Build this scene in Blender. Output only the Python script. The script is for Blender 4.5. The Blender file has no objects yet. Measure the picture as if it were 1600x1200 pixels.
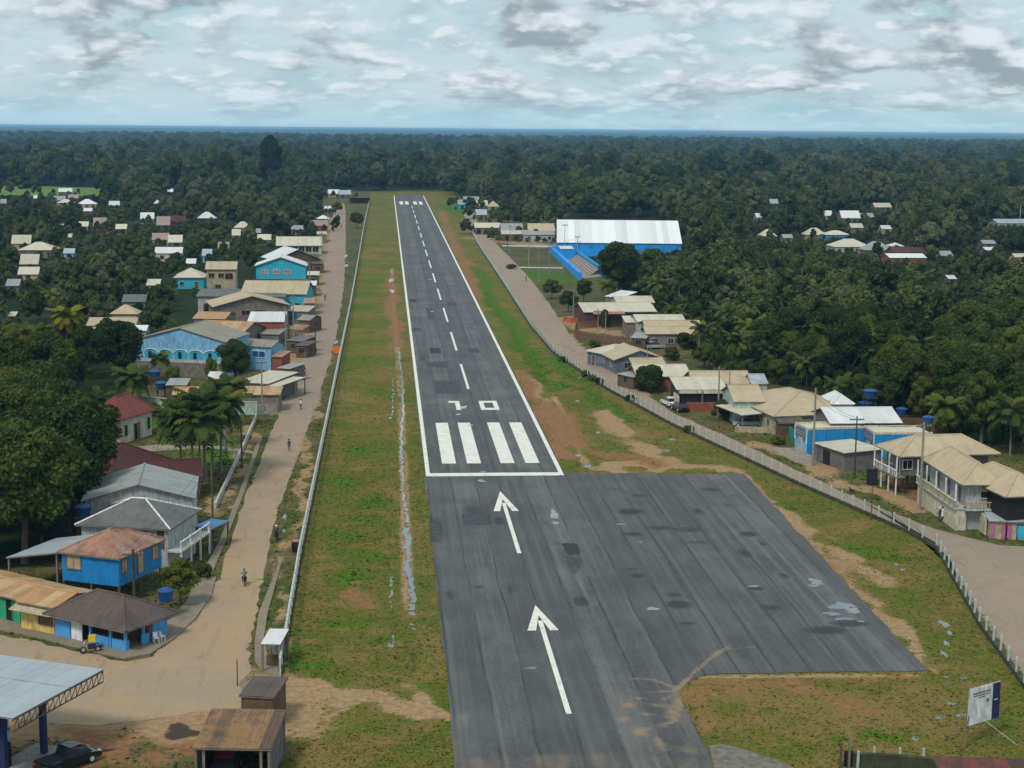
import bpy, bmesh, math, random
import numpy as np
from mathutils import Vector, Matrix
from math import sin, cos, pi, atan, atan2, radians, sqrt, hypot
random.seed(7); rng = np.random.default_rng(11)
S = bpy.context.scene
COL = S.collection
# ---------------------------------------------------------------- camera
F, CAMH, HY, ROLL, VP = 2500.0, 44.8, 202.0, 0.5, (606, 198)
CAMX = -13.85
TH = atan((600 - HY) / F)
_b = Matrix.Rotation(pi/2 - TH, 3, 'X') @ Matrix.Rotation(radians(ROLL), 3, 'Z')
_d = _b @ Vector((VP[0] - 800, 600 - VP[1], -F))
RM = Matrix.Rotation(atan2(_d.x, _d.y), 3, 'Z') @ _b
cam = bpy.data.objects.new('camera', bpy.data.cameras.new('camera')); COL.objects.link(cam)
cam.matrix_world = Matrix.Translation((CAMX, 0, CAMH)) @ RM.to_4x4()
cam.data.sensor_width = 36; cam.data.lens = F / 1600 * 36
cam.data.clip_start = 1; cam.data.clip_end = 60000
S.camera = cam
# ---------------------------------------------------------------- sky and sun
SUN_EL, SUN_AZ = radians(52), radians(215)      # azimuth the sun stands at, from +Y clockwise
w = bpy.data.worlds.new('World'); S.world = w; w.use_nodes = True
def world_nodes():
    nt = w.node_tree; nt.nodes.clear(); N = nt.nodes.new; L = nt.links.new
    out = N('ShaderNodeOutputWorld'); bg = N('ShaderNodeBackground'); bg.inputs[1].default_value = 0.1
    sky = N('ShaderNodeTexSky'); sky.sky_type = 'NISHITA'; sky.sun_disc = False
    sky.sun_elevation = SUN_EL; sky.sun_rotation = SUN_AZ; sky.air_density = 1.0; sky.dust_density = 1.5
    tc = N('ShaderNodeTexCoord'); sep = N('ShaderNodeSeparateXYZ'); L(tc.outputs['Generated'], sep.inputs[0])
    def math_(op, a, b=None, c=None):
        n = N('ShaderNodeMath'); n.operation = op
        for i, v in enumerate((a, b, c)):
            if v is None: continue
            if isinstance(v, (int, float)): n.inputs[i].default_value = v
            else: L(v, n.inputs[i])
        return n.outputs[0]
    z = math_('MAXIMUM', sep.outputs[2], 0.0)
    # a cloud sheet seen in perspective: clouds shrink and flatten towards the horizon, with real height of their own
    hl = math_('SQRT', math_('ADD', math_('MULTIPLY', sep.outputs[0], sep.outputs[0]), math_('ADD', math_('MULTIPLY', sep.outputs[1], sep.outputs[1]), 1e-4)))
    u = math_('MULTIPLY', math_('DIVIDE', sep.outputs[0], hl), 5.0); v = math_('MULTIPLY', math_('DIVIDE', sep.outputs[1], hl), 5.0)
    h3 = math_('MULTIPLY', math_('LOGARITHM', math_('ADD', z, .06), math.e), 1.45)
    com = N('ShaderNodeCombineXYZ'); L(u, com.inputs[0]); L(v, com.inputs[1]); L(h3, com.inputs[2])
    def noise(scale, detail, rough, off, sx=1.0):
        mp = N('ShaderNodeMapping'); L(com.outputs[0], mp.inputs[0]); mp.inputs[1].default_value = off; mp.inputs[3].default_value = (sx, 1, 1)
        n = N('ShaderNodeTexNoise'); L(mp.outputs[0], n.inputs[0]); n.inputs['Scale'].default_value = scale
        n.inputs['Detail'].default_value = detail; n.inputs['Roughness'].default_value = rough
        return n.outputs[0]
    def ramp(fac, lo, hi, smooth=True):
        r = N('ShaderNodeMapRange'); L(fac, r.inputs[0]); r.inputs[1].default_value = lo; r.inputs[2].default_value = hi
        if smooth: r.interpolation_type = 'SMOOTHSTEP'
        return r.outputs[0]
    def mix(fac, a, b):
        m = N('ShaderNodeMix'); m.data_type = 'RGBA'
        if isinstance(fac, float): m.inputs[0].default_value = fac
        else: L(fac, m.inputs[0])
        for i, x in ((6, a), (7, b)):
            if isinstance(x, tuple): m.inputs[i].default_value = (*x, 1)
            else: L(x, m.inputs[i])
        return m.outputs[2]
    blue = mix(0.7, sky.outputs[0], (2.2, 4.0, 4.9))
    veil = ramp(noise(2.0, 7, .6, (3, 1, 0), 1.0), .30, .56)
    c = mix(math_('MULTIPLY', veil, .9), blue, (4.1, 5.0, 5.4))
    # two decks of cumulus; each is shaded by how fast it thins out upwards, so tops are bright and bases grey
    def deck(c, scale, off, lo, hi, up, amount, lit, base, rough):
        d = noise(scale, 5, rough, off); d2 = noise(scale, 4, rough, (off[0], off[1], off[2]+up))
        sh = ramp(math_('SUBTRACT', d, d2), -.03, .17)
        return mix(math_('MULTIPLY', ramp(d, lo, hi), amount), c, mix(sh, base, lit))
    c = deck(c, 4.4, (9.3, 4.1, 2.0), .46, .62, .10, .65, (5.4, 6.0, 6.3), (3.0, 3.75, 4.15), .56)
    c = deck(c, 3.2, (1.7, 7.7, 5.3), .49, .60, .14, .92, (5.3, 5.9, 6.2), (2.15, 2.65, 2.95), .52)
    c = deck(c, 5.6, (31.7, 2.7, 8.3), .53, .65, .08, .6, (5.9, 6.4, 6.6), (2.9, 3.55, 3.95), .55)
    hz = math_('SUBTRACT', 1.0, ramp(z, 0.0, .03))
    c5 = mix(math_('MULTIPLY', hz, .75), c, (3.0, 4.7, 5.5))
    L(c5, bg.inputs[0]); L(bg.outputs[0], out.inputs[0])
world_nodes()
sun = bpy.data.objects.new('sun', bpy.data.lights.new('sun', 'SUN')); COL.objects.link(sun)
sun.data.energy = 1.5; sun.data.angle = radians(14); sun.data.color = (1, .94, .85)
_s = Vector((sin(SUN_AZ)*cos(SUN_EL), cos(SUN_AZ)*cos(SUN_EL), sin(SUN_EL)))
sun.rotation_euler = _s.to_track_quat('Z', 'Y').to_euler(); sun.location = (0, 0, 200)
S.view_settings.view_transform = 'Standard'; S.view_settings.look = 'None'
S.view_settings.exposure = 0.52; S.view_settings.gamma = 1.0; S.view_settings.use_curve_mapping = False
S.render.engine = 'CYCLES'; S.render.resolution_x = 1024; S.render.resolution_y = 768
S.cycles.max_bounces = 5; S.cycles.transparent_max_bounces = 12; S.cycles.volume_bounces = 0
# ---------------------------------------------------------------- survey helpers (photo pixel -> point on a level plane, metres)
CAMV = Vector((CAMX, 0, CAMH)); RMI = RM.transposed()
def G(px, py, z=0.0):
    d = RM @ Vector((px - 800, 600 - py, -F)); t = (z - CAMH) / d.z
    return Vector((CAMX + d.x*t, d.y*t))
def PX(x, y, z):
    d = RMI @ (Vector((x, y, z)) - CAMV); return 800 - d.x*F/d.z, 600 + d.y*F/d.z
def PXN(x, y, z):
    m = np.array(RMI); p = np.stack([x-CAMX, y, np.zeros_like(x)+z-CAMH]); d = m @ p
    return 800 - d[0]*F/d[2], 600 + d[1]*F/d[2]
def G3(px, py, z=0.0):
    g = G(px, py, z); return Vector((g.x, g.y, z))
def PL(pts, z=0.0): return [G(*p, z) for p in pts]
def resample(pts, step):
    out = [pts[0].copy()]
    for a, b in zip(pts[:-1], pts[1:]):
        n = max(1, int((b-a).length/step))
        for i in range(1, n+1): out.append(a.lerp(b, i/n))
    return out
# ---------------------------------------------------------------- materials
MATS = {}
def newmat(name):
    m = bpy.data.materials.new(name); m.use_nodes = True; nt = m.node_tree
    b = nt.nodes['Principled BSDF']; b.inputs['Roughness'].default_value = .8; b.inputs['Specular IOR Level'].default_value = .3
    MATS[name] = m; return m, nt, b
class NB:
    def __init__(s, nt): s.nt = nt
    def n(s, t, **k):
        o = s.nt.nodes.new('ShaderNode'+t)
        for a, v in k.items(): setattr(o, a, v)
        return o
    def put(s, sock, v):
        if isinstance(v, bpy.types.NodeSocket): s.nt.links.new(v, sock)
        elif isinstance(v, tuple) and len(v) == 3 and sock.type == 'RGBA': sock.default_value = (*v, 1)
        else: sock.default_value = v
    def math(s, op, a, b=0.0, clamp=False):
        o = s.n('Math', operation=op); o.use_clamp = clamp; s.put(o.inputs[0], a); s.put(o.inputs[1], b); return o.outputs[0]
    def mix(s, f, a, b, bt='MIX'):
        o = s.n('Mix', data_type='RGBA', blend_type=bt); s.put(o.inputs[0], f); s.put(o.inputs[6], a); s.put(o.inputs[7], b); return o.outputs[2]
    def ramp(s, f, lo, hi, a=0.0, b=1.0):
        o = s.n('MapRange', interpolation_type='SMOOTHSTEP'); s.put(o.inputs[0], f)
        for i, v in ((1, lo), (2, hi), (3, a), (4, b)): s.put(o.inputs[i], v)
        return o.outputs[0]
    def noise(s, vec, scale, detail=4, rough=.55):
        o = s.n('TexNoise'); 
        if vec is not None: s.put(o.inputs['Vector'], vec)
        o.inputs['Scale'].default_value = scale; o.inputs['Detail'].default_value = detail; o.inputs['Roughness'].default_value = rough
        return o.outputs[0]
    def mapping(s, vec, sc=(1, 1, 1), loc=(0, 0, 0)):
        o = s.n('Mapping'); s.put(o.inputs[0], vec); o.inputs[3].default_value = sc; o.inputs[1].default_value = loc; return o.outputs[0]
    def attr(s, name): o = s.n('Attribute'); o.attribute_name = name; return o.outputs['Fac']
    def bump(s, h, strength, dist, bsdf):
        o = s.n('Bump'); o.inputs['Strength'].default_value = strength; o.inputs['Distance'].default_value = dist
        s.put(o.inputs['Height'], h); s.put(bsdf.inputs['Normal'], o.outputs[0])
    def pos(s): return s.n('NewGeometry').outputs['Position']
    def obj(s): return s.n('TexCoord').outputs['Object']
    def uv(s): return s.n('TexCoord').outputs['UV']
    def rand(s): return s.n('ObjectInfo').outputs['Random']
def sc(c, k): return tuple(min(1, x*k) for x in c)
def plain(name, col, rough=.8, var=.25, scale=1.2, spec=.3, dirt=0.0, planks=0.0, metal=0.0):
    m, nt, b = newmat(name); k = NB(nt)
    p = k.obj(); n1 = k.noise(p, scale, 6, .6); n2 = k.noise(k.mapping(p, (3, 3, .5)), scale*1.5, 5, .65)
    c = k.mix(k.ramp(n1, .3, .7), sc(col, 1-var), sc(col, 1+var*.7))
    if dirt: c = k.mix(k.math('MULTIPLY', k.ramp(n2, .46, .64), dirt), c, sc(col, .35)); c = k.mix(k.math('MULTIPLY', k.ramp(k.noise(k.mapping(p, (6, 6, .8)), 1.0, 5, .7), .48, .62), dirt*.7), c, (.13, .105, .075))
    if planks:
        s = k.n('SeparateXYZ'); k.put(s.inputs[0], p); t = k.math('ADD', s.outputs[0], s.outputs[1])
        fr = k.math('FRACT', k.math('DIVIDE', t, planks)); e = k.math('MAXIMUM', k.ramp(fr, 0, .09, 1, 0), k.ramp(fr, .91, 1))
        wn = k.n('TexWhiteNoise', noise_dimensions='1D'); k.put(wn.inputs['W'], k.math('FLOOR', k.math('DIVIDE', t, planks)))
        c = k.mix(k.math('MULTIPLY', wn.outputs[0], .35), c, sc(col, .55)); k.bump(k.math('SUBTRACT', 1.0, e), .6, .03, b)
    k.put(b.inputs['Base Color'], c); b.inputs['Roughness'].default_value = rough; b.inputs['Specular IOR Level'].default_value = spec; b.inputs['Metallic'].default_value = metal
    return m
def roofmat(name, col, col2, stain, amt=.5, rough=.6, streak=.5, pitch=.18, bumpy=.5, tile=False):
    m, nt, b = newmat(name); k = NB(nt); uv = k.uv(); p = k.obj()
    rnd = k.rand()
    n1 = k.noise(k.mapping(uv, (1.1, .16, 1)), 1.0, 6, .6); n2 = k.noise(p, .55, 5, .6); n3 = k.noise(k.mapping(uv, (5, .5, 1)), 1.0, 5, .7)
    c = k.mix(k.ramp(k.math('ADD', k.math('MULTIPLY', n1, .6), k.math('MULTIPLY', rnd, .4)), .3, .7), col, col2)
    f = k.math('MULTIPLY', k.ramp(k.math('ADD', k.math('MULTIPLY', n2, .6), k.math('MULTIPLY', n3, .4)), .46, .62), amt)
    c = k.mix(f, c, stain)
    c = k.mix(k.math('MULTIPLY', k.ramp(n3, .5, .72), streak), c, sc(col, .6))
    c = k.mix(.55, c, k.mix(rnd, (.55, .52, .5), (1, 1, 1)), 'MULTIPLY'); c = k.mix(k.math('MULTIPLY', k.ramp(k.noise(p, 2.2, 5, .7), .52, .64), amt*.6), c, stain)
    s = k.n('SeparateXYZ'); k.put(s.inputs[0], uv)
    hgt = k.math('SINE', k.math('MULTIPLY', s.outputs[0], 2*pi/pitch))
    if tile: hgt = k.math('ADD', hgt, k.math('MULTIPLY', k.math('FRACT', k.math('DIVIDE', s.outputs[1], .33)), 1.5))
    k.bump(hgt, bumpy, .03, b); k.put(b.inputs['Base Color'], c); b.inputs['Roughness'].default_value = rough
    return m
def leafmat(name, dark, light, yell=(.13, .13, .02), trans=.26):
    m, nt, b = newmat(name); k = NB(nt); p = k.obj(); r = k.rand()
    c = k.mix(k.ramp(k.math('ADD', k.math('MULTIPLY', k.noise(p, 5.0, 4, .6), .6), k.math('MULTIPLY', r, .4)), .28, .72), dark, light)
    c = k.mix(k.math('MULTIPLY', k.ramp(k.noise(p, 24.0, 3, .6), .52, .66), .7), c, sc(light, 1.3)); c = k.mix(k.math('MULTIPLY', k.ramp(k.noise(p, 34.0, 2, .5), .54, .66), .6), c, sc(dark, .7))
    c = k.mix(k.ramp(r, .8, 1.0, 0, .6), c, yell); c = k.mix(k.ramp(k.math('FRACT', k.math('MULTIPLY', r, 7.0)), .7, 1.0, 0, .4), c, sc(dark, .8))
    k.put(b.inputs['Base Color'], c); b.inputs['Roughness'].default_value = .75; b.inputs['Specular IOR Level'].default_value = .08
    tr = k.n('BsdfTranslucent'); k.put(tr.inputs[0], c); mx = k.n('MixShader'); mx.inputs[0].default_value = trans
    nt.links.new(b.outputs[0], mx.inputs[1]); nt.links.new(tr.outputs[0], mx.inputs[2])
    nt.links.new(mx.outputs[0], nt.nodes['Material Output'].inputs[0]); return m
for a in (
 ('cream', (.62, .56, .43), .85, .15), ('white', (.78, .79, .78), .7, .1), ('palegrey', (.45, .46, .45), .85, .2), ('skyblue', (.22, .50, .74), .8, .1),
 ('turquoise', (.04, .42, .58), .8, .15), ('palegreen', (.42, .55, .46), .85, .15), ('tanwall', (.46, .38, .25), .85, .2), ('greybrown', (.20, .17, .15), .85, .25),
 ('yellow', (.72, .52, .16), .8, .12), ('green', (.03, .32, .16), .8, .15), ('brickred', (.28, .085, .055), .9, .25), ('darkbrick', (.11, .05, .04), .9, .3), ('pink', (.42, .15, .25), .8, .15),
 ('bluegrey', (.13, .16, .20), .85, .25), ('cafeblue', (.08, .33, .68), .8, .12), ('hallblue', (.02, .30, .78), .7, .1), ('navy', (.015, .03, .10), .6, .1), ('dark', (.012, .012, .014), .7, .2),
 ('concrete', (.34, .32, .28), .9, .25), ('paleconcrete', (.52, .53, .50), .9, .2), ('polecon', (.26, .25, .23), .9, .2), ('wood', (.13, .085, .05), .9, .3), ('oldwood', (.2, .17, .14), .9, .35), ('shutter', (.46, .32, .17), .8, .2),
 ('pinkshutter', (.45, .2, .2), .8, .2), ('green_fence', (.03, .26, .2), .8, .2), ('mosswall', (.055, .06, .035), .95, .4), ('posttop', (.50, .55, .52), .85, .2), ('tank', (.015, .075, .24), .45, .15),
 ('skin', (.22, .11, .065), .6, .1), ('rubber', (.015, .015, .016), .8, .1), ('orange', (.85, .16, .03), .7, .15), ('lamp', (.6, .6, .6), .4, .1), ('bluewall', (.015, .25, .55), .75, .15), ('metalgrey', (.3, .31, .32), .5, .15)):
    plain(a[0], a[1], a[2], a[3], dirt=.5 if a[0] in ('cream', 'palegrey', 'tanwall', 'concrete', 'paleconcrete', 'palegreen', 'yellow', 'skyblue', 'posttop', 'white') else .12)
plain('bluewood', (.012, .24, .58), .7, .18, planks=.16, dirt=.15); plain('greywood', (.19, .17, .17), .9, .3, planks=.2, dirt=.3); plain('bark', (.13, .105, .08), .95, .35, 2.5); plain('palmbark', (.22, .20, .17), .95, .3, 2.5)
plain('slatwood', (.22, .12, .075), .9, .35, planks=.18)
def paint(name, col, rough=.25, met=0.0):
    m, nt, b = newmat(name); b.inputs['Base Color'].default_value = (*col, 1); b.inputs['Roughness'].default_value = rough; b.inputs['Coat Weight'].default_value = .5; b.inputs['Metallic'].default_value = met
for n_, c_ in (('car_white', (.75, .76, .77)), ('car_black', (.012, .013, .015)), ('car_silver', (.42, .46, .47)), ('car_red', (.35, .02, .025)), ('glass', (.02, .025, .03)), ('cloth_white', (.75, .75, .75)), ('cloth_dark', (.02, .02, .03)), ('cloth_navy', (.03, .05, .12)), ('cloth_grey', (.12, .14, .17)), ('cloth_red', (.3, .03, .04)), ('cloth_jeans', (.05, .07, .13)), ('plastic_white', (.75, .75, .75)), ('plastic_yellow', (.8, .5, .02)), ('hair', (.012, .01, .009))):
    paint(n_, c_, .7 if 'cloth' in n_ or n_ == 'hair' else .25)
roofmat('r_tan', (.60, .50, .33), (.50, .41, .27), (.42, .30, .17), .45, streak=.25); roofmat('r_cream', (.68, .64, .50), (.60, .56, .43), (.48, .42, .30), .4, streak=.2)
roofmat('r_white', (.80, .81, .80), (.72, .74, .74), (.55, .55, .52), .3, streak=.12); roofmat('r_hall', (.86, .87, .87), (.80, .82, .82), (.74, .75, .74), .3, streak=.05, bumpy=.15)
roofmat('r_khaki', (.36, .33, .25), (.30, .28, .22), (.22, .19, .14), .5); roofmat('r_grey', (.185, .19, .185), (.14, .145, .145), (.10, .095, .085), .6); roofmat('r_lightgrey', (.40, .42, .41), (.32, .34, .335), (.22, .23, .22), .5)
roofmat('r_metal', (.44, .50, .53), (.40, .46, .49), (.34, .38, .40), .4, streak=.15, rough=.4); roofmat('r_rust', (.44, .22, .14), (.40, .27, .20), (.14, .085, .065), .6, streak=.75)
roofmat('r_orange', (.58, .31, .13), (.50, .36, .20), (.30, .19, .10), .5); roofmat('r_brown', (.15, .105, .085), (.105, .082, .072), (.06, .052, .046), .6, streak=.6); roofmat('r_shingle', (.16, .092, .05), (.27, .15, .06), (.055, .04, .032), .6, streak=.6, pitch=.3)
roofmat('r_darkred', (.105, .033, .03), (.085, .028, .027), (.06, .022, .02), .5, streak=.3); roofmat('r_redtile', (.26, .062, .045), (.21, .052, .04), (.12, .04, .03), .5, streak=.3, tile=True); roofmat('r_redrust', (.22, .06, .035), (.06, .032, .026), (.035, .022, .02), .5)
roofmat('r_bluetarp', (.10, .24, .48), (.08, .2, .42), (.2, .32, .5), .3, bumpy=.1); roofmat('r_pinkgrey', (.42, .32, .28), (.36, .27, .24), (.25, .15, .12), .5)
leafmat('leaf_a', (.024, .044, .010), (.118, .150, .027)); leafmat('leaf_b', (.020, .040, .010), (.088, .122, .024)); leafmat('leaf_c', (.055, .084, .013), (.15, .18, .028))
leafmat('leaf_palm', (.030, .056, .014), (.092, .13, .026), (.2, .16, .02)); leafmat('leaf_yellow', (.12, .13, .012), (.22, .2, .02)); leafmat('leaf_far', (.020, .040, .012), (.112, .136, .036), (.15, .15, .09), .15)
leafmat('leaf_dark', (.008, .020, .008), (.03, .05, .016)); plain('rustred', (.42, .10, .05), .8, .25)
# ---------------------------------------------------------------- mesh helpers
def link(o, parent=None):
    COL.objects.link(o)
    if parent is not None: o.parent = parent
    return o
def tag(o, label=None, cat=None, group=None, kind=None):
    for k_, v_ in (('label', label), ('category', cat), ('group', group), ('kind', kind)):
        if v_: o[k_] = v_
    return o
def empty(name, loc, rz=0, **k):
    o = bpy.data.objects.new(name, None); o.empty_display_size = .3; link(o); o.location = loc if len(loc) == 3 else (loc[0], loc[1], 0); o.rotation_euler = (0, 0, rz)
    return tag(o, **k)
class MB:
    def __init__(s): s.v = []; s.f = []; s.uv = []
    def poly(s, pts, uv=None):
        i = len(s.v); s.v += [tuple(p) for p in pts]; s.f.append(list(range(i, i+len(pts)))); s.uv.append(uv or [(0, 0)]*len(pts)); return s
    def prism(s, top, bot, uvt=None):
        n = len(top); uvt = uvt or [(0, 0)]*n
        s.poly(top, uvt); s.poly(bot[::-1], uvt[::-1])
        for i in range(n):
            j = (i+1) % n; s.poly([top[i], bot[i], bot[j], top[j]], [uvt[i], uvt[i], uvt[j], uvt[j]])
        return s
    def box(s, x0, x1, y0, y1, z0, z1):
        return s.prism([(x0, y0, z1), (x1, y0, z1), (x1, y1, z1), (x0, y1, z1)], [(x0, y0, z0), (x1, y0, z0), (x1, y1, z0), (x0, y1, z0)])
    def tube(s, pts, r, n=6, caps=True):
        pts = [Vector(p) for p in pts]; rs = r if isinstance(r, (list, tuple)) else [r]*len(pts); rings = []
        for i, p in enumerate(pts):
            d = (pts[min(i+1, len(pts)-1)] - pts[max(i-1, 0)]).normalized()
            a = d.cross(Vector((0, 0, 1)) if abs(d.z) < .95 else Vector((1, 0, 0))).normalized(); b = d.cross(a)
            rings.append([p + (a*cos(2*pi*k/n) + b*sin(2*pi*k/n))*rs[i] for k in range(n)])
        for A, B in zip(rings[:-1], rings[1:]):
            for k in range(n): s.poly([A[k], A[(k+1) % n], B[(k+1) % n], B[k]])
        if caps: s.poly(rings[0][::-1]); s.poly(rings[-1])
        return s
    def lathe(s, prof, n=12, c=(0, 0, 0)):
        R = [[(c[0]+r*cos(2*pi*k/n), c[1]+r*sin(2*pi*k/n), c[2]+z) for k in range(n)] for r, z in prof]
        for A, B in zip(R[:-1], R[1:]):
            for k in range(n): s.poly([A[k], A[(k+1) % n], B[(k+1) % n], B[k]])
        s.poly(R[0][::-1]); s.poly(R[-1]); return s
    def mesh(s, name, mat=None):
        me = bpy.data.meshes.new(name); me.from_pydata(s.v, [], s.f)
        if any(any(u != (0, 0) for u in x) for x in s.uv):
            l = me.uv_layers.new(name='UVMap'); l.data.foreach_set('uv', [c for x in s.uv for u in x for c in u])
        if mat: me.materials.append(MATS[mat] if isinstance(mat, str) else mat)
        return me
    def build(s, name, mat, parent=None, smooth=False, **k):
        me = s.mesh(name, mat); o = bpy.data.objects.new(name, me); link(o, parent)
        if smooth: me.polygons.foreach_set('use_smooth', [True]*len(me.polygons))
        return tag(o, **k)
def clip(poly, sval, lo, keep_greater):
    out = []
    n = len(poly)
    for i in range(n):
        a, b = poly[i], poly[(i+1) % n]; da, db = sval(a)-lo, sval(b)-lo
        if not keep_greater: da, db = -da, -db
        if da >= 0: out.append(a)
        if da*db < 0: out.append(a.lerp(b, da/(da-db)))
    return out
def strips(poly, width, jit=.0):
    """cut a plane roof polygon into sheets that run down the slope; returns list of (top, bottom, uv)"""
    poly = [Vector(p) for p in poly]
    n = (poly[1]-poly[0]).cross(poly[2]-poly[1]).normalized()
    if n.z < 0: n = -n
    g = Vector((n.x, n.y)); 
    if g.length < 1e-3: g = Vector((0, -1))
    g.normalize(); t = Vector((-g.y, g.x))
    sv = lambda p: p.x*t.x + p.y*t.y
    lo = min(map(sv, poly)); hi = max(map(sv, poly)); m = max(1, round((hi-lo)/width)); wd = (hi-lo)/m; res = []
    for i in range(m):
        q = clip(poly, sv, lo+i*wd, True) if i else poly
        q = clip(q, sv, lo+(i+1)*wd, False) if i < m-1 else q
        if len(q) < 3: continue
        off = n*(.015*(i % 2) + random.uniform(0, jit)); u0 = random.uniform(0, 50)
        res.append(([p+off+n*.02 for p in q], [p+off-n*.015 for p in q], [(sv(p)-lo+u0, p.x*g.x+p.y*g.y+u0) for p in q]))
    return res
FOOT = []      # footprints (x, y, radius) that trees keep off
KEEP = []      # (x0, x1, y0, y1, distance) picture rectangles of roofs that nearer trees leave open
# ================================================================ SETTING
def seg_dist(X, Y, pts):
    d = np.full(X.shape, 1e9)
    if len(pts) == 1: return np.hypot(X-pts[0].x, Y-pts[0].y)
    for a, b in zip(pts[:-1], pts[1:]):
        ab = b-a; l2 = max(ab.length_squared, 1e-6)
        t = np.clip(((X-a.x)*ab.x + (Y-a.y)*ab.y)/l2, 0, 1)
        d = np.minimum(d, np.hypot(X-a.x-ab.x*t, Y-a.y-ab.y*t))
    return d
def in_poly(X, Y, pts):
    r = np.zeros(X.shape, bool); n = len(pts)
    for i in range(n):
        a, b = pts[i], pts[(i+1) % n]
        if abs(a.y-b.y) < 1e-9: continue
        c = ((a.y > Y) != (b.y > Y)) & (X < (b.x-a.x)*(Y-a.y)/(b.y-a.y)+a.x); r ^= c
    return r
# fence lines
FL = PL([(438, 1062), (447, 1010), (468, 880), (490, 770), (512, 660), (532, 560), (548, 480), (560, 410), (570, 350), (577, 318)])
FR = PL([(724, 336), (733, 355), (745, 380), (790, 449), (830, 512), (865, 553), (880, 564), (950, 610), (1050, 665), (1150, 712), (1250, 759), (1350, 803), (1420, 834), (1463, 858), (1482, 893), (1530, 978), (1600, 1075), (1640, 1135)])
xs = np.arange(-85, 115, .6); ys = [92.0]
while ys[-1] < 1190: ys.append(ys[-1] + max(.45, ys[-1]**2/80000))
ys = np.array(ys); X, Y = np.meshgrid(xs, ys); nx, ny = len(xs), len(ys)
A_ = {k: np.zeros(X.shape) for k in ('dirt', 'red', 'lush', 'dry', 'field', 'wood', 'mud')}; Z = np.zeros(X.shape)
field = in_poly(X, Y, FL + PL([(577, 300), (720, 300)]) + FR + [Vector((60, 80)), Vector((-18, 80))]); A_['field'][field] = 1
def vnoise(x, y, scale, seed):
    g = np.random.default_rng(seed); T_ = g.random((64, 64)); u, v = x/scale, y/scale; i, j = np.floor(u).astype(int), np.floor(v).astype(int); fu, fv = u-i, v-j; fu = fu*fu*(3-2*fu); fv = fv*fv*(3-2*fv)
    a, b, c, d = T_[i % 64, j % 64], T_[(i+1) % 64, j % 64], T_[i % 64, (j+1) % 64], T_[(i+1) % 64, (j+1) % 64]; return (a*(1-fu)+b*fu)*(1-fv)+(c*(1-fu)+d*fu)*fv
XW = X + 2.6*(vnoise(X, Y*.5, 5, 1)-.5) + 1.8*(vnoise(X, Y*.7, 2, 2)-.5); YW = Y + 9*(vnoise(X, Y*.5, 6, 3)-.5) + 4*(vnoise(X, Y*.7, 2, 4)-.5); NM = np.clip(.05 + 1.1*vnoise(X, Y*.4, 4, 5) + .9*vnoise(X, Y*.6, 1.7, 6), .1, 1)
def brush(ch, px, rad, s=1.0, soft=.6, dig=0.0):
    p = PL(px) if isinstance(px[0], tuple) else px
    x0, x1 = min(v.x for v in p)-rad*2, max(v.x for v in p)+rad*2; y0, y1 = min(v.y for v in p)-rad*2, max(v.y for v in p)+rad*2
    j0, j1 = np.searchsorted(ys, (y0, y1)); i0, i1 = np.searchsorted(xs, (x0, x1)); sl = np.s_[j0:j1, i0:i1]
    d = seg_dist(X[sl], Y[sl], p) if rad < 1 else seg_dist(XW[sl], YW[sl], p); m = np.clip((rad*1.15 - d)/(rad*min(1.1, soft+.3)), 0, 1)*s*(1 if ch == 'lush' else NM[sl])
    if ch: A_[ch][sl] = np.maximum(A_[ch][sl], m)
    if dig: Z[sl] -= dig*np.clip(1-(d/rad)**2, 0, 1)
# left strip: ditch with brown bed, lush and dry zones
brush('dirt', [(612, 420), (615, 480), (622, 560), (627, 640), (630, 720), (632, 800), (636, 880), (638, 960)], .9, .75)
brush('mud', [(622, 560), (627, 640), (630, 720), (634, 800), (638, 880), (641, 960), (648, 1050)], .8, .55)
for p_, r_ in (((205, 1140), 1.9), ((285, 1140), 1.7), ((262, 1175), 1.3), ((170, 1190), 1.2)): brush('mud', [p_], r_, 1, .8)
brush('red', [(1090, 1085), (1150, 1110), (1220, 1090), (1320, 1085)], 4.5, .8, .9); brush('red', [(850, 630), (890, 680), (930, 715), (1020, 722)], 4.5, .8, .9); brush('red', [(1180, 760), (1240, 830), (1330, 920)], 1.8, .7, .9); brush('red', [(1200, 790), (1300, 870), (1400, 960)], 2.5, .4, .9); brush('dry', [(1080, 1120), (1250, 1140), (1400, 1110)], 6, .8, .9); brush('red', [(640, 1140), (560, 1170)], 2.5, .35)
brush('red', [(611, 430), (613, 460), (616, 500), (622, 540)], 2.2, .8)
brush('red', [(560, 905), (545, 925), (575, 940)], 1.2, .6); brush('red', [(560, 730)], 2, .5)
brush('dirt', [(450, 1080), (520, 1083), (600, 1098), (690, 1110)], 2.0, 1.3); brush('dirt', [(440, 1150), (500, 1125), (560, 1100)], .45, .8); brush('dirt', [(655, 1085), (690, 1105)], 1.5, .9)
for p, r in (((560, 480), 6), ((575, 460), 5), ((560, 510), 6), ((590, 320), 7), ((600, 345), 5), ((540, 830), 3), ((570, 860), 3), ((580, 780), 3), ((520, 760), 2.5), ((560, 700), 3), ((660, 640), 2), ((655, 560), 2), ((650, 800), 1.5), ((560, 800), 2.4), ((530, 960), 2), ((595, 1000), 2), ((480, 1050), 2.2), ((555, 560), 3), ((575, 440), 5), ((550, 900), 2.5)):
    brush('lush', [p], r, .9, .9)
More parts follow.
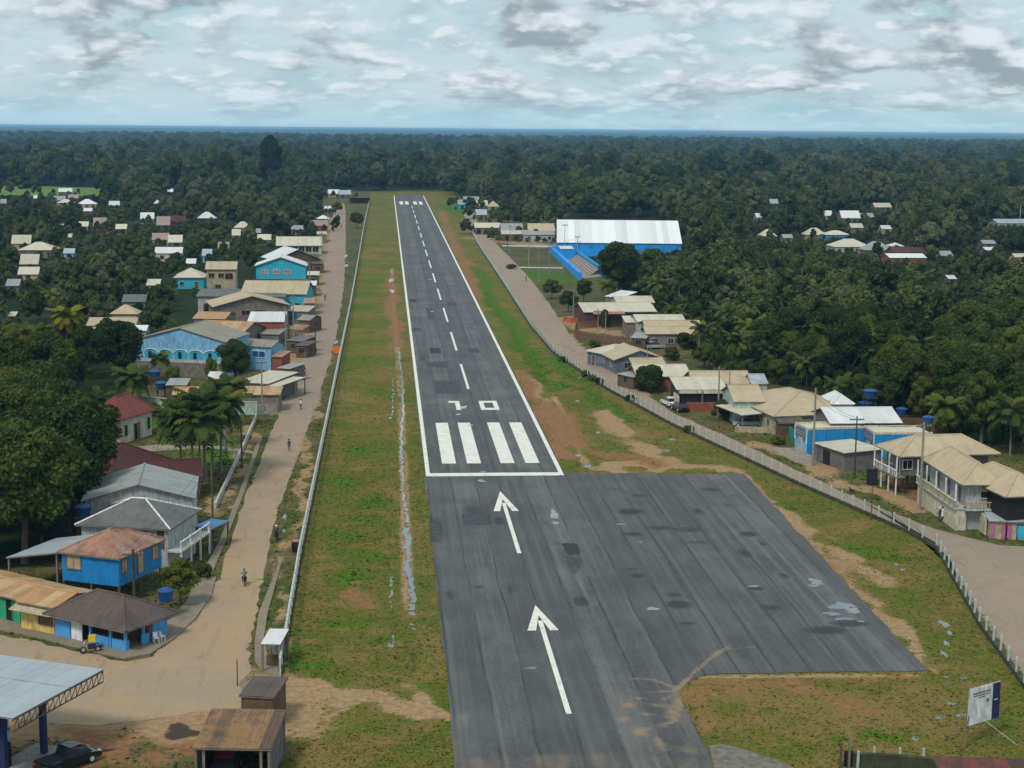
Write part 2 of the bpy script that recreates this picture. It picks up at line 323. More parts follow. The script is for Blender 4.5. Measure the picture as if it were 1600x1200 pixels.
for p, r in (((540, 620), 6), ((560, 400), 9), ((590, 390), 8), ((530, 700), 4), ((520, 880), 3.5), ((560, 650), 5), ((620, 380), 7), ((600, 520), 4), ((640, 1130), 3), ((500, 1180), 3), ((580, 1170), 3), ((490, 930), 3), ((575, 1040), 2.5), ((470, 1000), 2)):
    brush('dry', [p], r, .8, .9)
# right strip
brush('red', [(690, 330), (705, 370), (722, 410), (735, 450), (750, 490)], 3.2, .8); brush('red', [(735, 405), (720, 425)], 3, 1)
brush('red', [(810, 580), (840, 640), (870, 690), (895, 720)], 2.2, .85); brush('dirt', [(825, 590), (860, 650), (890, 715)], 2.0, .75)
brush('dirt', [(865, 620), (885, 655), (905, 700), (915, 725)], .8, .9)
brush('dirt', [(930, 640), (960, 670), (1000, 705), (1060, 728), (1130, 735)], 2.8, .95); brush('dirt', [(935, 735), (1000, 728), (1080, 732), (1165, 742)], 2.0, 1); brush('dirt', [(1165, 740), (1250, 830), (1330, 910), (1400, 985), (1455, 1045)], 1.1, .9)
brush('dirt', [(1230, 800), (1290, 850), (1330, 870)], 2.0, .75); brush('dirt', [(1290, 870), (1380, 900)], 2.2, .6)
brush('dirt', [(1090, 1058), (1250, 1056), (1440, 1056)], .6, .9); brush('red', [(1070, 1085), (1090, 1115), (1110, 1150)], 1.4, .8); brush('red', [(1390, 1056), (1410, 1058)], .8, 1)
brush('dirt', [(1075, 1085), (1130, 1100), (1180, 1140)], 1.3, .7); brush('red', [(1190, 1095), (1300, 1080)], 2.2, .55)
brush('lush', [(745, 420), (780, 480), (810, 530), (850, 590), (880, 610)], 2.0, 1, .7); brush(None, [(765, 455), (800, 515), (835, 570), (856, 600)], 1.4, dig=.6)
brush('lush', [(870, 560), (930, 620), (985, 660)], 2.2, .8); brush('lush', [(1240, 800)], 1.8, 1, .7); brush('lush', [(1205, 1110)], .8, 1); brush('lush', [(1385, 1150)], 1.1, 1); brush('lush', [(1310, 1155)], .9, .9)
brush('lush', [(1330, 850), (1380, 870)], 1.5, .6); brush('lush', [(700, 320), (720, 330), (740, 338)], 9, 1)
for p, r in (((720, 360), 6), ((760, 420), 5), ((900, 600), 4), ((1010, 680), 3), ((1340, 830), 3), ((1420, 900), 3), ((1460, 960), 3), ((1250, 1130), 3), ((1150, 1090), 3), ((1560, 1090), 2), ((1440, 1090), 2.5)):
    brush('dry', [p], r, .85, .9)
# town side
brush('lush', [(210, 655), (260, 665), (330, 690), (345, 720)], 4.2, 1, .6); brush('lush', [(1210, 685), (1240, 690)], 2.2, 1); brush('lush', [(830, 425), (860, 435), (885, 440)], 12, 1, .6); brush('lush', [(1345, 745), (1400, 745)], 1.6, .9)
brush('dirt', [(890, 500), (950, 520), (1010, 530), (1060, 545)], 6, .9); brush('dirt', [(880, 520), (930, 575), (1010, 625)], 2.2, .8); brush('dirt', [(1190, 700), (1260, 720), (1330, 760), (1440, 800)], 2.6, .85); brush('red', [(1380, 745), (1440, 775), (1465, 795)], 3.0, .7)
brush('dirt', [(760, 372), (800, 378), (860, 385)], 14, .8); brush('red', [(760, 372), (830, 378)], 10, .5)
brush('dirt', [(440, 640), (465, 590), (490, 520), (505, 460), (515, 400), (525, 340)], 5.0, .75); brush('dirt', [(330, 920), (300, 960), (260, 1005), (60, 960), (0, 960)], 2.2, .9); brush('dirt', [(0, 1100), (120, 1120), (250, 1130), (380, 1110)], 9, 1); brush('red', [(150, 1130), (180, 1170), (190, 1210)], 4, .9); brush('red', [(260, 1160), (290, 1200)], 2, .7)
brush('dirt', [(440, 1050), (420, 980), (440, 880), (460, 790), (480, 690), (505, 590), (520, 520)], 1.2, .75); brush('dirt', [(345, 800), (370, 720), (395, 660)], 1.6, .85)
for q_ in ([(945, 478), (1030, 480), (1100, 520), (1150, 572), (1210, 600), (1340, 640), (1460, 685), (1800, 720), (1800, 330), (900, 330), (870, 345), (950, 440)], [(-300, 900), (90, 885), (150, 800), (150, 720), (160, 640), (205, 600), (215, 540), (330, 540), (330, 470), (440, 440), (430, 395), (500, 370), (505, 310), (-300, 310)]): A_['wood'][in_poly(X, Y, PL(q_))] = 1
jj = (rng.random(X.shape)-.5)*.03
me = bpy.data.meshes.new('airfield_ground'); V = np.stack([X, Y, Z+jj], -1).reshape(-1, 3)
idx = np.arange(nx*ny).reshape(ny, nx); Q = np.stack([idx[:-1, :-1], idx[:-1, 1:], idx[1:, 1:], idx[1:, :-1]], -1).reshape(-1, 4)
me.vertices.add(len(V)); me.vertices.foreach_set('co', V.ravel()); me.loops.add(Q.size); me.loops.foreach_set('vertex_index', Q.ravel().astype(np.int32))
me.polygons.add(len(Q)); me.polygons.foreach_set('loop_start', np.arange(0, Q.size, 4, dtype=np.int32)); me.update(calc_edges=True); me.validate()
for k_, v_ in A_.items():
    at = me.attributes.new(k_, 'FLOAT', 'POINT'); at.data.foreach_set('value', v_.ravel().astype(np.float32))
def ground_mat():
    m, nt, b = newmat('ground'); k = NB(nt); p = k.pos()
    n0 = k.noise(p, .06, 5, .6); n1 = k.noise(p, .35, 6, .65); n2 = k.noise(p, 1.6, 5, .7); n3 = k.noise(p, 6, 4, .7)
    f = k.math('ADD', k.math('MULTIPLY', n0, .30), k.math('ADD', k.math('MULTIPLY', n1, .36), k.math('MULTIPLY', n2, .34)))
    f = k.math('ADD', f, k.math('SUBTRACT', k.math('MULTIPLY', k.attr('lush'), .18), k.math('MULTIPLY', k.attr('dry'), .12)))
    f = k.math('ADD', f, k.math('MULTIPLY', k.math('SUBTRACT', n3, .5), .35)); g = k.mix(k.ramp(f, .40, .49), (.225, .150, .055), (.165, .135, .030)); g = k.mix(k.ramp(f, .455, .55), g, (.094, .122, .015)); g = k.mix(k.ramp(f, .54, .63), g, (.066, .150, .010))
    g = k.mix(k.ramp(n3, .47, .66, 0, .6), g, (.034, .036, .012))
    yard = k.mix(k.ramp(k.math('ADD', k.math('MULTIPLY', n1, .6), k.math('MULTIPLY', n0, .4)), .42, .6), (.055, .078, .018), (.14, .105, .055)); yard = k.mix(k.math('MULTIPLY', k.attr('lush'), .85), yard, (.055, .135, .010))
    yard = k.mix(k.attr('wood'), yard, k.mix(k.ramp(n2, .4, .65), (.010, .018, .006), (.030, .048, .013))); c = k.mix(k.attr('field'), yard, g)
    e = k.math('ADD', k.math('MULTIPLY', n1, .45), k.math('ADD', k.math('MULTIPLY', n2, .4), k.math('MULTIPLY', n3, .25)))
    d = k.ramp(k.math('ADD', k.math('MULTIPLY', k.attr('dirt'), .55), k.math('MULTIPLY', e, 1.2)), .80, 1.02)
    c = k.mix(d, c, k.mix(k.ramp(n2, .3, .7), (.25, .155, .078), (.39, .265, .145)))
    r = k.ramp(k.math('ADD', k.math('MULTIPLY', k.attr('red'), .55), k.math('MULTIPLY', e, 1.2)), .80, 1.02)
    c = k.mix(k.math('MULTIPLY', r, .9), c, k.mix(k.ramp(n2, .3, .7), (.19, .088, .04), (.30, .155, .075)))
    c = k.mix(k.ramp(k.math('ADD', k.math('MULTIPLY', k.attr('mud'), .7), k.math('MULTIPLY', e, 1.0)), .84, 1.02, 0, .92), c, (.045, .036, .03))
    k.put(b.inputs['Base Color'], c); b.inputs['Roughness'].default_value = .95; b.inputs['Specular IOR Level'].default_value = .1
    k.bump(k.math('ADD', n3, n2), .5, .12, b); return m
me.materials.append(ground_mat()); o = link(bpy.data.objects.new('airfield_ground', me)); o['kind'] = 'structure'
m, nt, b = newmat('forest_floor'); k = NB(nt); k.put(b.inputs['Base Color'], k.mix(k.ramp(k.noise(k.pos(), .02, 6, .7), .35, .65), (.012, .026, .010), (.035, .05, .018))); b.inputs['Specular IOR Level'].default_value = .05
MB().poly([(-14000, -300, -.6), (14000, -300, -.6), (14000, 27000, -.6), (-14000, 27000, -.6)]).build('ground', 'forest_floor', kind='structure')
# bright green clearing far left
m, nt, b = newmat('pasture'); k = NB(nt); k.put(b.inputs['Base Color'], k.mix(k.noise(k.pos(), .05, 5, .6), (.07, .15, .015), (.13, .2, .03)))
CLEAR = PL([(-60, 306), (170, 306), (160, 293), (60, 290), (-60, 290)])
MB().poly([(p.x, p.y, -.3) for p in CLEAR]).build('pasture', 'pasture', kind='structure')
# ---------------------------------------------------------------- asphalt
def asphalt_mat():
    m, nt, b = newmat('asphalt'); k = NB(nt); p = k.pos(); s = k.n('SeparateXYZ'); k.put(s.inputs[0], p)
    n0 = k.noise(p, .08, 5, .6); n1 = k.noise(k.mapping(p, (1, .25, 1)), .5, 6, .65); n2 = k.noise(p, 3, 5, .7); ns = k.noise(k.mapping(p, (1.6, .02, 1)), 1.0, 4, .6); nf = k.noise(p, 18, 3, .7)
    base = (.110, .107, .102)
    near = k.ramp(s.outputs[1], 138, 112); base = k.mix(k.math('MULTIPLY', near, .8), base, (.115, .112, .105))
    f = k.math('ADD', k.math('MULTIPLY', n0, .4), k.math('ADD', k.math('MULTIPLY', n1, .35), k.math('MULTIPLY', ns, .25)))
    c = k.mix(k.ramp(f, .40, .62), k.mix(.6, base, (.036, .039, .042)), k.mix(.5, base, (.155, .155, .15)))
    c = k.mix(k.ramp(n2, .42, .66, 0, .45), c, (.155, .155, .148)); c = k.mix(k.ramp(nf, .5, .7, 0, .45), c, (.03, .03, .032))
    wob = k.math('MULTIPLY', k.math('SUBTRACT', k.noise(k.mapping(p, (.2, .06, 1)), 1, 4, .6), .5), .9)
    fr = k.math('FRACT', k.math('DIVIDE', k.math('ADD', k.math('ADD', s.outputs[0], 9.0), wob), 3.05)); fr2 = k.math('FRACT', k.math('DIVIDE', k.math('ADD', s.outputs[0], wob), 1.35))
    lane = k.math('MAXIMUM', k.ramp(fr, 0, .07, 1, 0), k.ramp(fr, .94, 1)); lane = k.math('MULTIPLY', lane, k.ramp(n1, .35, .6, .05, .85))
    c = k.mix(k.math('MULTIPLY', k.math('MULTIPLY', k.ramp(fr2, .3, .6), k.ramp(ns, .45, .62)), .35), c, (.17, .165, .155))
    c = k.mix(k.math('MULTIPLY', lane, .9), c, (.020, .020, .021))
    wn = k.n('TexWhiteNoise', noise_dimensions='1D'); k.put(wn.inputs['W'], k.math('FLOOR', k.math('DIVIDE', k.math('ADD', s.outputs[0], 9.0), 3.05)))
    c = k.mix(k.math('MULTIPLY', wn.outputs[0], .45), c, (.045, .048, .052))
    st = k.ramp(k.math('ADD', k.math('MULTIPLY', k.attr('stain'), .5), k.math('ADD', k.math('MULTIPLY', n2, .45), k.math('MULTIPLY', n1, .45))), .66, .86); c = k.mix(k.math('MULTIPLY', st, .85), c, (.026, .027, .029))
    dust = k.ramp(k.math('ADD', k.math('MULTIPLY', k.attr('dust'), .75), k.math('MULTIPLY', n1, .6)), .55, .95); c = k.mix(k.math('MULTIPLY', dust, .85), c, (.27, .19, .11))
    wet = k.ramp(k.noise(p, .12, 4, .6), .56, .7)
    k.put(b.inputs['Base Color'], c); k.put(b.inputs['Roughness'], k.math('SUBTRACT', .74, k.math('MULTIPLY', wet, .14))); b.inputs['Specular IOR Level'].default_value = .3
    k.bump(nf, .3, .02, b); return m
asphalt_mat()
STAINS = [(893, 858, 0.92, 3.12, 1.0), (895, 880, 1.26, 6.0, 0.75), (1170, 835, 1.15, 1.32, 1.0), (1055, 930, 1.38, 1.2, 0.75), (1062, 945, 1.38, 1.68, 1.0), (1072, 975, 1.38, 0.96, 0.75), (1180, 920, 0.92, 0.84, 1.0), (985, 890, 1.38, 0.96, 0.75), (995, 900, 0.92, 0.96, 1.0), (1000, 775, 1.84, 1.56, 0.75), (985, 800, 1.84, 1.8, 1.0), (990, 835, 1.61, 1.44, 0.75), (1030, 825, 1.84, 0.96, 1.0), (1075, 828, 2.07, 1.2, 1.0), (1090, 848, 1.72, 0.96, 0.75), (1110, 765, 1.72, 1.68, 0.75), (1160, 865, 1.49, 2.64, 0.75), (1205, 950, 1.38, 1.44, 0.75), (1195, 850, 0.69, 1.2, 1.0), (1225, 900, 0.69, 1.44, 0.75), (908, 940, 0.8, 2.4, 1.0), (800, 920, 0.8, 2.88, 0.75), (680, 830, 1.03, 7.2, 1.0), (745, 800, 2.07, 6.0, 0.75), (700, 930, 1.03, 3.0, 0.75), (745, 918, 0.69, 0.72, 1.0), (780, 815, 0.69, 2.4, 1.0), (1330, 975, 2.18, 1.08, 1.0), (1290, 985, 2.3, 1.44, 1.0), (1090, 800, 0.92, 2.4, 0.75), (1140, 790, 1.38, 1.68, 0.75), (960, 765, 1.38, 0.96, 0.75)]
def rw(y): return 9.05 + max(0, (y-205))/889*1.1            # half width along the runway
Y0, YT, YE = 86.0, 204.8, 1094.0
outline = []
def side(pts, step=3, jit=.12):
    for p in resample([Vector(q) for q in pts], step)[:-1]: outline.append(Vector((p.x+random.uniform(-jit, jit), p.y+random.uniform(-jit, jit))))
apTR, apBR = G(1162, 741), G(1452, 1049); apB = G(1130, 1053); cv = [G(1100, 1056), G(1075, 1066), G(1062, 1082), G(1068, 1105), G(1110, 1180)]
side([(-9.2, Y0), (-9.2, YT), (-rw(500), 500), (-rw(YE), YE)], 4, .14); side([(-rw(YE), YE), (rw(YE), YE)], 4); side([(rw(YE), YE), (rw(500), 500), (9.2, YT+.8)], 6, .14)
side([(9.2, YT+.8), tuple(apTR)], 2, .2); side([tuple(apTR), tuple(apBR)], 2, .16); side([tuple(apBR), tuple(apB), tuple(cv[0])], 2, .1); side([tuple(c) for c in cv], 1.0, .08)
_pr = [G(1110, 1180), G(1116, 1215)]; side([tuple(_pr[0]), (_pr[1].x, _pr[1].y), (14.5, Y0)], 2, .1); side([(14.5, Y0), (-9.2, Y0)], 4, 0)
bm = bmesh.new(); f_ = bm.faces.new([bm.verts.new((p.x, p.y, .045)) for p in outline]); bmesh.ops.triangulate(bm, faces=[f_])
for xx in list(np.arange(-8, 8, 1.0)) + list(np.arange(8, 27, .4)) + list(np.arange(27, 46, 1.0)): bmesh.ops.bisect_plane(bm, geom=bm.verts[:]+bm.edges[:]+bm.faces[:], plane_co=(xx, 0, 0), plane_no=(1, 0, 0)) if xx < 46 else None
for yy in list(np.arange(96, 104, 1.0)) + list(np.arange(104, 150, .4)) + list(np.arange(150, 206, 1.0)) + list(np.arange(210, 1090, 20)): bmesh.ops.bisect_plane(bm, geom=bm.verts[:]+bm.edges[:]+bm.faces[:], plane_co=(0, float(yy), 0), plane_no=(0, 1, 0))
me = bpy.data.meshes.new('runway'); bm.to_mesh(me); bm.free()
vx = np.empty(len(me.vertices)*3); me.vertices.foreach_get('co', vx); vx = vx.reshape(-1, 3); dust = np.zeros(len(vx))
for px, rad, s_ in (([(1060, 1082), (1085, 1050), (1120, 1020), (1150, 1005)], .38, .75), ([(1060, 1085), (1030, 1120), (1010, 1150)], .5, .5), ([(1062, 1085), (1010, 1075), (980, 1085)], .5, .45), ([(1066, 1098), (1045, 1140)], .5, .8), ([(1060, 1080), (1000, 1100)], .5, .35), ([(965, 1080), (975, 1150), (1000, 1200)], 1.6, .4), ([(710, 1190), (720, 1120)], 1.2, .6), ([(720, 1200), (900, 1190), (1080, 1195)], 3.5, .45), ([(712, 1080), (716, 1160)], 1, .5), ([(1050, 1090), (1090, 1180)], .8, .5), ([(1180, 1045), (1420, 1046)], .5, .4), ([(1058, 1078), (1075, 1062)], .5, 1), ([(1056, 1076), (1020, 1062), (985, 1062)], .38, .72), ([(1058, 1080), (1015, 1082), (985, 1100), (970, 1130)], .38, .72), ([(1060, 1084), (1030, 1096), (1008, 1118), (1000, 1150)], .38, .75), ([(1064, 1090), (1048, 1112), (1030, 1150), (1025, 1190)], .4, .75), ([(1085, 1052), (1110, 1030), (1135, 1015), (1180, 1012)], .38, .7), ([(1040, 1170), (1100, 1175)], 1.5, .5)):
    d = seg_dist(vx[:, 0], vx[:, 1], PL(px)); dust = np.maximum(dust, np.clip((rad-d)/(rad*.7), 0, 1)*s_)
stain = np.zeros(len(vx))
for px_, py_, rx_, ry_, s_ in STAINS:
    c_ = G(px_, py_); stain = np.maximum(stain, np.clip(1.25-np.hypot((vx[:, 0]-c_.x)/rx_, (vx[:, 1]-c_.y)/ry_)*.75, 0, 1)*s_)
me.attributes.new('stain', 'FLOAT', 'POINT').data.foreach_set('value', stain.astype(np.float32))
me.attributes.new('dust', 'FLOAT', 'POINT').data.foreach_set('value', dust.astype(np.float32)); me.materials.append(MATS['asphalt'])
RUN = link(bpy.data.objects.new('runway', me)); RUN['kind'] = 'structure'
# painted markings, 6 mm proud, worn
m, nt, b = newmat('marking'); k = NB(nt); p = k.pos(); n1 = k.noise(p, .7, 6, .7); n2 = k.noise(p, 5, 5, .7)
k.put(b.inputs['Base Color'], k.mix(k.ramp(k.math('ADD', k.math('MULTIPLY', n1, .5), k.math('MULTIPLY', n2, .5)), .47, .66, 0, .6), (.76, .74, .65), (.30, .285, .24))); b.inputs['Roughness'].default_value = .7
ZM = .055
def mark(name, polys):
    mb = MB()
    for q in polys: mb.prism([(x, y, ZM) for x, y in q], [(x, y, .03) for x, y in q])
    return mb.build(name, 'marking', RUN)
def rect(x0, x1, y0, y1): return [(x0, y0), (x1, y0), (x1, y1), (x0, y1)]
def strip_line(sgn):
    q = []; yy = [YT-.5, 300, 400, 500, 700, 900, YE-3]
    for a, c in zip(yy[:-1], yy[1:]): q.append([(sgn*(rw(a)-.55), a), (sgn*rw(a), a), (sgn*rw(c), c), (sgn*(rw(c)-.55), c)][::int(sgn)])
    return q
mark('edge_line', strip_line(1)); mark('edge_line', strip_line(-1)); mark('threshold_bar', [rect(-8.5, 8.5, YT-.6, YT+1.3)])
for x in (-5.75, -2.35, 2.2, 5.6): mark('threshold_stripe', [rect(x-.95, x+.95, 212.2, 242.6)])
for x in (-5.9, -2.5, 2.5, 5.9): mark('threshold_stripe', [rect(x-1.05, x+1.05, 960, 1000)])
y = 275.0; 
while y < 930: mark('centre_dash', [rect(-.22, .22, y, y+30)]); y += 49.0
gx = lambda px, py: G(px, py)
n0a, n0b = G(716, 641), G(717, 627)
ya, yb = n0a.y, n0b.y; yt = 1.8
x1 = (G(733.5, 641).x, G(727, 641).x)
mark('runway_numeral', [rect(-2.95, -2.2, ya, yb), rect(-4.0, -2.95, yb-1.7, yb)])
x0, x3 = G(752, 641).x, G(781, 641).x; mark('runway_numeral', [rect(x0, x3, ya, ya+yt), rect(x0, x3, yb-yt, yb), rect(x0, x0+.75, ya+yt, yb-yt), rect(x3-.75, x3, ya+yt, yb-yt)])
def arrow(tip, base, head_l, head_w):
    cx = 0.0; L = tip-base
    return mark('arrow', [rect(cx-.22, cx+.22, base, tip-head_l*.55-.6), [(cx, tip), (cx-head_w, tip-head_l), (cx-head_w+.78, tip-head_l), (cx, tip-head_l*.42)][::-1], [(cx, tip), (cx, tip-head_l*.42), (cx+head_w-.78, tip-head_l), (cx+head_w, tip-head_l)][::-1]])
arrow(G(788, 768).y, G(812, 865).y, 10.5, 1.5); arrow(G(846, 946).y, G(893, 1116).y, 7.8, 1.42)
# asphalt repair patches (real patches, 8 mm proud)
plain('patch', (.034, .035, .037), .8, .4, 1.5); plain('patch2', (.060, .061, .063), .8, .4, 1.5)
def blob(px, rx, ry, n=14, rough=.3, z=.0, mb=None, seed=None):
    c = G(*px); R = random.Random(seed if seed is not None else px[0]*7+px[1]); h_ = [(k_, R.uniform(0, 6.28), R.uniform(.3, 1)/k_**.6) for k_ in (2, 3, 4, 5, 7, 9, 11)]
    def rad(a): return max(.12, 1-rough*.55+rough*.42*sum(w_*sin(k_*a+p_) for k_, p_, w_ in h_))
    return [(c.x + rx*cos(2*pi*i/n)*rad(2*pi*i/n), c.y + ry*sin(2*pi*i/n)*rad(2*pi*i/n), z) for i in range(n)]
for px, py, rx, ry, mt in ((680, 548, 1.1, 4, 'patch'), (675, 570, 1.0, 3, 'patch2'), (740, 548, 1.2, 3, 'patch2'), (690, 570, 1.2, 4, 'patch2'), (660, 560, 0.7, 4, 'patch2'), (700, 605, 2.2, 7, 'patch2'), (706, 475, 1.3, 5, 'patch2'), (645, 470, 0.8, 4, 'patch'), (672, 490, 0.8, 12, 'patch2'), (650, 515, 1, 3, 'patch2'), (893, 858, 0.75, 2.2, 'patch'), (680, 832, 0.55, 4.5, 'patch2'), (745, 812, 1.7, 2.6, 'patch2'), (1030, 825, 1.5, 0.5, 'patch2'), (1075, 828, 1.5, 0.7, 'patch2')):
    c_ = G(px, py); t = [(c_.x+rx*u+random.uniform(-.12, .12), c_.y+ry*v+random.uniform(-.2, .2), .054) for u, v in ((-1, -1), (-.4, -1), (.3, -1), (1, -1), (1, -.3), (1, .4), (1, 1), (.4, 1), (-.3, 1), (-1, 1), (-1, .3), (-1, -.4))]; PZ = globals().get('PZ', 0)+1; t = [(a, b_, .0515+.0007*(PZ % 12)) for a, b_, _ in t]; MB().prism(t, [(a, b_, .03) for a, b_, _ in t]).build('asphalt_patch', mt, RUN)
# ---------------------------------------------------------------- roads
def concrete_mat(name, c1, c2, c3, d1=None, d2=None, d3=None):
    m, nt, b = newmat(name); k = NB(nt); p = k.pos(); n0 = k.noise(p, .09, 5, .6); n1 = k.noise(p, .5, 6, .65); n2 = k.noise(p, 2.5, 5, .7); n3 = k.noise(p, 9, 4, .7)
    if d1:            # the dusty street gets greyer away from the crossroads
        s = k.n('SeparateXYZ'); k.put(s.inputs[0], p); t = k.ramp(k.math('ADD', s.outputs[1], k.math('MULTIPLY', k.math('SUBTRACT', n1, .5), 120.0)), 160, 270); c1_, c2, c3 = k.mix(t, c1, d1), k.mix(t, c2, d2), k.mix(t, c3, d3)
    else: c1_ = c1
    c = k.mix(k.ramp(k.math('ADD', k.math('MULTIPLY', n0, .5), k.math('MULTIPLY', n1, .5)), .42, .58), c1_, c2); c = k.mix(k.ramp(n2, .45, .68, 0, .65), c, c3); c = k.mix(k.ramp(n3, .5, .7, 0, .4), c, sc(c1, .5)); c = k.mix(k.ramp(k.noise(k.mapping(p, (.9, .14, 1)), 1.0, 5, .65), .55, .7, 0, .5), c, sc(c1, .55))
    k.put(b.inputs['Base Color'], c); b.inputs['Roughness'].default_value = .92; b.inputs['Specular IOR Level'].default_value = .15; k.bump(n3, .3, .03, b)
concrete_mat('road_tan', (.38, .27, .165), (.32, .25, .18), (.43, .285, .145), (.31, .235, .175), (.265, .215, .175), (.38, .265, .15)); concrete_mat('road_grey', (.32, .245, .18), (.275, .225, .18), (.38, .27, .16)); concrete_mat('pave', (.27, .225, .165), (.22, .19, .14), (.16, .135, .095)); concrete_mat('pad', (.30, .26, .21), (.25, .22, .185), (.36, .25, .15))
def ribbon(name, L_, R_, mat, z, jit=.25, thick=None):
    a = PL(L_); b_ = PL(R_); mb = MB(); n = 260
    def at(pts, t):
        ls = [0]; 
        for p, q in zip(pts[:-1], pts[1:]): ls.append(ls[-1]+(q-p).length)
        d = t*ls[-1]; i = max(j for j in range(len(ls)-1) if ls[j] <= d+1e-6); return pts[i].lerp(pts[i+1], (d-ls[i])/max(1e-6, ls[i+1]-ls[i]))
    P_ = [(at(a, i/n), at(b_, i/n)) for i in range(n+1)]; P_ = [(p+Vector((random.uniform(-jit, jit), 0)), q+Vector((random.uniform(-jit, jit), 0))) for p, q in P_]
    for (p, q), (r, s_) in zip(P_[:-1], P_[1:]): mb.poly([(p.x, p.y, z), (q.x, q.y, z), (s_.x, s_.y, z), (r.x, r.y, z)])
    return mb.build(name, mat, kind='structure')
ribbon('street', [(342, 905), (375, 800), (415, 700), (455, 600), (480, 545), (496, 490), (505, 440), (513, 380), (521, 330), (524, 318)], [(410, 905), (432, 800), (470, 700), (505, 600), (520, 545), (531, 490), (538, 440), (540, 380), (540, 330), (538, 318)], 'road_tan', .03)
jn = PL([(-120, 1000), (0, 992), (60, 1003), (130, 1020), (195, 1034), (235, 1026), (275, 1000), (310, 968), (332, 935), (342, 905), (410, 905), (402, 950), (388, 1015), (392, 1048), (376, 1068), (374, 1105), (300, 1115), (150, 1135), (0, 1120), (-120, 1110)])
jn = resample(jn+jn[:1], 1.2)[:-1]; MB().poly([(p.x+random.uniform(-.25, .25), p.y+random.uniform(-.35, .35), .026) for p in jn]).build('street_junction', 'road_tan', kind='structure')
ribbon('road', [(722, 332), (727, 345), (740, 370), (765, 405), (797, 450), (828, 498), (868, 548), (930, 594), (1000, 637), (1100, 688), (1200, 734), (1300, 780), (1400, 821), (1462, 848), (1486, 880), (1532, 960), (1600, 1055), (1700, 1190)], [(742, 332), (746, 348), (762, 368), (800, 405), (832, 440), (862, 480), (888, 520), (925, 560), (990, 604), (1052, 645), (1125, 677), (1205, 715), (1290, 757), (1390, 800), (1470, 830), (1560, 852), (1700, 860), (2100, 900)], 'road_grey', .03)
_tan = PL([(1490, 880), (1560, 900), (1640, 930), (1700, 1100), (1600, 1045), (1535, 958)])
# kerbed pavement round the corner houses, a real 0.12 m step
def slab(name, px, z, mat, kind='structure', low=-.05):
    p = PL(px); return MB().prism([(v.x, v.y, z) for v in p], [(v.x, v.y, low) for v in p]).build(name, mat, kind=kind)
slab('pavement', [(-60, 975), (0, 985), (60, 998), (130, 1016), (195, 1031), (235, 1023), (275, 997), (307, 966), (330, 932), (338, 902), (310, 905), (292, 940), (265, 970), (240, 982), (205, 992), (90, 968), (0, 945), (-60, 935)], .13, 'pave')
slab('pavement', [(330, 900), (352, 848), (380, 775), (408, 690), (402, 690), (372, 775), (342, 848), (314, 900)], .124, 'pave')
slab('pavement', [(404, 960), (398, 1005), (398, 1035), (410, 1052), (437, 1060), (440, 1040), (420, 1030), (412, 1000), (418, 960), (440, 880), (436, 880)], .13, 'pave')
slab('pavement', [(398, 1062), (440, 1070), (436, 1120), (376, 1110), (378, 1068)], .1, 'pave')
plain('dusty_asphalt', (.17, .152, .128), .9, .35, 1.5)
slab('garden_path', [(205, 700), (245, 695), (290, 697), (345, 697), (402, 706), (402, 710), (345, 702), (290, 702), (230, 706)], .06, 'pad'); slab('concrete_pad', [(1108, 1166), (1128, 1163), (1150, 1168), (1172, 1174), (1190, 1182), (1215, 1188), (1240, 1200), (1255, 1215), (1120, 1215)], .03, 'dusty_asphalt')
slab('concrete_pad', [(1205, 700), (1245, 700), (1268, 712), (1268, 730), (1240, 722)], .05, 'pad'); slab('court_path', [(812, 417), (880, 418), (880, 419.5), (812, 418.5)], .03, 'paleconcrete'); slab('court_path', [(785, 383), (868, 384), (868, 386), (785, 385)], .03, 'paleconcrete')
# ---------------------------------------------------------------- standing water
m, nt, b = newmat('puddle'); b.inputs['Base Color'].default_value = (.12, .125, .12, 1); b.inputs['Roughness'].default_value = .06; b.inputs['Specular IOR Level'].default_value = .7; b.inputs['Coat Weight'].default_value = .6; b.inputs['Coat Roughness'].default_value = .04
k = NB(nt); k.bump(k.noise(k.pos(), 2, 3, .5), .05, .02, b)
PUD = [0]
def puddle(px, rx, ry, z, rough=.62, n=44, seed=None):
    PUD[0] += 1; z = z+.0009*(PUD[0] % 9)
    MB().poly(blob(px, rx, ry, n, rough, z, seed=seed)).build('puddle', 'puddle', kind='structure')
for px, rx, ry in (((866, 805), .75, 3.0), ((868, 818), .55, 1.0), ((1315, 948), 1.7, 1.7), ((1300, 960), 1.1, .9), ((1333, 955), 1.1, 1.2), ((1318, 968), 1.3, .5), ((1345, 972), .5, .4), ((1275, 910), 1.1, 1.5), ((1272, 916), .8, .6), ((1020, 952), .8, .8), ((1178, 917), .7, .5), ((970, 820), .7, .6), ((1000, 848), .4, .5), ((752, 752), .7, 1.1), ((724, 637), .8, 2.2), ((716, 648), .7, .8), ((755, 738), .5, .6), ((735, 665), .6, .8), ((830, 1045), .7, .5), ((672, 437), .6, 1.4), ((675, 487), .5, 1.4)):
    puddle(px, rx, ry, .064)
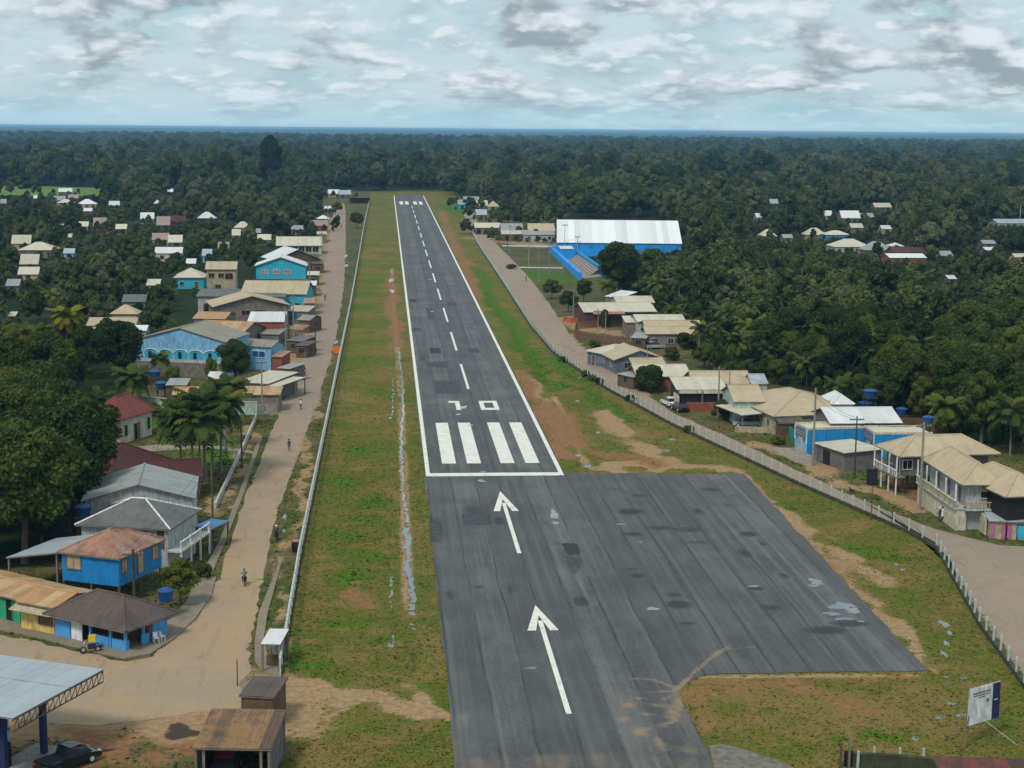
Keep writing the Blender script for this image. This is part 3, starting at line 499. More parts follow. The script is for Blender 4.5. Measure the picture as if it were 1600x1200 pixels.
def rill(px, w0, z, step, gap, seed):
    R = random.Random(seed); pts = resample(PL(px), step); run = []; ww = .8; dd = 0.0
    def flush():
        if len(run) > 1:
            l_ = [(p.x-w_+d, p.y, z) for p, w_, d in run]; r_ = [(p.x+w_+d, p.y, z) for p, w_, d in run]; mb = MB()
            for a, b, c, d in zip(l_[:-1], r_[:-1], r_[1:], l_[1:]): mb.poly([a, b, c, d])
            mb.build('ditch_water', 'puddle', kind='structure')
        run.clear()
    for p in pts:
        if R.random() < gap: flush(); continue
        ww = .8*ww+.2*R.uniform(.1, 1.2); dd = .85*dd+.15*R.uniform(-.8, .8); run.append((p, w0*ww, dd))
    flush()
rill([(624, 545), (626, 572), (627, 590), (629, 612), (630, 640), (629, 668), (626, 690), (627, 720), (628, 748), (631, 775), (634, 800), (635, 822)], .25, .035, .35, .05, 1)
rill([(635, 825), (636, 845), (637, 860), (639, 880), (641, 905), (643, 930), (641, 950), (643, 962)], .42, .035, .25, .015, 2)
rill([(615, 590), (613, 640), (611, 655)], .16, .03, .8, .25, 3); rill([(611, 895), (612, 920), (610, 950)], .16, .03, .5, .2, 4); rill([(641, 975), (644, 985)], .2, .03, .4, .1, 5)
for px, rx, ry in (((611, 438), .9, 9), ((613, 455), .9, 6), ((614, 1000), .22, 1.6), ((608, 1008), .2, .9), ((612, 1010), .3, .6), ((445, 808), .35, 2.6), ((446, 648), .55, 4.5), ((494, 622), .5, 3), ((444, 622), .45, 3.5), ((424, 620), .4, 2), ((525, 510), .8, 7), ((524, 535), .9, 3), ((540, 400), 1, 7), ((541, 415), 1, 6), ((516, 380), .7, 6), ((444, 830), .3, 1), ((1475, 975), .55, 1.6), ((1485, 990), .45, .8), ((1478, 1005), .4, 1.2), ((1475, 1022), .4, 1.0), ((1485, 1100), .8, .4), ((1505, 1118), .9, .6), ((1468, 1122), .7, .4), ((1480, 1058), .6, .4), ((1508, 1060), .5, .3), ((1410, 890), .5, .6), ((1400, 882), .35, .5), ((1050, 687), .9, 1.2), ((1042, 704), .9, 1.2), ((918, 729), .9, 1.3), ((903, 712), .6, .9), ((902, 627), .5, 1.0), ((935, 676), .5, 1.0), ((810, 455), 1.2, 10), ((816, 468), 1.0, 8), ((1430, 1155), .4, .6), ((1350, 792), 1.1, .9), ((1368, 800), 1.1, .9), ((1035, 640), 1.0, 1.3), ((1230, 713), 1.1, 1.0), ((1222, 712), .6, .6), ((910, 590), .9, 1.5)):
    puddle(px, rx, ry, .022)
# ---------------------------------------------------------------- fences
m, nt, b = newmat('wire_mesh'); b.inputs['Base Color'].default_value = (.30, .36, .33, 1); k = NB(nt); tr = k.n('BsdfTransparent'); mx = k.n('MixShader'); mx.inputs[0].default_value = .13
nt.links.new(tr.outputs[0], mx.inputs[1]); nt.links.new(b.outputs[0], mx.inputs[2]); nt.links.new(mx.outputs[0], nt.nodes['Material Output'].inputs[0])
def fence(label, line, gap, ph, post_m, plinth_h, near_y, rail, pw=.13, rail_w=.07):
    root = empty('perimeter_fence', (line[0].x, line[0].y, 0), label=label, cat=None); root['category'] = 'fence'
    ox, oy = line[0].x, line[0].y
    pts = resample(line, gap); far = MB(); pm = MB().prism([(-pw/2, -pw/2, ph), (pw/2, -pw/2, ph), (pw/2, pw/2, ph), (-pw/2, pw/2, ph)], [(-pw/2, -pw/2, -.1), (pw/2, -pw/2, -.1), (pw/2, pw/2, -.1), (-pw/2, pw/2, -.1)]).mesh('post', post_m); cnt = 0
    order = sorted(range(len(pts)), key=lambda i: pts[i].length)
    for i in order:
        p = pts[i]; x, y = p.x-ox, p.y-oy
        if p.y < near_y and cnt < 295: o = link(bpy.data.objects.new('post', pm), root); o.location = (x, y, 0); o.rotation_euler = (random.uniform(-.02, .02), random.uniform(-.02, .02), 0); cnt += 1
        else: far.box(x-pw/2, x+pw/2, y-pw/2, y+pw/2, 0, ph)
    if far.v: far.build('far_posts', post_m, root, kind='stuff')
    net = MB(); pl = MB(); rl = MB()
    for a, b_ in zip(pts[:-1], pts[1:]):
        a = a-Vector((ox, oy)); b_ = b_-Vector((ox, oy)); d = (b_-a).normalized(); n = Vector((-d.y, d.x))
        net.poly([(a.x, a.y, plinth_h), (b_.x, b_.y, plinth_h), (b_.x, b_.y, ph-.12), (a.x, a.y, ph-.12)])
        c = [a+n*.09, b_+n*.09, b_-n*.09, a-n*.09]; pl.prism([(v.x, v.y, plinth_h) for v in c], [(v.x, v.y, -.1) for v in c])
        c = [a+n*rail_w, b_+n*rail_w, b_-n*rail_w, a-n*rail_w]; rl.prism([(v.x, v.y, ph+.005) for v in c], [(v.x, v.y, ph-rail) for v in c])
    net.build('wire_netting', 'wire_mesh', root); pl.build('plinth', 'mosswall', root)
    if rail: rl.build('top_rail', post_m, root)
fence('pale concrete post fence with top rail along the left side of the runway', FL, 2.6, 1.9, 'posttop', .35, 480, .10, .12, .09)
fence('white concrete post and wire fence on low dark wall along the right-hand road', FR[::-1], 2.5, 1.75, 'posttop', .45, 520, 0, .15)

# ---------------------------------------------------------------- grass and weeds as real blades
m, nt, b = newmat('blades'); k = NB(nt); t_ = k.attr('tint'); k.put(b.inputs['Base Color'], k.mix(k.ramp(t_, .35, .65), k.mix(k.ramp(t_, 0, .35), (.25, .18, .075), (.175, .15, .034)), k.mix(k.ramp(t_, .65, 1), (.125, .145, .018), (.085, .165, .012)))); b.inputs['Roughness'].default_value = .8; b.inputs['Specular IOR Level'].default_value = .1
def blades():
    g = np.random.default_rng(77); n = 620000; yy = 96+260*g.random(n)**1.4; xx = g.uniform(-75, 80, n); i = np.clip(((xx-xs[0])/.6).astype(int), 0, nx-1); j = np.clip(np.searchsorted(ys, yy), 0, ny-1)
    road = [PL(q) for q in ([(330, 940), (410, 940), (432, 800), (470, 700), (505, 600), (540, 440), (500, 440), (455, 600), (415, 700), (375, 800)], [(868, 548), (930, 594), (1100, 688), (1300, 780), (1462, 848), (1600, 1055), (1900, 1190), (2100, 900), (1560, 852), (1390, 800), (1205, 715), (1052, 645), (925, 560)])]
    ok = ~in_poly(xx, yy, outline) & ~in_poly(xx, yy, jn) & ~in_poly(xx, yy, PL([(1100, 1160), (1155, 1165), (1225, 1188), (1270, 1220), (1100, 1220)]))
    for q in road: ok &= ~in_poly(xx, yy, q)
    fd = A_['field'][j, i]; ok &= (g.random(n) > A_['dirt'][j, i]*1.3) & (g.random(n) > A_['red'][j, i]*1.1) & (A_['wood'][j, i] < .5) & (g.random(n) < np.where(fd > .5, .8, .45))
    clump = .15+vnoise(xx, yy*.6, 1.3, 9)*.5+vnoise(xx, yy*.6, 4, 10)*.4; ok &= g.random(n) < clump*np.clip((345-yy)/150, 0, 1)
    xx, yy, i, j = xx[ok], yy[ok], i[ok], j[ok]; n = len(xx); L_ = A_['lush'][j, i]; D_ = A_['dry'][j, i]
    tint = np.clip(.27+.75*vnoise(xx, yy*.5, 5, 12)+.25*(g.random(n)-.5)+.45*L_-.3*D_, 0, 1); h = g.uniform(.035, .105, n)*(1+.7*L_)*np.where(A_['field'][j, i] > .5, 1, 1.5)
    a = g.random(n)*6.28; V = np.empty((n, 2, 3, 3)); T = np.empty((n, 2))
    for q in range(2):
        aa = a+q*1.7; dx, dy = np.cos(aa), np.sin(aa); w_ = h*g.uniform(1.0, 2.2, n); lx, ly = g.normal(0, 1.1, n)*h, g.normal(0, 1.1, n)*h
        V[:, q, 0] = np.stack([xx-dx*w_, yy-dy*w_, np.full(n, -.01)], 1); V[:, q, 1] = np.stack([xx+dx*w_, yy+dy*w_, np.full(n, -.01)], 1); V[:, q, 2] = np.stack([xx+lx, yy+ly, h], 1)
    me = bpy.data.meshes.new('grass'); vv = V.reshape(-1, 3).astype(np.float32); me.vertices.add(len(vv)); me.vertices.foreach_set('co', vv.ravel()); me.loops.add(len(vv)); me.loops.foreach_set('vertex_index', np.arange(len(vv), dtype=np.int32)); me.polygons.add(len(vv)//3); me.polygons.foreach_set('loop_start', np.arange(0, len(vv), 3, dtype=np.int32)); me.update(calc_edges=True)
    me.attributes.new('tint', 'FLOAT', 'POINT').data.foreach_set('value', np.repeat(tint, 6).astype(np.float32)); me.materials.append(MATS['blades']); o = link(bpy.data.objects.new('grass', me)); tag(o, 'patchy short grass and weeds on the airfield strips', 'grass', kind='stuff'); print('blades', n)
blades()
# ================================================================ BUILDINGS
def frame(A, B, C, depth, h):
    a, b = G(*A, h), G(*B, h); x = (b-a).normalized(); y = Vector((-x.y, x.x))
    if C:
        v = G(*C, h)-b; dl = atan2(y.x*v.y-y.y*v.x, y.dot(v))/2; c_, s_ = cos(dl), sin(dl); x = Vector((x.x*c_-x.y*s_, x.x*s_+x.y*c_)); y = Vector((-x.y, x.x))
        depth = v.dot(y); L = (b-a).dot(x); a = b-x*L
    else: L = (b-a).length
    return a, x, L, depth
def roof_planes(rt, L, D, h, r):
    if rt == 'gx': return [[(0, 0, h), (L, 0, h), (L, D/2, h+r), (0, D/2, h+r)], [(L, D, h), (0, D, h), (0, D/2, h+r), (L, D/2, h+r)]], [((0, D/2, h+r), (L, D/2, h+r))]
    if rt == 'gy': return [[(0, D, h), (0, 0, h), (L/2, 0, h+r), (L/2, D, h+r)], [(L, 0, h), (L, D, h), (L/2, D, h+r), (L/2, 0, h+r)]], [((L/2, 0, h+r), (L/2, D, h+r))]
    if rt == 'hip':
        if L >= D: i = min(D/2, L/2*.98); p, q = (i, D/2, h+r), (L-i, D/2, h+r); P_ = [[(0, 0, h), (L, 0, h), q, p], [(L, D, h), (0, D, h), p, q], [(0, D, h), (0, 0, h), p], [(L, 0, h), (L, D, h), q]]
        else: i = min(L/2, D/2*.98); p, q = (L/2, i, h+r), (L/2, D-i, h+r); P_ = [[(0, 0, h), (L, 0, h), p], [(L, D, h), (0, D, h), q], [(0, D, h), (0, 0, h), p, q], [(L, 0, h), (L, D, h), q, p]]
        c = [(0, 0, h), (L, 0, h), (L, D, h), (0, D, h)]
        E_ = [(p, q), (c[0], p), (c[1], q if L >= D else p), (c[2], q), (c[3], p if L >= D else q)]; return P_, E_
    if rt in ('mf', 'flat'): return [[(0, 0, h), (L, 0, h), (L, D, h+r), (0, D, h+r)]], []
    if rt == 'ml': return [[(0, 0, h), (L, 0, h+r), (L, D, h+r), (0, D, h)]], []
def plane_z(pl):
    p = [Vector(v) for v in pl[:3]]; n = (p[1]-p[0]).cross(p[2]-p[0]); d = n.dot(p[0]); return lambda x, y: (d-n.x*x-n.y*y)/n.z
def window(root, side, pos, z0, wd, ht, L, D, o, fm='white', pm='glass', kind='window', depth=.06):
    """side f/l/r/b; pos = metres along that wall to the opening's middle"""
    def tr(u, out, z):
        if side == 'f': return (u, o-out, z)
        if side == 'r': return (L-o+out, u, z)
        if side == 'l': return (o-out, u, z)
        return (u, D-o+out, z)
    def bx(mb, u0, u1, z0_, z1, o0, o1):
        mb.prism([tr(u0, o1, z1), tr(u1, o1, z1), tr(u1, o0, z1), tr(u0, o0, z1)], [tr(u0, o1, z0_), tr(u1, o1, z0_), tr(u1, o0, z0_), tr(u0, o0, z0_)])
    fr = MB(); t = .09; a, b_ = pos-wd/2, pos+wd/2
    bx(fr, a-t, a, z0-t, z0+ht+t, 0, depth+.03); bx(fr, b_, b_+t, z0-t, z0+ht+t, 0, depth+.03); bx(fr, a, b_, z0+ht, z0+ht+t, 0, depth+.03)
    if kind != 'door': bx(fr, a, b_, z0-t, z0, 0, depth+.07)
    w_ = fr.build(kind, fm, root); pn = MB(); bx(pn, a, b_, z0, z0+ht, -.05, .018); pn.build('pane' if kind == 'window' else 'panel', pm, w_)  # dark panes and panels paint in the unlit inside of openings
    if kind == 'window' and wd > .8: mu = MB(); bx(mu, pos-.03, pos+.03, z0, z0+ht, .02, .05); mu.build('mullion', fm, w_)
    return w_
def house(label, A, B, C=None, depth=None, h=3.0, base=0.0, rt='gx', rise=1.2, over=.45, wall='cream', roof='r_tan', ops='auto', strip=1.05, sep=True, cat='house', name='house', posts=None, stilts=True, cap=None, keep=True, shut='glass', trim='palegrey', floor_z=None, group=None, ridge_y=None):
    a, x, L, D = frame(A, B, C, depth, h); rz = atan2(x.y, x.x)
    if ridge_y is not None:        # set the rise so that the ridge stands where it was surveyed
        y_ = Vector((-x.y, x.x)); m_ = a + x*(L/2) + y_*(D/2 if rt in ('gx', 'hip') else (0 if rt == 'gy' else D)); lo, hi = .25, 7.0
        for _ in range(30):
            md = (lo+hi)/2
            if PX(m_.x, m_.y, h+md)[1] > ridge_y: lo = md
            else: hi = md
        rise = lo
    root = empty(name, (a.x, a.y, 0), rz, label=label, cat=cat, group=group)
    planes, ridges = roof_planes(rt, L, D, h, rise); zs = [plane_z(p) for p in planes]; zr = lambda u, v: min(z(u, v) for z in zs)
    if sep:
        deck = MB()
        for p in planes: deck.prism([Vector(v)-Vector((0, 0, .03)) for v in p], [Vector(v)-Vector((0, 0, .12)) for v in p])
        ro = deck.build('roof', 'oldwood', root)
        for p in planes:
            for t, bt, uv in strips(p, strip, .012): MB().prism(t, bt, uv).build('roof_sheet', roof, ro)
        for e in ridges:
            q = [Vector(v)+Vector((0, 0, .05)) for v in e]; MB().tube(q, .11, 5).build('ridge_cap', cap or roof, ro)
    else:
        mb = MB()
        for p in planes:
            for t, bt, uv in strips(p, strip*1.3, .01): mb.prism(t, bt, uv)
        ro = mb.build('roof', roof, root)
    o = over
    if wall:
        mb = MB(); ring = [(o, o), (L/2, o), (L-o, o), (L-o, D/2), (L-o, D-o), (L/2, D-o), (o, D-o), (o, D/2)]
        for (u, v), (u2, v2) in zip(ring, ring[1:]+ring[:1]): mb.poly([(u, v, base), (u2, v2, base), (u2, v2, zr(u2, v2)-.13), (u, v, zr(u, v)-.13)])
        if base > .3: mb.poly([(o, o, base), (o, D-o, base), (L-o, D-o, base), (L-o, o, base)])
        mb.build('wall', wall, root)
    if base > .6 and stilts:
        for u in np.linspace(o+.1, L-o-.1, max(2, round(L/2.6))):
            for v in np.linspace(o+.1, D-o-.1, max(2, round(D/3))): MB().box(u-.09, u+.09, v-.09, v+.09, 0, base).build('stilt', 'wood', root)
    if posts:
        for u, v in ([(o, o), (L-o, o), (L-o, D-o), (o, D-o)] if posts is True else posts): MB().box(u-.08, u+.08, v-.08, v+.08, 0, zr(u, v)-.1).build('post', 'oldwood', root)
    if ops == 'auto' and wall:
        nwin = max(1, int((L-2*o)/3.2)); R = random.Random(label)
        dr = R.randrange(nwin) if nwin > 1 else -1
        for i in range(nwin):
            u = o + (L-2*o)*(i+.5)/nwin
            if i == dr: window(root, 'f', u, base+.05, .85, 2.0, L, D, o, trim, 'wood', 'door')
            else: window(root, 'f', u, base+1.0, 1.1, 1.0, L, D, o, trim, shut)
        for sd in 'lr':
            nw = max(1, int((D-2*o)/4))
            for i in range(nw): window(root, sd, o+(D-2*o)*(i+.5)/nw, base+1.0, 1.0, 1.0, L, D, o, trim, shut)
    elif ops and ops != 'auto':
        for op in ops: window(root, op[0], op[1] if op[1] > 1 or op[1] < 0 else (L if op[0] in 'fb' else D)*op[1], *op[2:5], L, D, o, *(op[5:] if len(op) > 5 else (trim, shut)))
    c = a + x*(L/2) + Vector((-x.y, x.x))*(D/2); FOOT.append((c.x, c.y, x, L/2+1.0, D/2+1.0))
    if keep:
        y_ = Vector((-x.y, x.x)); q = [a, a+x*L, a+x*L+y_*D, a+y_*D]; pp = [PX(v.x, v.y, h) for v in q]+[PX(c.x, c.y, h+rise)]
        y1_ = max(p[1] for p in pp); sc_ = (y1_-200)/45.4; KEEP.append((min(p[0] for p in pp), max(p[0] for p in pp), min(p[1] for p in pp), y1_ + (1.2*sc_ if keep is True else keep*sc_), c.y-D/2))
    root['L'] = L; root['D'] = D
    return root, L, D, zr
def post_clean(root):
    for k_ in ('L', 'D'):
        if k_ in root: del root[k_]
# ---- left, foreground corner
r, L, D, zr = house('corner cafe with brown hipped roof and bright blue counter walls', (79, 955), (196, 988), (271, 955), h=2.15, rt='hip', rise=1.9, over=.7, wall=None, roof='r_brown', cat='cafe', name='cafe', posts=None, ops=None, keep=3)
o = .75
for nm, seg in (('front_counter', [(o, o, L*.26, o+.2), (L*.52, o, L*.72, o+.2), (L*.76, o, L-o, o+.2)]), ('side_counter', [(L-o-.2, o, L-o, D*.18), (L-o-.2, D*.42, L-o, D-o)])):
    for s_ in seg: MB().box(s_[0], s_[2], s_[1], s_[3], 0.13, 1.0 if nm == 'front_counter' and s_[0] > 1 else 1.0 if nm == 'side_counter' else 2.2).build(nm, 'cafeblue', r)
MB().box(L*.27, L*.40, o+.02, o+.14, .13, 1.95).build('white_door', 'white', r); MB().box(o, L-o, D*.55, D*.6, .1, 2.6).build('inner_wall', 'brickred', r); MB().box(o, o+.15, o+.3, D-o, .1, 2.2).build('back_wall', 'cafeblue', r); MB().box(o+.2, L-o-.1, D-o-.15, D-o, .1, 2.2).build('back_wall', 'cafeblue', r)
for u, v in ((L-o-.1, o+.1), (o+.1, o+.1), (L*.5, o+.1), (L-o-.1, D*.45), (L-o-.1, D-o-.1), (L*.74, o+.1)): MB().box(u-.11, u+.11, v-.11, v+.11, .13, 2.25).build('post', 'cafeblue', r)
MB().box(L-o-.18, L-o-.02, D*.62, D-o, 1.02, 2.1).build('side_panel', 'cafeblue', r); MB().box(.12, L*.94, .06, .1, 2.06, 2.14).build('gutter', 'palegrey', r)
house('bright blue wooden house on stilts with rusty hipped roof', (90, 862), (187, 874), (256, 842), h=4.6, base=1.8, rt='hip', rise=1.7, over=.35, wall='bluewood', roof='r_rust', ops=[('f', .24, 3.1, 1.5, 1.2, 'oldwood', 'shutter'), ('r', .16, 3.0, .9, 1.2, 'oldwood', 'shutter'), ('r', .5, 2.3, 1.0, 2.1, 'oldwood', 'shutter', 'door'), ('r', .82, 3.0, 1.0, 1.2, 'oldwood', 'shutter')], keep=5)
house('open grey metal lean-to roof on thin posts beside the blue stilt house', (13, 870), (90, 881), (159, 849), h=3.4, rt='ml', rise=1.1, over=.2, wall=None, roof='r_metal', cat='shelter', name='lean_to', posts=True, ops=None)
house('shop with orange rusted roof and green doors at the left edge', (-55, 905), (28, 938), (94, 912), h=2.4, rt='gx', rise=.55, over=.35, wall='dark', roof='r_orange', ops=[('f', .72, .1, 1.1, 1.9, 'green', 'green', 'door'), ('f', .93, .1, .9, 1.9, 'green', 'green', 'door'), ('f', .5, .1, 1.1, 1.9, 'green', 'green', 'door')], cat='shop', name='shop', keep=3)
r, L, D, zr = house('yellow shop with tan rusted roof between green shop and cafe', (29, 938), (84, 951), (150, 923), h=2.6, rt='gx', rise=.6, over=.3, wall='yellow', roof='r_orange', ops=[('f', .72, .9, 1.5, 1.2, 'wood', 'wood')], cat='shop', name='shop', keep=3)
MB().prism([(-.2, .28, 2.35), (L+.1, .28, 2.35), (L+.1, -.7, 2.05), (-.2, -.7, 2.05)], [(-.2, .28, 2.3), (L+.1, .28, 2.3), (L+.1, -.7, 2.0), (-.2, -.7, 2.0)]).build('awning', 'tanwall', r)
# ---- grey balcony houses
r, L, D, zr = house('grey hipped roof house with white ridge caps and road balcony', (124, 816), (266, 828), (300, 796), h=4.6, rt='hip', rise=2.0, over=.5, wall='palegrey', roof='r_grey', cap='white', ops=[('f', .45, 2.9, 1.3, 1.1, 'white', 'glass'), ('f', .72, 2.9, .9, 1.1, 'white', 'glass'), ('f', .88, 2.4, .9, 2.0, 'white', 'wood', 'door')], keep=3)
for v in np.linspace(.3, D-.4, 4): MB().box(L+.9, L+1.08, v-.09, v+.09, 0, 3.4).build('balcony_post', 'white', r)
MB().box(L-.5, L+1.1, .1, D-.2, 2.2, 2.35).build('balcony_floor', 'paleconcrete', r)
for v in np.linspace(.3, D-.4, 15): MB().box(L+.98, L+1.03, v-.03, v+.03, 2.35, 3.25).build('baluster', 'palegreen', r)
MB().box(L+.93, L+1.08, .1, D-.2, 3.25, 3.35).build('handrail', 'white', r)
r, L, D, zr = house('long pale grey gabled roof house behind the grey hipped one', (126, 784), (306, 779), depth=11, h=5.3, rt='gy', rise=1.7, over=.4, wall='palegrey', roof='r_lightgrey', keep=.5)
for v in (1, 4, 7): MB().box(L-.3, L-.14, v-.09, v+.09, 0, 5.1).build('porch_post', 'white', r)
house('dark red hipped roof hall half hidden by big trees', (112, 727), (180, 744), (253, 717), h=3.8, rt='hip', rise=2.5, over=.6, wall='darkbrick', roof='r_darkred', ops=None, cat='hall', name='parish_hall', keep=.2, strip=.9)
house('low dark red roof wing beneath the tall palms', (188, 748), (318, 742), depth=7, h=3.1, rt='gx', rise=1.3, over=.4, wall='darkbrick', roof='r_darkred', ops=None, cat='annex', name='annex', keep=False)
r, L, D, zr = house('small cream chapel with red tiled hipped roof on green lawn', (140, 650), (190, 656), (232, 639), h=3.7, rt='hip', rise=2.7, over=.55, wall='cream', roof='r_redtile', strip=.8, ops=[('f', .8, 1.0, .7, 1.4, 'cream', 'glass'), ('r', .2, 1.0, .8, 1.6, 'cream', 'glass'), ('r', .5, .05, 1.5, 2.4, 'cream', 'dark', 'door'), ('r', .58, .05, .8, 2.4, 'cream', 'shutter', 'door'), ('r', .85, 1.0, .8, 1.8, 'cream', 'glass')], cat='chapel', name='chapel', keep=3.2)
MB().box(L-.62, L-.48, .48, .62, 0, 3.6).build('corner_column', 'shutter', r)
# ---- sky blue house with arches
r, L, D, zr = house('large sky blue house with row of arched balcony openings', (210, 530), (352, 535), depth=13, h=6.6, rt='gy', rise=2.3, over=.25, wall='skyblue', roof='r_khaki', ops=None, keep=3.4)
for i in range(5):
    cx = 1.6 + (L-3.0)*(i+.5)/5; hw = (L-3.0)/10*.82; z0 = 3.2; ar = MB(); pts = [(cx-hw, z0), (cx+hw, z0), (cx+hw, z0+1.1)] + [(cx+hw*cos(t), z0+1.1+.55*sin(t)) for t in np.linspace(.2, pi-.2, 7)] + [(cx-hw, z0+1.1)]
    ar.prism([(u, .22, z) for u, z in pts], [(u, .40, z) for u, z in pts]); ao = ar.build('arch_opening', 'turquoise', r)
    MB().box(cx-hw*.45, cx+hw*.1, .2, .24, z0+.1, z0+1.3).build('doorway' if i % 2 else 'inner_window', 'glass', ao)
    fr = MB(); ring = [(cx+(hw+.12)*cos(t), z0+1.1+.67*sin(t)) for t in np.linspace(0, pi, 9)]; fr.tube([(u, .16, z) for u, z in ring], .09, 5); fr.build('arch_trim', 'white', ao)
MB().box(.2, L-.2, .05, .2, 2.6, 3.15).build('balcony_wall', 'paleconcrete', r); MB().box(.22, L-.22, .12, .24, 0, 2.6).build('lower_wall', 'greybrown', r)
r, L, D, zr = house('right wing of the sky blue house with khaki roof and blue window', (350, 538), (424, 543), depth=5.5, h=4.4, rt='gx', rise=.9, over=.25, wall='skyblue', roof='r_khaki', ops=[('f', .72, 2.4, 2.6, 1.1, 'white', 'tank')], cat='house wing', name='house_wing', keep=2)
house('red brick box building with plain white sloping roof', (386, 503), (444, 503), depth=9, h=5.2, rt='mf', rise=1.1, over=.25, wall='brickred', roof='r_white', ops=[('r', .5, 2.8, 1.6, 1.4, 'white', 'glass')], keep=3.5, cat='building', name='brick_building')
house('wide orange tan roof left of the red brick building', (298, 519), (379, 522), depth=13, h=4.2, rt='gx', over=.4, wall='greybrown', roof='r_orange', ridge_y=502, rise=1, keep=.3)
house('tan gabled house with dim wall and pink window shutters', (332, 480), (455, 477), depth=13, h=4.6, rt='gy', rise=2.3, over=.6, wall='greybrown', roof='r_tan', ops=[('f', .1, 2.6, 1.8, .8, 'pinkshutter', 'pinkshutter'), ('f', .42, 2.6, 1.8, 1.0, 'pinkshutter', 'dark'), ('f', .58, 2.6, 1.8, 1.0, 'pinkshutter', 'dark'), ('f', .76, 2.6, 1.8, 1.0, 'pinkshutter', 'pinkshutter')], keep=2)
house('small tan porch roof facing the street beside the pink shutter house', (446, 486), (482, 487), depth=6, h=3.0, rt='mf', rise=.7, over=.2, wall='bluegrey', roof='r_tan', ops=None, cat='porch', name='porch')
house('long grey roof with low walls behind the pink shutter house', (306, 463), (446, 464), depth=13, h=3.8, rt='gx', over=.4, wall='palegrey', roof='r_grey', ridge_y=452, keep=.3)
house('broad tan roof house with turquoise front by the street', (375, 459), (479, 460), depth=15, h=4.2, rt='gx', over=.4, wall='turquoise', roof='r_tan', ridge_y=439, keep=.3)
house('turquoise gabled house with white roof and three pink windows', (397, 416), (480, 416), depth=13, h=3.9, rt='gy', over=.5, wall='turquoise', roof='r_white', ridge_y=402, ops=[('f', .2, 1.6, 1.8, 1.2, 'white', 'pinkshutter'), ('f', .42, 1.6, 1.8, 1.2, 'white', 'pinkshutter'), ('f', .62, 1.6, 1.8, 1.2, 'white', 'pinkshutter')], keep=4)
house('brown wooden gabled house with white roof behind the turquoise house', (428, 407), (503, 405), depth=15, h=4.2, rt='gy', over=.5, wall='wood', roof='r_white', ridge_y=390, keep=1)
house('long pale green school building with cream roof and columns', (431, 384), (504, 384), depth=13, h=3.0, rt='gx', over=.5, wall='palegreen', roof='r_cream', ridge_y=370, ops=[('f', t, .8, 2.0, 1.9, 'cream', 'dark') for t in (.1, .25, .4, .55, .7, .85)], keep=3.5, cat='school', name='school_building')
house('tall tan two-storey house with gabled tan roof among trees', (320, 421), (370, 421), depth=9, h=6.2, rt='gx', over=.4, wall='tanwall', roof='r_tan', ridge_y=409, ops=[('f', .2, 3.9, 1.5, 1.2, 'tanwall', 'dark'), ('f', .5, 3.9, 1.5, 1.2, 'tanwall', 'dark'), ('f', .75, 3.5, 2, 1.6, 'tanwall', 'dark'), ('f', .4, .8, 1.5, 1.2, 'tanwall', 'dark')], keep=5)
house('cream hipped roof house with teal porch left of the two-storey house', (270, 434), (320, 434), depth=10, h=3.2, rt='hip', over=.4, wall='turquoise', roof='r_cream', ridge_y=419, keep=2)
# lower street-side sheds
house('cream flat roof shed by the street below the sky blue house', (380, 594), (419, 600), (430, 582), h=3.0, rt='mf', rise=.3, over=.2, wall='greybrown', roof='r_cream', ops=None, cat='shed', name='shed')
house('little cream awning roof jutting toward the street', (421, 601), (436, 604), (443, 589), h=2.7, rt='mf', rise=.2, over=.15, wall=None, roof='r_cream', posts=True, cat='awning', name='awning_roof', ops=None)
house('orange rusted shed roof beside the street pole', (374, 617), (438, 617), depth=5.5, h=2.8, rt='mf', rise=.5, over=.25, wall='greybrown', roof='r_orange', ops=None, cat='shed', name='shed')
house('small white shed roof behind the drooping tree', (322, 592), (352, 592), depth=5, h=2.9, rt='mf', rise=.5, over=.2, wall='wood', roof='r_white', ops=None, cat='shed', name='shed')
house('orange shed roof above the pale green garden wall', (268, 617), (308, 617), depth=5, h=2.8, rt='gx', rise=.8, over=.2, wall='wood', roof='r_orange', ops=None, cat='shed', name='shed')
house('pale grey shed roof beside the blue tank above the garden wall', (258, 602), (292, 602), depth=5, h=2.9, rt='mf', rise=.4, over=.2, wall='wood', roof='r_lightgrey', ops=None, cat='shed', name='shed')
house('rusty brown stall roof in front of the red brick building', (449, 514), (472, 516), depth=5, h=3.2, rt='gx', rise=.7, over=.2, wall=None, roof='r_rust', posts=True, cat='stall', name='stall', ops=None)
house('small rusty kiosk roof right of the sky blue house', (423, 557), (441, 558), depth=4, h=3.0, rt='mf', rise=.6, over=.2, wall='brickred', roof='r_rust', cat='kiosk', name='kiosk', ops=None)
house('blue tarpaulin stall beside the balcony house', (313, 819), (330, 827), (339, 814), h=2.4, rt='mf', rise=.2, over=.15, wall=None, roof='r_bluetarp', posts=True, cat='stall', name='tarp_stall', ops=None, strip=3)
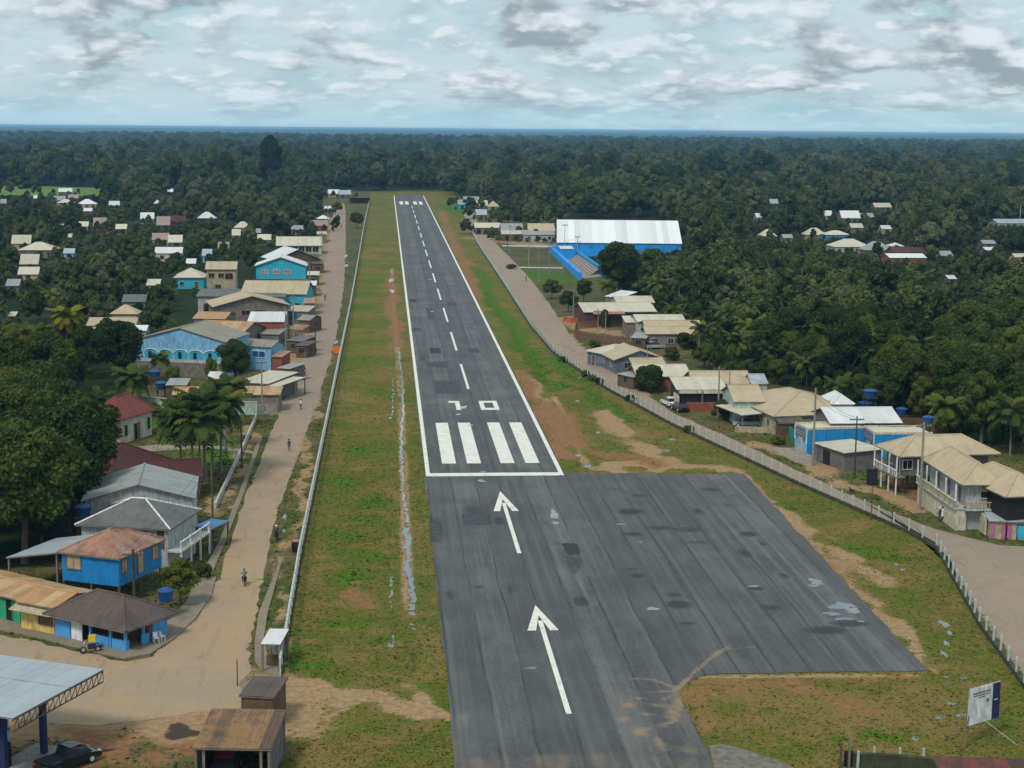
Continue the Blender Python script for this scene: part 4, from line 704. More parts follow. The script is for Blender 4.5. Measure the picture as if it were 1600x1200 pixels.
for lb, A, B, dp, h, rt, ri, wl, rf in (
 ('dark plank shack by the street below the red brick building', (445, 532), (470, 534), 6, 2.5, 'mf', .5, 'wood', 'r_grey'), ('low brown shack roof between the brown stall and street', (460, 540), (480, 541), 5, 2.4, 'mf', .4, 'wood', 'r_brown'), ('pale shack roof at the street edge below the rusty kiosk', (432, 575), (452, 577), 5, 2.5, 'mf', .4, 'greywood', 'r_lightgrey'),
 ('dim timber shop front left of the street opposite the barrier', (463, 500), (484, 501), 7, 2.8, 'gx', .8, 'wood', 'r_khaki'), ('rust roofed shop front next to the turquoise front house', (474, 474), (492, 474), 8, 2.9, 'gx', .9, 'greybrown', 'r_rust'), ('small white awning roof by the street above the turquoise front', (478, 446), (494, 446), 8, 3.0, 'mf', .5, 'wood', 'r_white'),
 ('cream shop roof by the street right of the turquoise gabled house', (480, 430), (499, 430), 8, 3.0, 'gx', .8, 'wood', 'r_cream'), ('dark shop roof by the street below the school', (488, 412), (506, 412), 9, 3.0, 'gx', .8, 'wood', 'r_grey'), ('cream shop roof by the street right of the school', (495, 366), (511, 366), 9, 3.0, 'gx', .8, 'greybrown', 'r_cream'),
 ('long orange roof behind the wide orange tan roof', (300, 498), (352, 499), 10, 4.0, 'gx', 1.0, 'greybrown', 'r_orange'), ('grey plank lean-to behind the sky blue wing', (404, 522), (436, 523), 6, 3.2, 'mf', .6, 'greywood', 'r_khaki'), ('dark plank shack left of the round roadside bush', (962, 584), (990, 590), 5, 2.2, 'mf', .3, 'wood', 'r_lightgrey'),
 ('tin roofed shack right of the slat fence', (985, 528), (1010, 529), 6, 2.4, 'mf', .5, 'wood', 'r_lightgrey'), ('small tan shed between the stacked roofs and the palm', (1062, 524), (1096, 525), 6, 2.5, 'mf', .4, 'greywood', 'r_tan'), ('low tin shed right of the cream brick walled house', (1085, 590), (1108, 591), 5, 2.6, 'mf', .4, 'greybrown', 'r_lightgrey')):
    house(lb, A, B, depth=dp, h=h, rt=rt, rise=ri, over=.25, wall=wl, roof=rf, sep=False, cat='shack', name='shack', keep=1.2, trim='oldwood', shut='dark')
FAR0 = len(FOOT)
# ---- scattered roofs among the left trees: (x0, x1, ridge y, eave y, roof, wall, type, label)
for x0, x1, yt_, yb_, rf, wl, ty, lb in (
 (91, 113, 294, 300, 'r_white', 'palegrey', 'gx', 'white roof house beside the far bright pasture'), (72, 102, 306, 313, 'r_lightgrey', 'white', 'gx', 'wide grey roof house in the far left cluster'), (88, 116, 311, 317, 'r_cream', 'cream', 'hip', 'cream hipped house in front of the far left cluster'),
 (106, 123, 304, 310, 'r_pinkgrey', 'brickred', 'gx', 'reddish roof house at the right of the far left cluster'), (120, 151, 311, 319, 'r_white', 'tanwall', 'hip', 'white hipped house at the end of the far left cluster'), (170, 187, 314, 321, 'r_white', 'palegreen', 'gx', 'small white roof alone right of the far cluster'),
 (130, 144, 325, 330, 'r_white', 'white', 'gx', 'tiny white roof below the far left cluster'), (219, 241, 332, 342, 'r_white', 'skyblue', 'gx', 'white gabled house with pale blue wall in mid trees'), (244, 266, 338, 352, 'r_pinkgrey', 'cream', 'gx', 'pinkish roof house next to the dark red one'),
 (265, 291, 337, 346, 'r_darkred', 'darkbrick', 'gx', 'dark red roof house deep in the left trees'), (308, 338, 331, 341, 'r_white', None, 'hip', 'open white pavilion with hipped roof among trees'), (262, 271, 295, 300, 'r_white', 'white', 'gx', 'lone tiny white roof near the tall forest edge'),
 (240, 251, 312, 318, 'r_white', 'white', 'hip', 'small white hipped roof beneath the forest edge'), (122, 138, 346, 354, 'r_cream', 'cream', 'gx', 'small cream roof left of the salmon house'), (145, 166, 340, 353, 'r_pinkgrey', 'brickred', 'gx', 'salmon roof house in the left middle distance'),
 (365, 393, 346, 356, 'r_cream', 'pinkshutter', 'hip', 'cream hipped house nearest the forest on the left'), (388, 408, 357, 364, 'r_lightgrey', 'cream', 'gx', 'pale grey roof just below the cream forest-edge house'), (237, 264, 364, 375, 'r_pinkgrey', 'cream', 'gx', 'pinkish tan roof above the long white roof'),
 (262, 285, 367, 379, 'r_cream', 'cream', 'gx', 'cream roof right of the pinkish tan roof'), (241, 285, 386, 396, 'r_white', 'cream', 'gx', 'long white roof in the middle of the left trees'), (17, 48, 367, 381, 'r_cream', 'tanwall', 'gx', 'cream gabled roof near the left edge'),
 (27, 87, 378, 391, 'r_cream', 'greybrown', 'hip', 'large cream hipped roof near the left edge'), (30, 60, 397, 413, 'r_cream', 'cream', 'gx', 'cream roof below the large hipped roof'), (27, 60, 417, 429, 'r_cream', 'tanwall', 'gx', 'lowest cream roof of the left edge column'),
 (98, 116, 388, 396, 'r_metal', 'skyblue', 'gx', 'small bluish metal roof among left trees'), (52, 67, 305, 310, 'r_white', 'white', 'gx', 'tiny white roof left of the far cluster'), (0, 10, 311, 318, 'r_lightgrey', 'white', 'gx', 'sliver of grey roof at the far left edge'),
 (170, 216, 476, 491, 'r_tan', 'tanwall', 'hip', 'tan hipped roof behind the sky blue house'), (190, 228, 460, 472, 'r_grey', 'greybrown', 'gx', 'dull grey roof beside a blue tank in the trees'), (134, 212, 496, 509, 'r_tan', 'cream', 'gx', 'long tan roof left of the sky blue house'),
 (184, 229, 508, 517, 'r_white', 'palegrey', 'gx', 'white roof touching the sky blue house'), (135, 172, 511, 527, 'r_lightgrey', 'bluegrey', 'gx', 'pale roof half under the dark tree'), (315, 331, 389, 400, 'r_metal', 'skyblue', 'gx', 'narrow pale blue house amid dark trees'), (362, 376, 358, 368, 'r_cream', 'pinkshutter', 'gx', 'cream house under the forest-edge trees'),
 (513, 531, 296, 303, 'r_white', 'palegrey', 'gx', 'white roof house at the far end of the left street'), (530, 549, 297, 304, 'r_metal', 'bluegrey', 'gx', 'bluish roof beside the white house at the street end'), (495, 516, 336, 342, 'r_white', 'white', 'hip', 'white hipped roof beside the far left street'), (486, 513, 344, 353, 'r_pinkgrey', 'brickred', 'gx', 'brown roof house with brick wall by the far left street'), (507, 518, 322, 327, 'r_white', 'palegrey', 'gx', 'tiny white kiosk by the far left street'),
 (12, 24, 487, 494, 'r_cream', 'cream', 'gx', 'cream roof scrap poking out left of the yellow palm'), (105, 112, 365, 371, 'r_cream', 'yellow', 'gx', 'small cream roof with yellow wall among trees'),
 (180, 198, 350, 358, 'r_cream', 'cream', 'gx', 'cream roof right of the salmon house'), (84, 98, 350, 357, 'r_white', 'white', 'gx', 'white roof in the trees above the large hipped roof'), (340, 358, 378, 388, 'r_pinkgrey', 'cream', 'gx', 'pinkish roof above the tall two-storey house'), (290, 306, 404, 412, 'r_white', 'white', 'gx', 'white roof behind the teal porch house'), (402, 424, 366, 375, 'r_cream', 'cream', 'gx', 'cream roof left of the school'), (228, 250, 436, 446, 'r_cream', 'tanwall', 'gx', 'cream roof left of the teal porch house'), (8, 30, 436, 447, 'r_lightgrey', 'cream', 'gx', 'grey roof below the left edge column'), (455, 474, 352, 359, 'r_lightgrey', 'cream', 'gx', 'grey roof behind the school'),
 # right side, far
 (1224, 1240, 366, 372, 'r_lightgrey', 'cream', 'gx', 'grey roof right of the lone cream hipped roof'), (1470, 1490, 392, 400, 'r_lightgrey', 'cream', 'gx', 'grey roof right of the village brick wall'), (1378, 1394, 352, 358, 'r_white', 'palegrey', 'gx', 'white roof above the grey hipped village roof'), (1330, 1350, 349, 356, 'r_cream', 'cream', 'gx', 'cream roof above the vivid blue walled house'),
 (716, 742, 312, 320, 'r_lightgrey', 'turquoise', 'gx', 'grey roof house with turquoise wall past the runway end'), (725, 750, 307, 313, 'r_lightgrey', 'palegrey', 'gx', 'pale roof behind the turquoise wall house'), (745, 763, 313, 321, 'r_cream', 'cream', 'gx', 'cream roof right of the turquoise wall house'), (763, 781, 314, 323, 'r_tan', 'tanwall', 'hip', 'tan hipped roof at the far forest edge'), (744, 762, 327, 336, 'r_metal', 'palegrey', 'gx', 'bluish roof at the bend of the right-hand road'),
 (742, 784, 348, 356, 'r_cream', 'greybrown', 'gx', 'cream roof house at the start of the right-hand road'), (783, 818, 349, 360, 'r_lightgrey', 'greybrown', 'gx', 'grey roof house right of the cream road house'), (784, 826, 360, 366, 'r_cream', 'wood', 'gx', 'low cream roof in front of the grey house'), (826, 868, 349, 361, 'r_tan', 'cream', 'gx', 'tan roof house against the big white hall'), (818, 868, 361, 367, 'r_lightgrey', 'palegrey', 'gx', 'low grey roof below the tan house by the hall'),
 (1204, 1217, 311, 318, 'r_metal', 'palegreen', 'gx', 'tiny bluish roof in the far right forest'), (1182, 1191, 333, 340, 'r_white', 'white', 'gx', 'tiny white roof left of the right-hand village'), (1367, 1394, 317, 324, 'r_cream', 'cream', 'gx', 'cream roof farthest in the right-hand village'), (1289, 1302, 329, 337, 'r_white', 'white', 'gx', 'small white roof above the right-hand village'), (1315, 1345, 329, 341, 'r_white', 'palegrey', 'gx', 'white gabled roof at the top of the right-hand village'), (1344, 1367, 333, 340, 'r_lightgrey', 'palegrey', 'gx', 'grey roof joined to the white gabled village roof'),
 (1189, 1215, 358, 369, 'r_cream', 'cream', 'hip', 'cream hipped roof alone left of the right-hand village'), (1259, 1292, 356, 367, 'r_cream', 'cream', 'hip', 'cream hipped roof beside the blue walled house'), (1291, 1329, 360, 367, 'r_cream', 'hallblue', 'hip', 'cream roof house with vivid blue wall in the village'), (1304, 1362, 373, 386, 'r_cream', 'palegrey', 'hip', 'wide cream hipped roof below the blue walled house'), (1352, 1396, 377, 391, 'r_lightgrey', 'greybrown', 'hip', 'grey hipped roof in the middle of the village'), (1392, 1414, 379, 385, 'r_white', 'white', 'hip', 'small white roof behind the reddish village roof'), (1396, 1447, 386, 395, 'r_redrust', 'brickred', 'gx', 'reddish roof at the right of the village'), (1390, 1449, 396, 403, 'r_white', 'brickred', 'gx', 'white roof with brick wall in front of the reddish roof'),
 (1536, 1557, 375, 381, 'r_lightgrey', 'white', 'gx', 'pale two-storey house deep in the right forest'), (1559, 1612, 342, 349, 'r_metal', 'palegrey', 'gx', 'bluish metal roof at the far right edge'), (1540, 1557, 386, 391, 'r_white', 'white', 'gx', 'white porch roof below the pale forest house'), (1586, 1612, 396, 402, 'r_cream', 'cream', 'gx', 'cream roof scrap at the right edge'), (1482, 1496, 430, 436, 'r_white', 'white', 'gx', 'white shed glimpsed between the dark right trees')):
    if wl in ('white', 'cream', 'palegrey') and x1-x0 < 40: wl = random.Random(lb).choice(('greybrown', 'oldwood', 'tanwall', 'greybrown'))
    r, L, D, zr = house(lb, (x0, yb_), (x1, yb_), depth=max(6, min(14, (x1-x0)*45.4/(yb_-200)*.75)), h=2.3 if x1-x0 < 34 else 2.8, rt=ty, ridge_y=yt_, over=.3, wall=wl, roof=rf, sep=False, strip=1.2, posts=None if wl else True, ops='auto' if wl else None, keep=.35, trim='oldwood')
FAR1 = len(FOOT)
# ---- right-hand side
house('small white shed roof above the cream roofs on the right', (944, 463), (970, 466), depth=6, h=3.6, rt='mf', rise=1.2, over=.2, wall='greybrown', roof='r_white', ops=None, cat='shed', name='shed', keep=1)
house('cream roof house behind the long right-hand barn', (963, 473), (1024, 473), depth=11, h=3.8, rt='gx', over=.3, wall='palegrey', roof='r_cream', ridge_y=463, keep=.2)
r, L, D, zr = house('long cream roof brick barn with rusty red roof edge', (912, 488), (1027, 487), depth=14, h=3.4, rt='gx', over=.4, wall='darkbrick', roof='r_cream', ridge_y=473, ops=[('f', .3, .1, 2.4, 2.3, 'wood', 'dark', 'door'), ('f', .6, .9, 1.4, 1.1, 'wood', 'dark')], cat='barn', name='barn', keep=2.6)
MB().prism([(L*.12, .3, 3.52), (L*.55, .3, 3.52), (L*.55, -1.2, 3.1), (L*.12, -1.2, 3.1)], [(L*.12, .3, 3.47), (L*.55, .3, 3.47), (L*.55, -1.2, 3.05), (L*.12, -1.2, 3.05)]).build('rusty_awning', 'r_rust', r)
house('little cream lean-to right of the brick barn', (977, 504), (998, 504), depth=6, h=3.0, rt='mf', rise=.8, over=.2, wall='greybrown', roof='r_cream', ops=None, cat='shed', name='shed', keep=1)
house('cream and white roof house, upper of three stacked on the right', (995, 503), (1073, 503), depth=11, h=3.6, rt='gx', over=.3, wall='palegrey', roof='r_cream', ridge_y=492, keep=.2)
house('tan roof house, middle of three stacked on the right', (1008, 511), (1099, 511), depth=9, h=3.3, rt='gx', over=.3, wall='greybrown', roof='r_tan', ridge_y=501, keep=.2)
house('tan roof house, lowest of three stacked on the right', (1009, 522), (1088, 522), depth=8, h=3.0, rt='gx', over=.3, wall='greybrown', roof='r_tan', ridge_y=510, keep=1.5)
house('white hipped roof house with blue grey walls at the road bend', (939, 546), (956, 556), (987, 547), h=2.6, rt='hip', rise=1.4, over=.35, wall='bluegrey', roof='r_cream', keep=2.8)
house('tan gabled house right of the white hipped one', (959, 563), (1041, 561), depth=11, h=2.6, rt='gy', rise=1.7, over=.4, wall='bluegrey', roof='r_tan', keep=2)
house('flat tan roof shed in front of the tan gabled house', (988, 570), (1042, 570), depth=6, h=2.5, rt='mf', rise=.5, over=.25, wall='wood', roof='r_tan', ops=None, cat='shed', name='shed')
house('cream roof house with brick wall behind the round bush', (995, 589), (1081, 588), depth=9, h=2.4, rt='gx', over=.4, wall='brickred', roof='r_cream', ridge_y=570, keep=2.4)
house('tan roof house behind the red walled garage', (1082, 600), (1176, 600), depth=9, h=3.2, rt='gx', over=.3, wall='tanwall', roof='r_tan', ridge_y=580, keep=.2)
house('small pale metal roof beside the tan roof house', (1174, 600), (1201, 600), depth=7, h=3.6, rt='gx', over=.2, wall='palegrey', roof='r_metal', ridge_y=585, keep=.3)
r, L, D, zr = house('open fronted garage with red wall and white roof by parked cars', (1057, 609), (1138, 609), depth=8, h=3.3, rt='mf', rise=.9, over=.25, wall='dark', roof='r_cream', ops=None, cat='garage', name='garage', keep=4)  # near-black walls paint in the shade of the open interior
MB().box(.2, L-.2, -1.6, -1.4, 0, 1.5).build('front_wall', 'brickred', r); MB().box(.05, .25, -1.6, 3.2, 0, 2.4).build('side_wall', 'cream', r); MB().box(.5, L-.4, -.2, .2, 2.7, 3.2).build('beam', 'cream', r)
for u in (.3, L*.5, L-.3): MB().box(u-.1, u+.1, -.3, -.1, 0, 3.2).build('post', 'oldwood', r)
house('very wide tan hipped roof house behind the carport', (1208, 651), (1352, 646), depth=19, h=2.9, rt='hip', rise=2.3, over=.4, wall='tanwall', roof='r_tan', keep=.5)
house('tan roof wing between the garage and the wide tan house', (1146, 628), (1196, 628), depth=11, h=3.7, rt='gx', over=.3, wall='palegreen', roof='r_tan', ridge_y=602, keep=1)
house('white cone end roof beyond the wide tan house', (1300, 632), (1336, 632), depth=7, h=4.0, rt='hip', rise=1.2, over=.3, wall='white', roof='r_white', keep=.3, ops=None)
house('open carport with sloping cream sheet roof over a silver car', (1140, 632), (1159, 649), (1219, 642), h=2.5, rt='mf', rise=.3, over=.3, wall=None, roof='r_cream', posts=True, cat='carport', name='carport', ops=None, keep=3)
house('little brown roofed hut beside the green fence', (1217, 661), (1259, 661), depth=5, h=2.4, rt='mf', rise=.5, over=.25, wall='wood', roof='r_brown', cat='hut', name='hut', ops=None, keep=2)
house('bright white metal gabled roof behind the blue store', (1297, 662), (1411, 661), depth=10, h=3.8, rt='gx', over=.4, wall='greybrown', roof='r_white', ridge_y=637, ops=None, cat='warehouse', name='warehouse', keep=.5)
def blue_store(label, A, B, C, h, sign):
    a, x, L, D = frame(A, B, C, None, h); r = empty('store', (a.x, a.y, 0), atan2(x.y, x.x), label=label, cat='store')
    MB().box(0, L, 0, D, 0, h).build('wall', 'bluewall', r); MB().box(.2, L-.2, .2, D-.2, h+.01, h+.08).build('roof', 'r_cream', r)
    pp = MB(); pp.box(-.05, L+.05, -.05, .15, h, h+.3); pp.box(-.05, .15, .15, D, h, h+.3); pp.box(L-.15, L+.05, .15, D, h, h+.3); pp.build('parapet', 'cream', r)
    b_ = MB().box(.3, L-.3, -.1, -.02, h-1.35, h-.2).build('sign_board', 'bluegrey', r)
    for z in (.55, .9): MB().box(.6, L-.8, -.13, -.105, h-z-.08, h-z).build('sign_lettering', 'palegrey', b_)
    for u in (0.02, L-.3): MB().box(u, u+.28, -.12, -.02, h-2.0, h+.05).build('white_pillar', 'white', r)
    MB().box(L*.3, L*.68, -.08, -.01, 0, 2.4).build('door', 'palegrey', r); MB().box(.02, L-.02, -.03, -.005, 0, h-2).build('front_panel', 'skyblue', r)
    for v in np.linspace(2.5, D-1, 3): MB().box(L+.01, L+.1, v-.12, v+.12, 0, h).build('pilaster', 'hallblue', r)
    c = a+x*(L/2)+Vector((-x.y, x.x))*(D/2); FOOT.append((c.x, c.y, x, L/2+1, D/2+1)); KEEP.append((A[0], C[0], min(A[1], C[1]), B[1]+30, a.y))
    return r
blue_store('bright blue store with pale sign board by the road', (1243, 663), (1262, 672), (1354, 669), 3.4, 1)
blue_store('second bright blue store with sign, behind the grey shed', (1352, 668), (1367, 679), (1456, 678), 3.4, 1)
house('grey wooden shed with cream roof beside the road', (1279, 691), (1319, 708), (1376, 701), h=2.5, rt='mf', rise=.1, over=.3, wall='greywood', roof='r_cream', ops=[('f', .42, .05, 1.8, 2.0, 'oldwood', 'dark', 'door')], cat='shed', name='shed', keep=3.3)
r, L, D, zr = house('tan hipped roof house raised on tall stilts with white veranda', (1372, 696), (1405, 714), (1560, 708), h=4.9, base=2.3, rt='hip', rise=1.9, over=1.1, wall='greywood', roof='r_tan', ops=[('r', .12, 3.1, 1.2, 1.1, 'white', 'glass'), ('f', .35, 3.1, 1, 1.1, 'white', 'glass'), ('f', .65, 2.35, .9, 2, 'white', 'glass', 'door')], keep=4)
MB().box(.1, L-.1, -.3, 1.0, 2.15, 2.32).build('veranda_floor', 'oldwood', r)
for u in np.linspace(.2, L-.2, 4): MB().box(u-.07, u+.07, -.25, -.11, 0, 4.85).build('veranda_post', 'white', r)
for u in np.linspace(.3, L-.3, 14): MB().box(u-.04, u+.04, -.2, -.14, 2.32, 3.05).build('baluster', 'white', r)
MB().box(.1, L-.1, -.26, -.1, 3.05, 3.16).build('handrail', 'white', r)
r, L, D, zr = house('large two-storey cream house with tan hipped roof and long balcony', (1446, 717), (1503, 758), (1573, 757), h=5.4, base=0, rt='hip', rise=2.1, over=.9, wall='palegrey', roof='r_tan', ops=[('r', .65, 3.7, 1.7, .7, 'palegreen', 'dark'), ('f', .3, 2.75, .9, 1.9, 'palegrey', 'wood', 'door'), ('f', .55, 2.75, .9, 1.9, 'palegrey', 'wood', 'door'), ('f', .8, 2.75, .9, 1.9, 'palegrey', 'wood', 'door')], keep=6)
MB().box(.2, L-.3, -.6, .88, 2.45, 2.65).build('balcony_floor', 'paleconcrete', r); MB().box(.2, L-.3, -.55, -.45, 2.65, 3.4).build('balcony_wall', 'tanwall', r); MB().box(.1, L-.2, -.62, -.4, 3.4, 3.5).build('handrail', 'cream', r); MB().box(.3, L-.4, -.35, .86, 0, 2.45).build('lower_wall', 'cream', r)
MB().box(L-.88, L+.3, .5, D-.9, 2.45, 2.65).build('side_balcony_floor', 'paleconcrete', r)
for v in np.linspace(.6, D-1, 12): MB().box(L+.16, L+.24, v-.05, v+.05, 2.65, 3.35).build('baluster', 'tanwall', r)
MB().box(L+.1, L+.3, .5, D-.9, 3.35, 3.45).build('handrail', 'tanwall', r)
for u in np.linspace(.4, L-.5, 5): MB().box(u-.07, u+.07, -.55, -.41, 3.5, 5.4).build('balcony_post', 'white', r)
house('tan roof house cut by the right edge above the pink shop', (1571, 777), (1650, 774), depth=12, h=5.0, rt='hip', rise=2.0, over=.6, wall='dark', roof='r_tan', keep=1)  # wall colour stands in for the shaded interior under the roof
a = G3(1467, 776); b_ = G3(1538, 836); d_ = (b_-a); d2 = Vector((-d_.y, d_.x, 0)).normalized(); r = empty('boundary_wall', a, 0, label='sloping pale garden wall in front of the two-storey cream house', cat='wall'); d_ = Vector(d_); 
MB().prism([(0, 0, 2.6), (d_.x*.75, d_.y*.75, 2.6), (d_.x, d_.y, 2.1), (d_.x+d2.x*.2, d_.y+d2.y*.2, 2.1), (d_.x*.75+d2.x*.2, d_.y*.75+d2.y*.2, 2.6), (d2.x*.2, d2.y*.2, 2.6)], [(0, 0, 0), (d_.x*.75, d_.y*.75, 0), (d_.x, d_.y, 0), (d_.x+d2.x*.2, d_.y+d2.y*.2, 0), (d_.x*.75+d2.x*.2, d_.y*.75+d2.y*.2, 0), (d2.x*.2, d2.y*.2, 0)]).build('wall_face', 'cream', r)
r, L, D, zr = house('low pink and tan shop with pale metal roof at the right edge', (1545, 814), (1650, 818), depth=4.5, h=2.1, rt='mf', rise=.3, over=.25, wall='tanwall', roof='r_metal', ops=[('f', .28, .1, .9, 1.6, 'pink', 'pink', 'door'), ('f', .62, .1, 2.6, 1.6, 'tank', 'turquoise', 'door')], cat='shop', name='shop', keep=2)
MB().box(.27, .8, .17, .235, .05, 1.95).build('pink_panel', 'pink', r)
# ---- sports hall and walled court
r, L, D, zr = house('big sports hall with long white roof and blue walls', (870, 379), (1066, 381), depth=44, h=4.3, rt='gx', over=.3, wall='hallblue', roof='r_hall', ridge_y=338, ops=None, strip=2.2, cat='sports hall', name='sports_hall', keep=1)
for u in np.linspace(2, L-2, 9): MB().box(u-.25, u+.25, .02, .28, 0, 4.1).build('pilaster', 'bluewall', r)
def wall_run(label, px, ht, mat, th=.2, cat='wall', name='boundary_wall', cope=None):
    p = PL(px); r = empty(name, (p[0].x, p[0].y, 0), 0, label=label, cat=cat)
    for i, (a, b) in enumerate(zip(p[:-1], p[1:])):
        d = (b-a).normalized(); n = Vector((-d.y, d.x))*th; q = [a-p[0]-n, b-p[0]-n, b-p[0]+n, a-p[0]+n]
        MB().prism([(v.x, v.y, ht) for v in q], [(v.x, v.y, -.1) for v in q]).build('wall_panel', mat, r)
        if cope: q = [a-p[0]-n*1.6, b-p[0]-n*1.6, b-p[0]+n*1.6, a-p[0]+n*1.6]; MB().prism([(v.x, v.y, ht+.12) for v in q], [(v.x, v.y, ht+.004) for v in q]).build('coping', cope, r)
wall_run('long bright blue court wall running toward the road houses', [(862, 395), (906, 437)], 2.2, 'hallblue', .6); wall_run('blue court wall in front of the sports hall', [(862, 395), (900, 400), (942, 401)], 2.6, 'hallblue', .3); wall_run('far blue terrace wall along the stand', [(902, 403), (945, 433)], 2.4, 'bluewall', .5)
slab('court_floor', [(870, 398), (902, 402), (940, 432), (908, 436)], .08, 'pad', 'structure')
r = empty('grandstand', G3(885, 405), 0, label='pink concrete stand steps inside the blue court', cat='stand'); gq = PL([(890, 406), (902, 404), (936, 428), (922, 431)]); o_ = G(885, 405)
for i in range(4):
    t0, t1 = i/4, (i+1)/4; q = [gq[0].lerp(gq[1], t0), gq[0].lerp(gq[1], t1), gq[3].lerp(gq[2], t1), gq[3].lerp(gq[2], t0)]; MB().prism([(v.x-o_.x, v.y-o_.y, .4+.35*i) for v in q], [(v.x-o_.x, v.y-o_.y, 0) for v in q]).build('step', 'r_pinkgrey', r)
house('small blue ticket booth with white roof by the sports hall', (876, 389), (897, 389), depth=6, h=3.6, rt='mf', rise=.6, over=.2, wall='hallblue', roof='r_white', ops=None, cat='booth', name='ticket_booth', keep=2)
# ---- walls and small fences of the town
wall_run('pale green garden wall behind the chapel lawn', [(185, 637), (240, 641), (300, 645), (372, 648), (402, 648)], 2.0, 'palegreen', .1, cope='paleconcrete'); wall_run('low pale kerb wall beside the chapel lawn and street', [(400, 655), (378, 706), (336, 795)], .7, 'paleconcrete', .12); wall_run('grey wall stub below the orange shed', [(402, 648), (432, 646)], 1.6, 'concrete', .1)
wall_run('short green board fence beside the blue store', [(1219, 672), (1244, 697)], 1.9, 'green_fence', .06, 'fence', 'board_fence'); wall_run('low brick and tan wall in front of the carport', [(1148, 675), (1200, 677), (1219, 676)], .9, 'tanwall', .12); wall_run('dark green plinth wall at the bottom right', [(1332, 1199), (1400, 1202), (1480, 1210)], 1.1, 'mosswall', .2); wall_run('dark plank yard wall behind the blue store', [(1330, 672), (1455, 676), (1500, 690)], 2.2, 'wood', .06)
def slat_fence(label, px, ht, mat):
    p = PL(px); r = empty('slat_fence', (p[0].x, p[0].y, 0), 0, label=label, cat='fence'); sm = MB().box(-.16, .16, -.03, .03, 0, ht).mesh('slat', mat)
    for a, b in zip(p[:-1], p[1:]):
        n = int((b-a).length/.42); ang = atan2((b-a).y, (b-a).x)
        for i in range(n): q = a.lerp(b, i/n)-p[0]; o = link(bpy.data.objects.new('slat', sm), r); o.location = (q.x, q.y, random.uniform(-.25, .05)); o.rotation_euler = (0, random.uniform(-.06, .06), ang)
slat_fence('weathered brown slat fence below the brick barn', [(898, 527), (940, 536), (990, 538), (1010, 536)], 1.7, 'slatwood'); slat_fence('tall brown slat fence panel nearest the road bend', [(898, 527), (900, 514), (935, 512)], 1.7, 'slatwood')
wall_run('rusty red plastic barrier beside the right-hand road', [(880, 503), (893, 504), (908, 504)], 1.2, 'rustred', .05, 'barrier', 'barrier'); wall_run('orange plastic barrier against the left runway fence', [(521, 551), (533, 552)], 1.3, 'orange', .1, 'barrier', 'barrier')
# unfinished frame hut by the far left street
r = empty('timber_frame_hut', G3(546, 318), 0, label='dark unfinished timber frame hut at the far end of the grass', cat='hut'); Lh = (G(578, 318)-G(546, 318)).length
for u in np.linspace(0, Lh, 5):
    for v in (0, 6): MB().box(u-.1, u+.1, v-.1, v+.1, 0, 3.4).build('post', 'wood', r)
MB().box(-.2, Lh+.2, -.2, 6.2, 3.4, 3.6).build('roof', 'wood', r); MB().box(0, Lh, 5.8, 5.9, 0, 3.3).build('back_wall', 'wood', r)
# ---- fuel station canopy, shelters, hut
a, x, L, D = frame((-150, 1094), (20, 1124), (155, 1046), None, 5.4); r = empty('fuel_canopy', (a.x, a.y, 0), atan2(x.y, x.x), label='grey metal fuel station canopy with truss edge at bottom left', cat='canopy')
ro = MB().box(0, L, 0, D, 5.36, 5.40).build('deck', 'metalgrey', r)
for t, bt, uv in strips([(0, 0, 5.44), (L, 0, 5.44), (L, D, 5.44), (0, D, 5.44)], 1.1, .006): MB().prism(t, bt, uv).build('roof_sheet', 'r_metal', ro)
MB().box(0, L, D*.6, D*.6+.12, 5.47, 5.5).build('roof_seam', 'metalgrey', ro)
tr_ = MB(); n = 16
for z in (4.5, 5.3): tr_.tube([(L-.08, .05, z), (L-.08, D-.05, z)], .06, 4)
for i in range(n):
    v0, v1 = D*i/n, D*(i+1)/n; tr_.tube([(L-.08, v0, 4.5), (L-.08, v1, 5.3)], .035, 4); tr_.tube([(L-.08, v1, 4.5), (L-.08, v1, 5.3)], .03, 4)
tr_.build('edge_truss', 'wood', r)
for v in (D*.2, D*.62): MB().box(L-2.7, L-2.3, v-.2, v+.2, 0, 5.3).build('column', 'navy', r)
MB().box(L-4.2, L-1.2, -.6, D*.75, 0, .18).build('pump_island', 'concrete', r); pu = MB().box(L-3.9, L-3.2, D*.28, D*.36, .18, 1.9).build('fuel_pump', 'dark', r); MB().box(L-3.85, L-3.25, D*.28-.03, D*.28-.005, 1.2, 1.7).build('display', 'lamp', pu)
r = empty('sign_pylon', G3(4, 1196), 0, label='blue and white sign pylon at the bottom left corner', cat='sign'); MB().box(-.9, .55, -.3, .3, 0, 2.0).build('lower_panel', 'hallblue', r); MB().box(-.9, .62, -.32, .32, 2.0, 2.7).build('white_band', 'palegrey', r); MB().box(-.9, .45, -.3, .3, 2.7, 4.0).build('upper_panel', 'hallblue', r)
r, L, D, zr = house('brown shingled vehicle shelter with a red car inside', (300, 1169), (424, 1171), depth=6.6, h=2.9, rt='mf', rise=.35, over=.25, wall=None, roof='r_shingle', strip=.85, cat='shelter', name='vehicle_shelter', ops=None, posts=None, keep=False)
for u in (.2, .75, L-.75, L-.2): MB().box(u-.09, u+.09, .1, .28, 0, 2.8).build('post', 'oldwood', r); MB().box(u-.09, u+.09, D-.28, D-.1, 0, 3.0).build('post', 'oldwood', r)
MB().box(L-.3, L-.2, .3, D-.3, 0, 2.7).build('side_wall', 'greywood', r); MB().box(.2, .3, .3, D-.3, 0, 2.7).build('side_wall', 'greywood', r); MB().box(.3, L-.3, D-.3, D-.2, 0, 2.8).build('back_wall', 'greywood', r)
SHEL = (r, L, D)
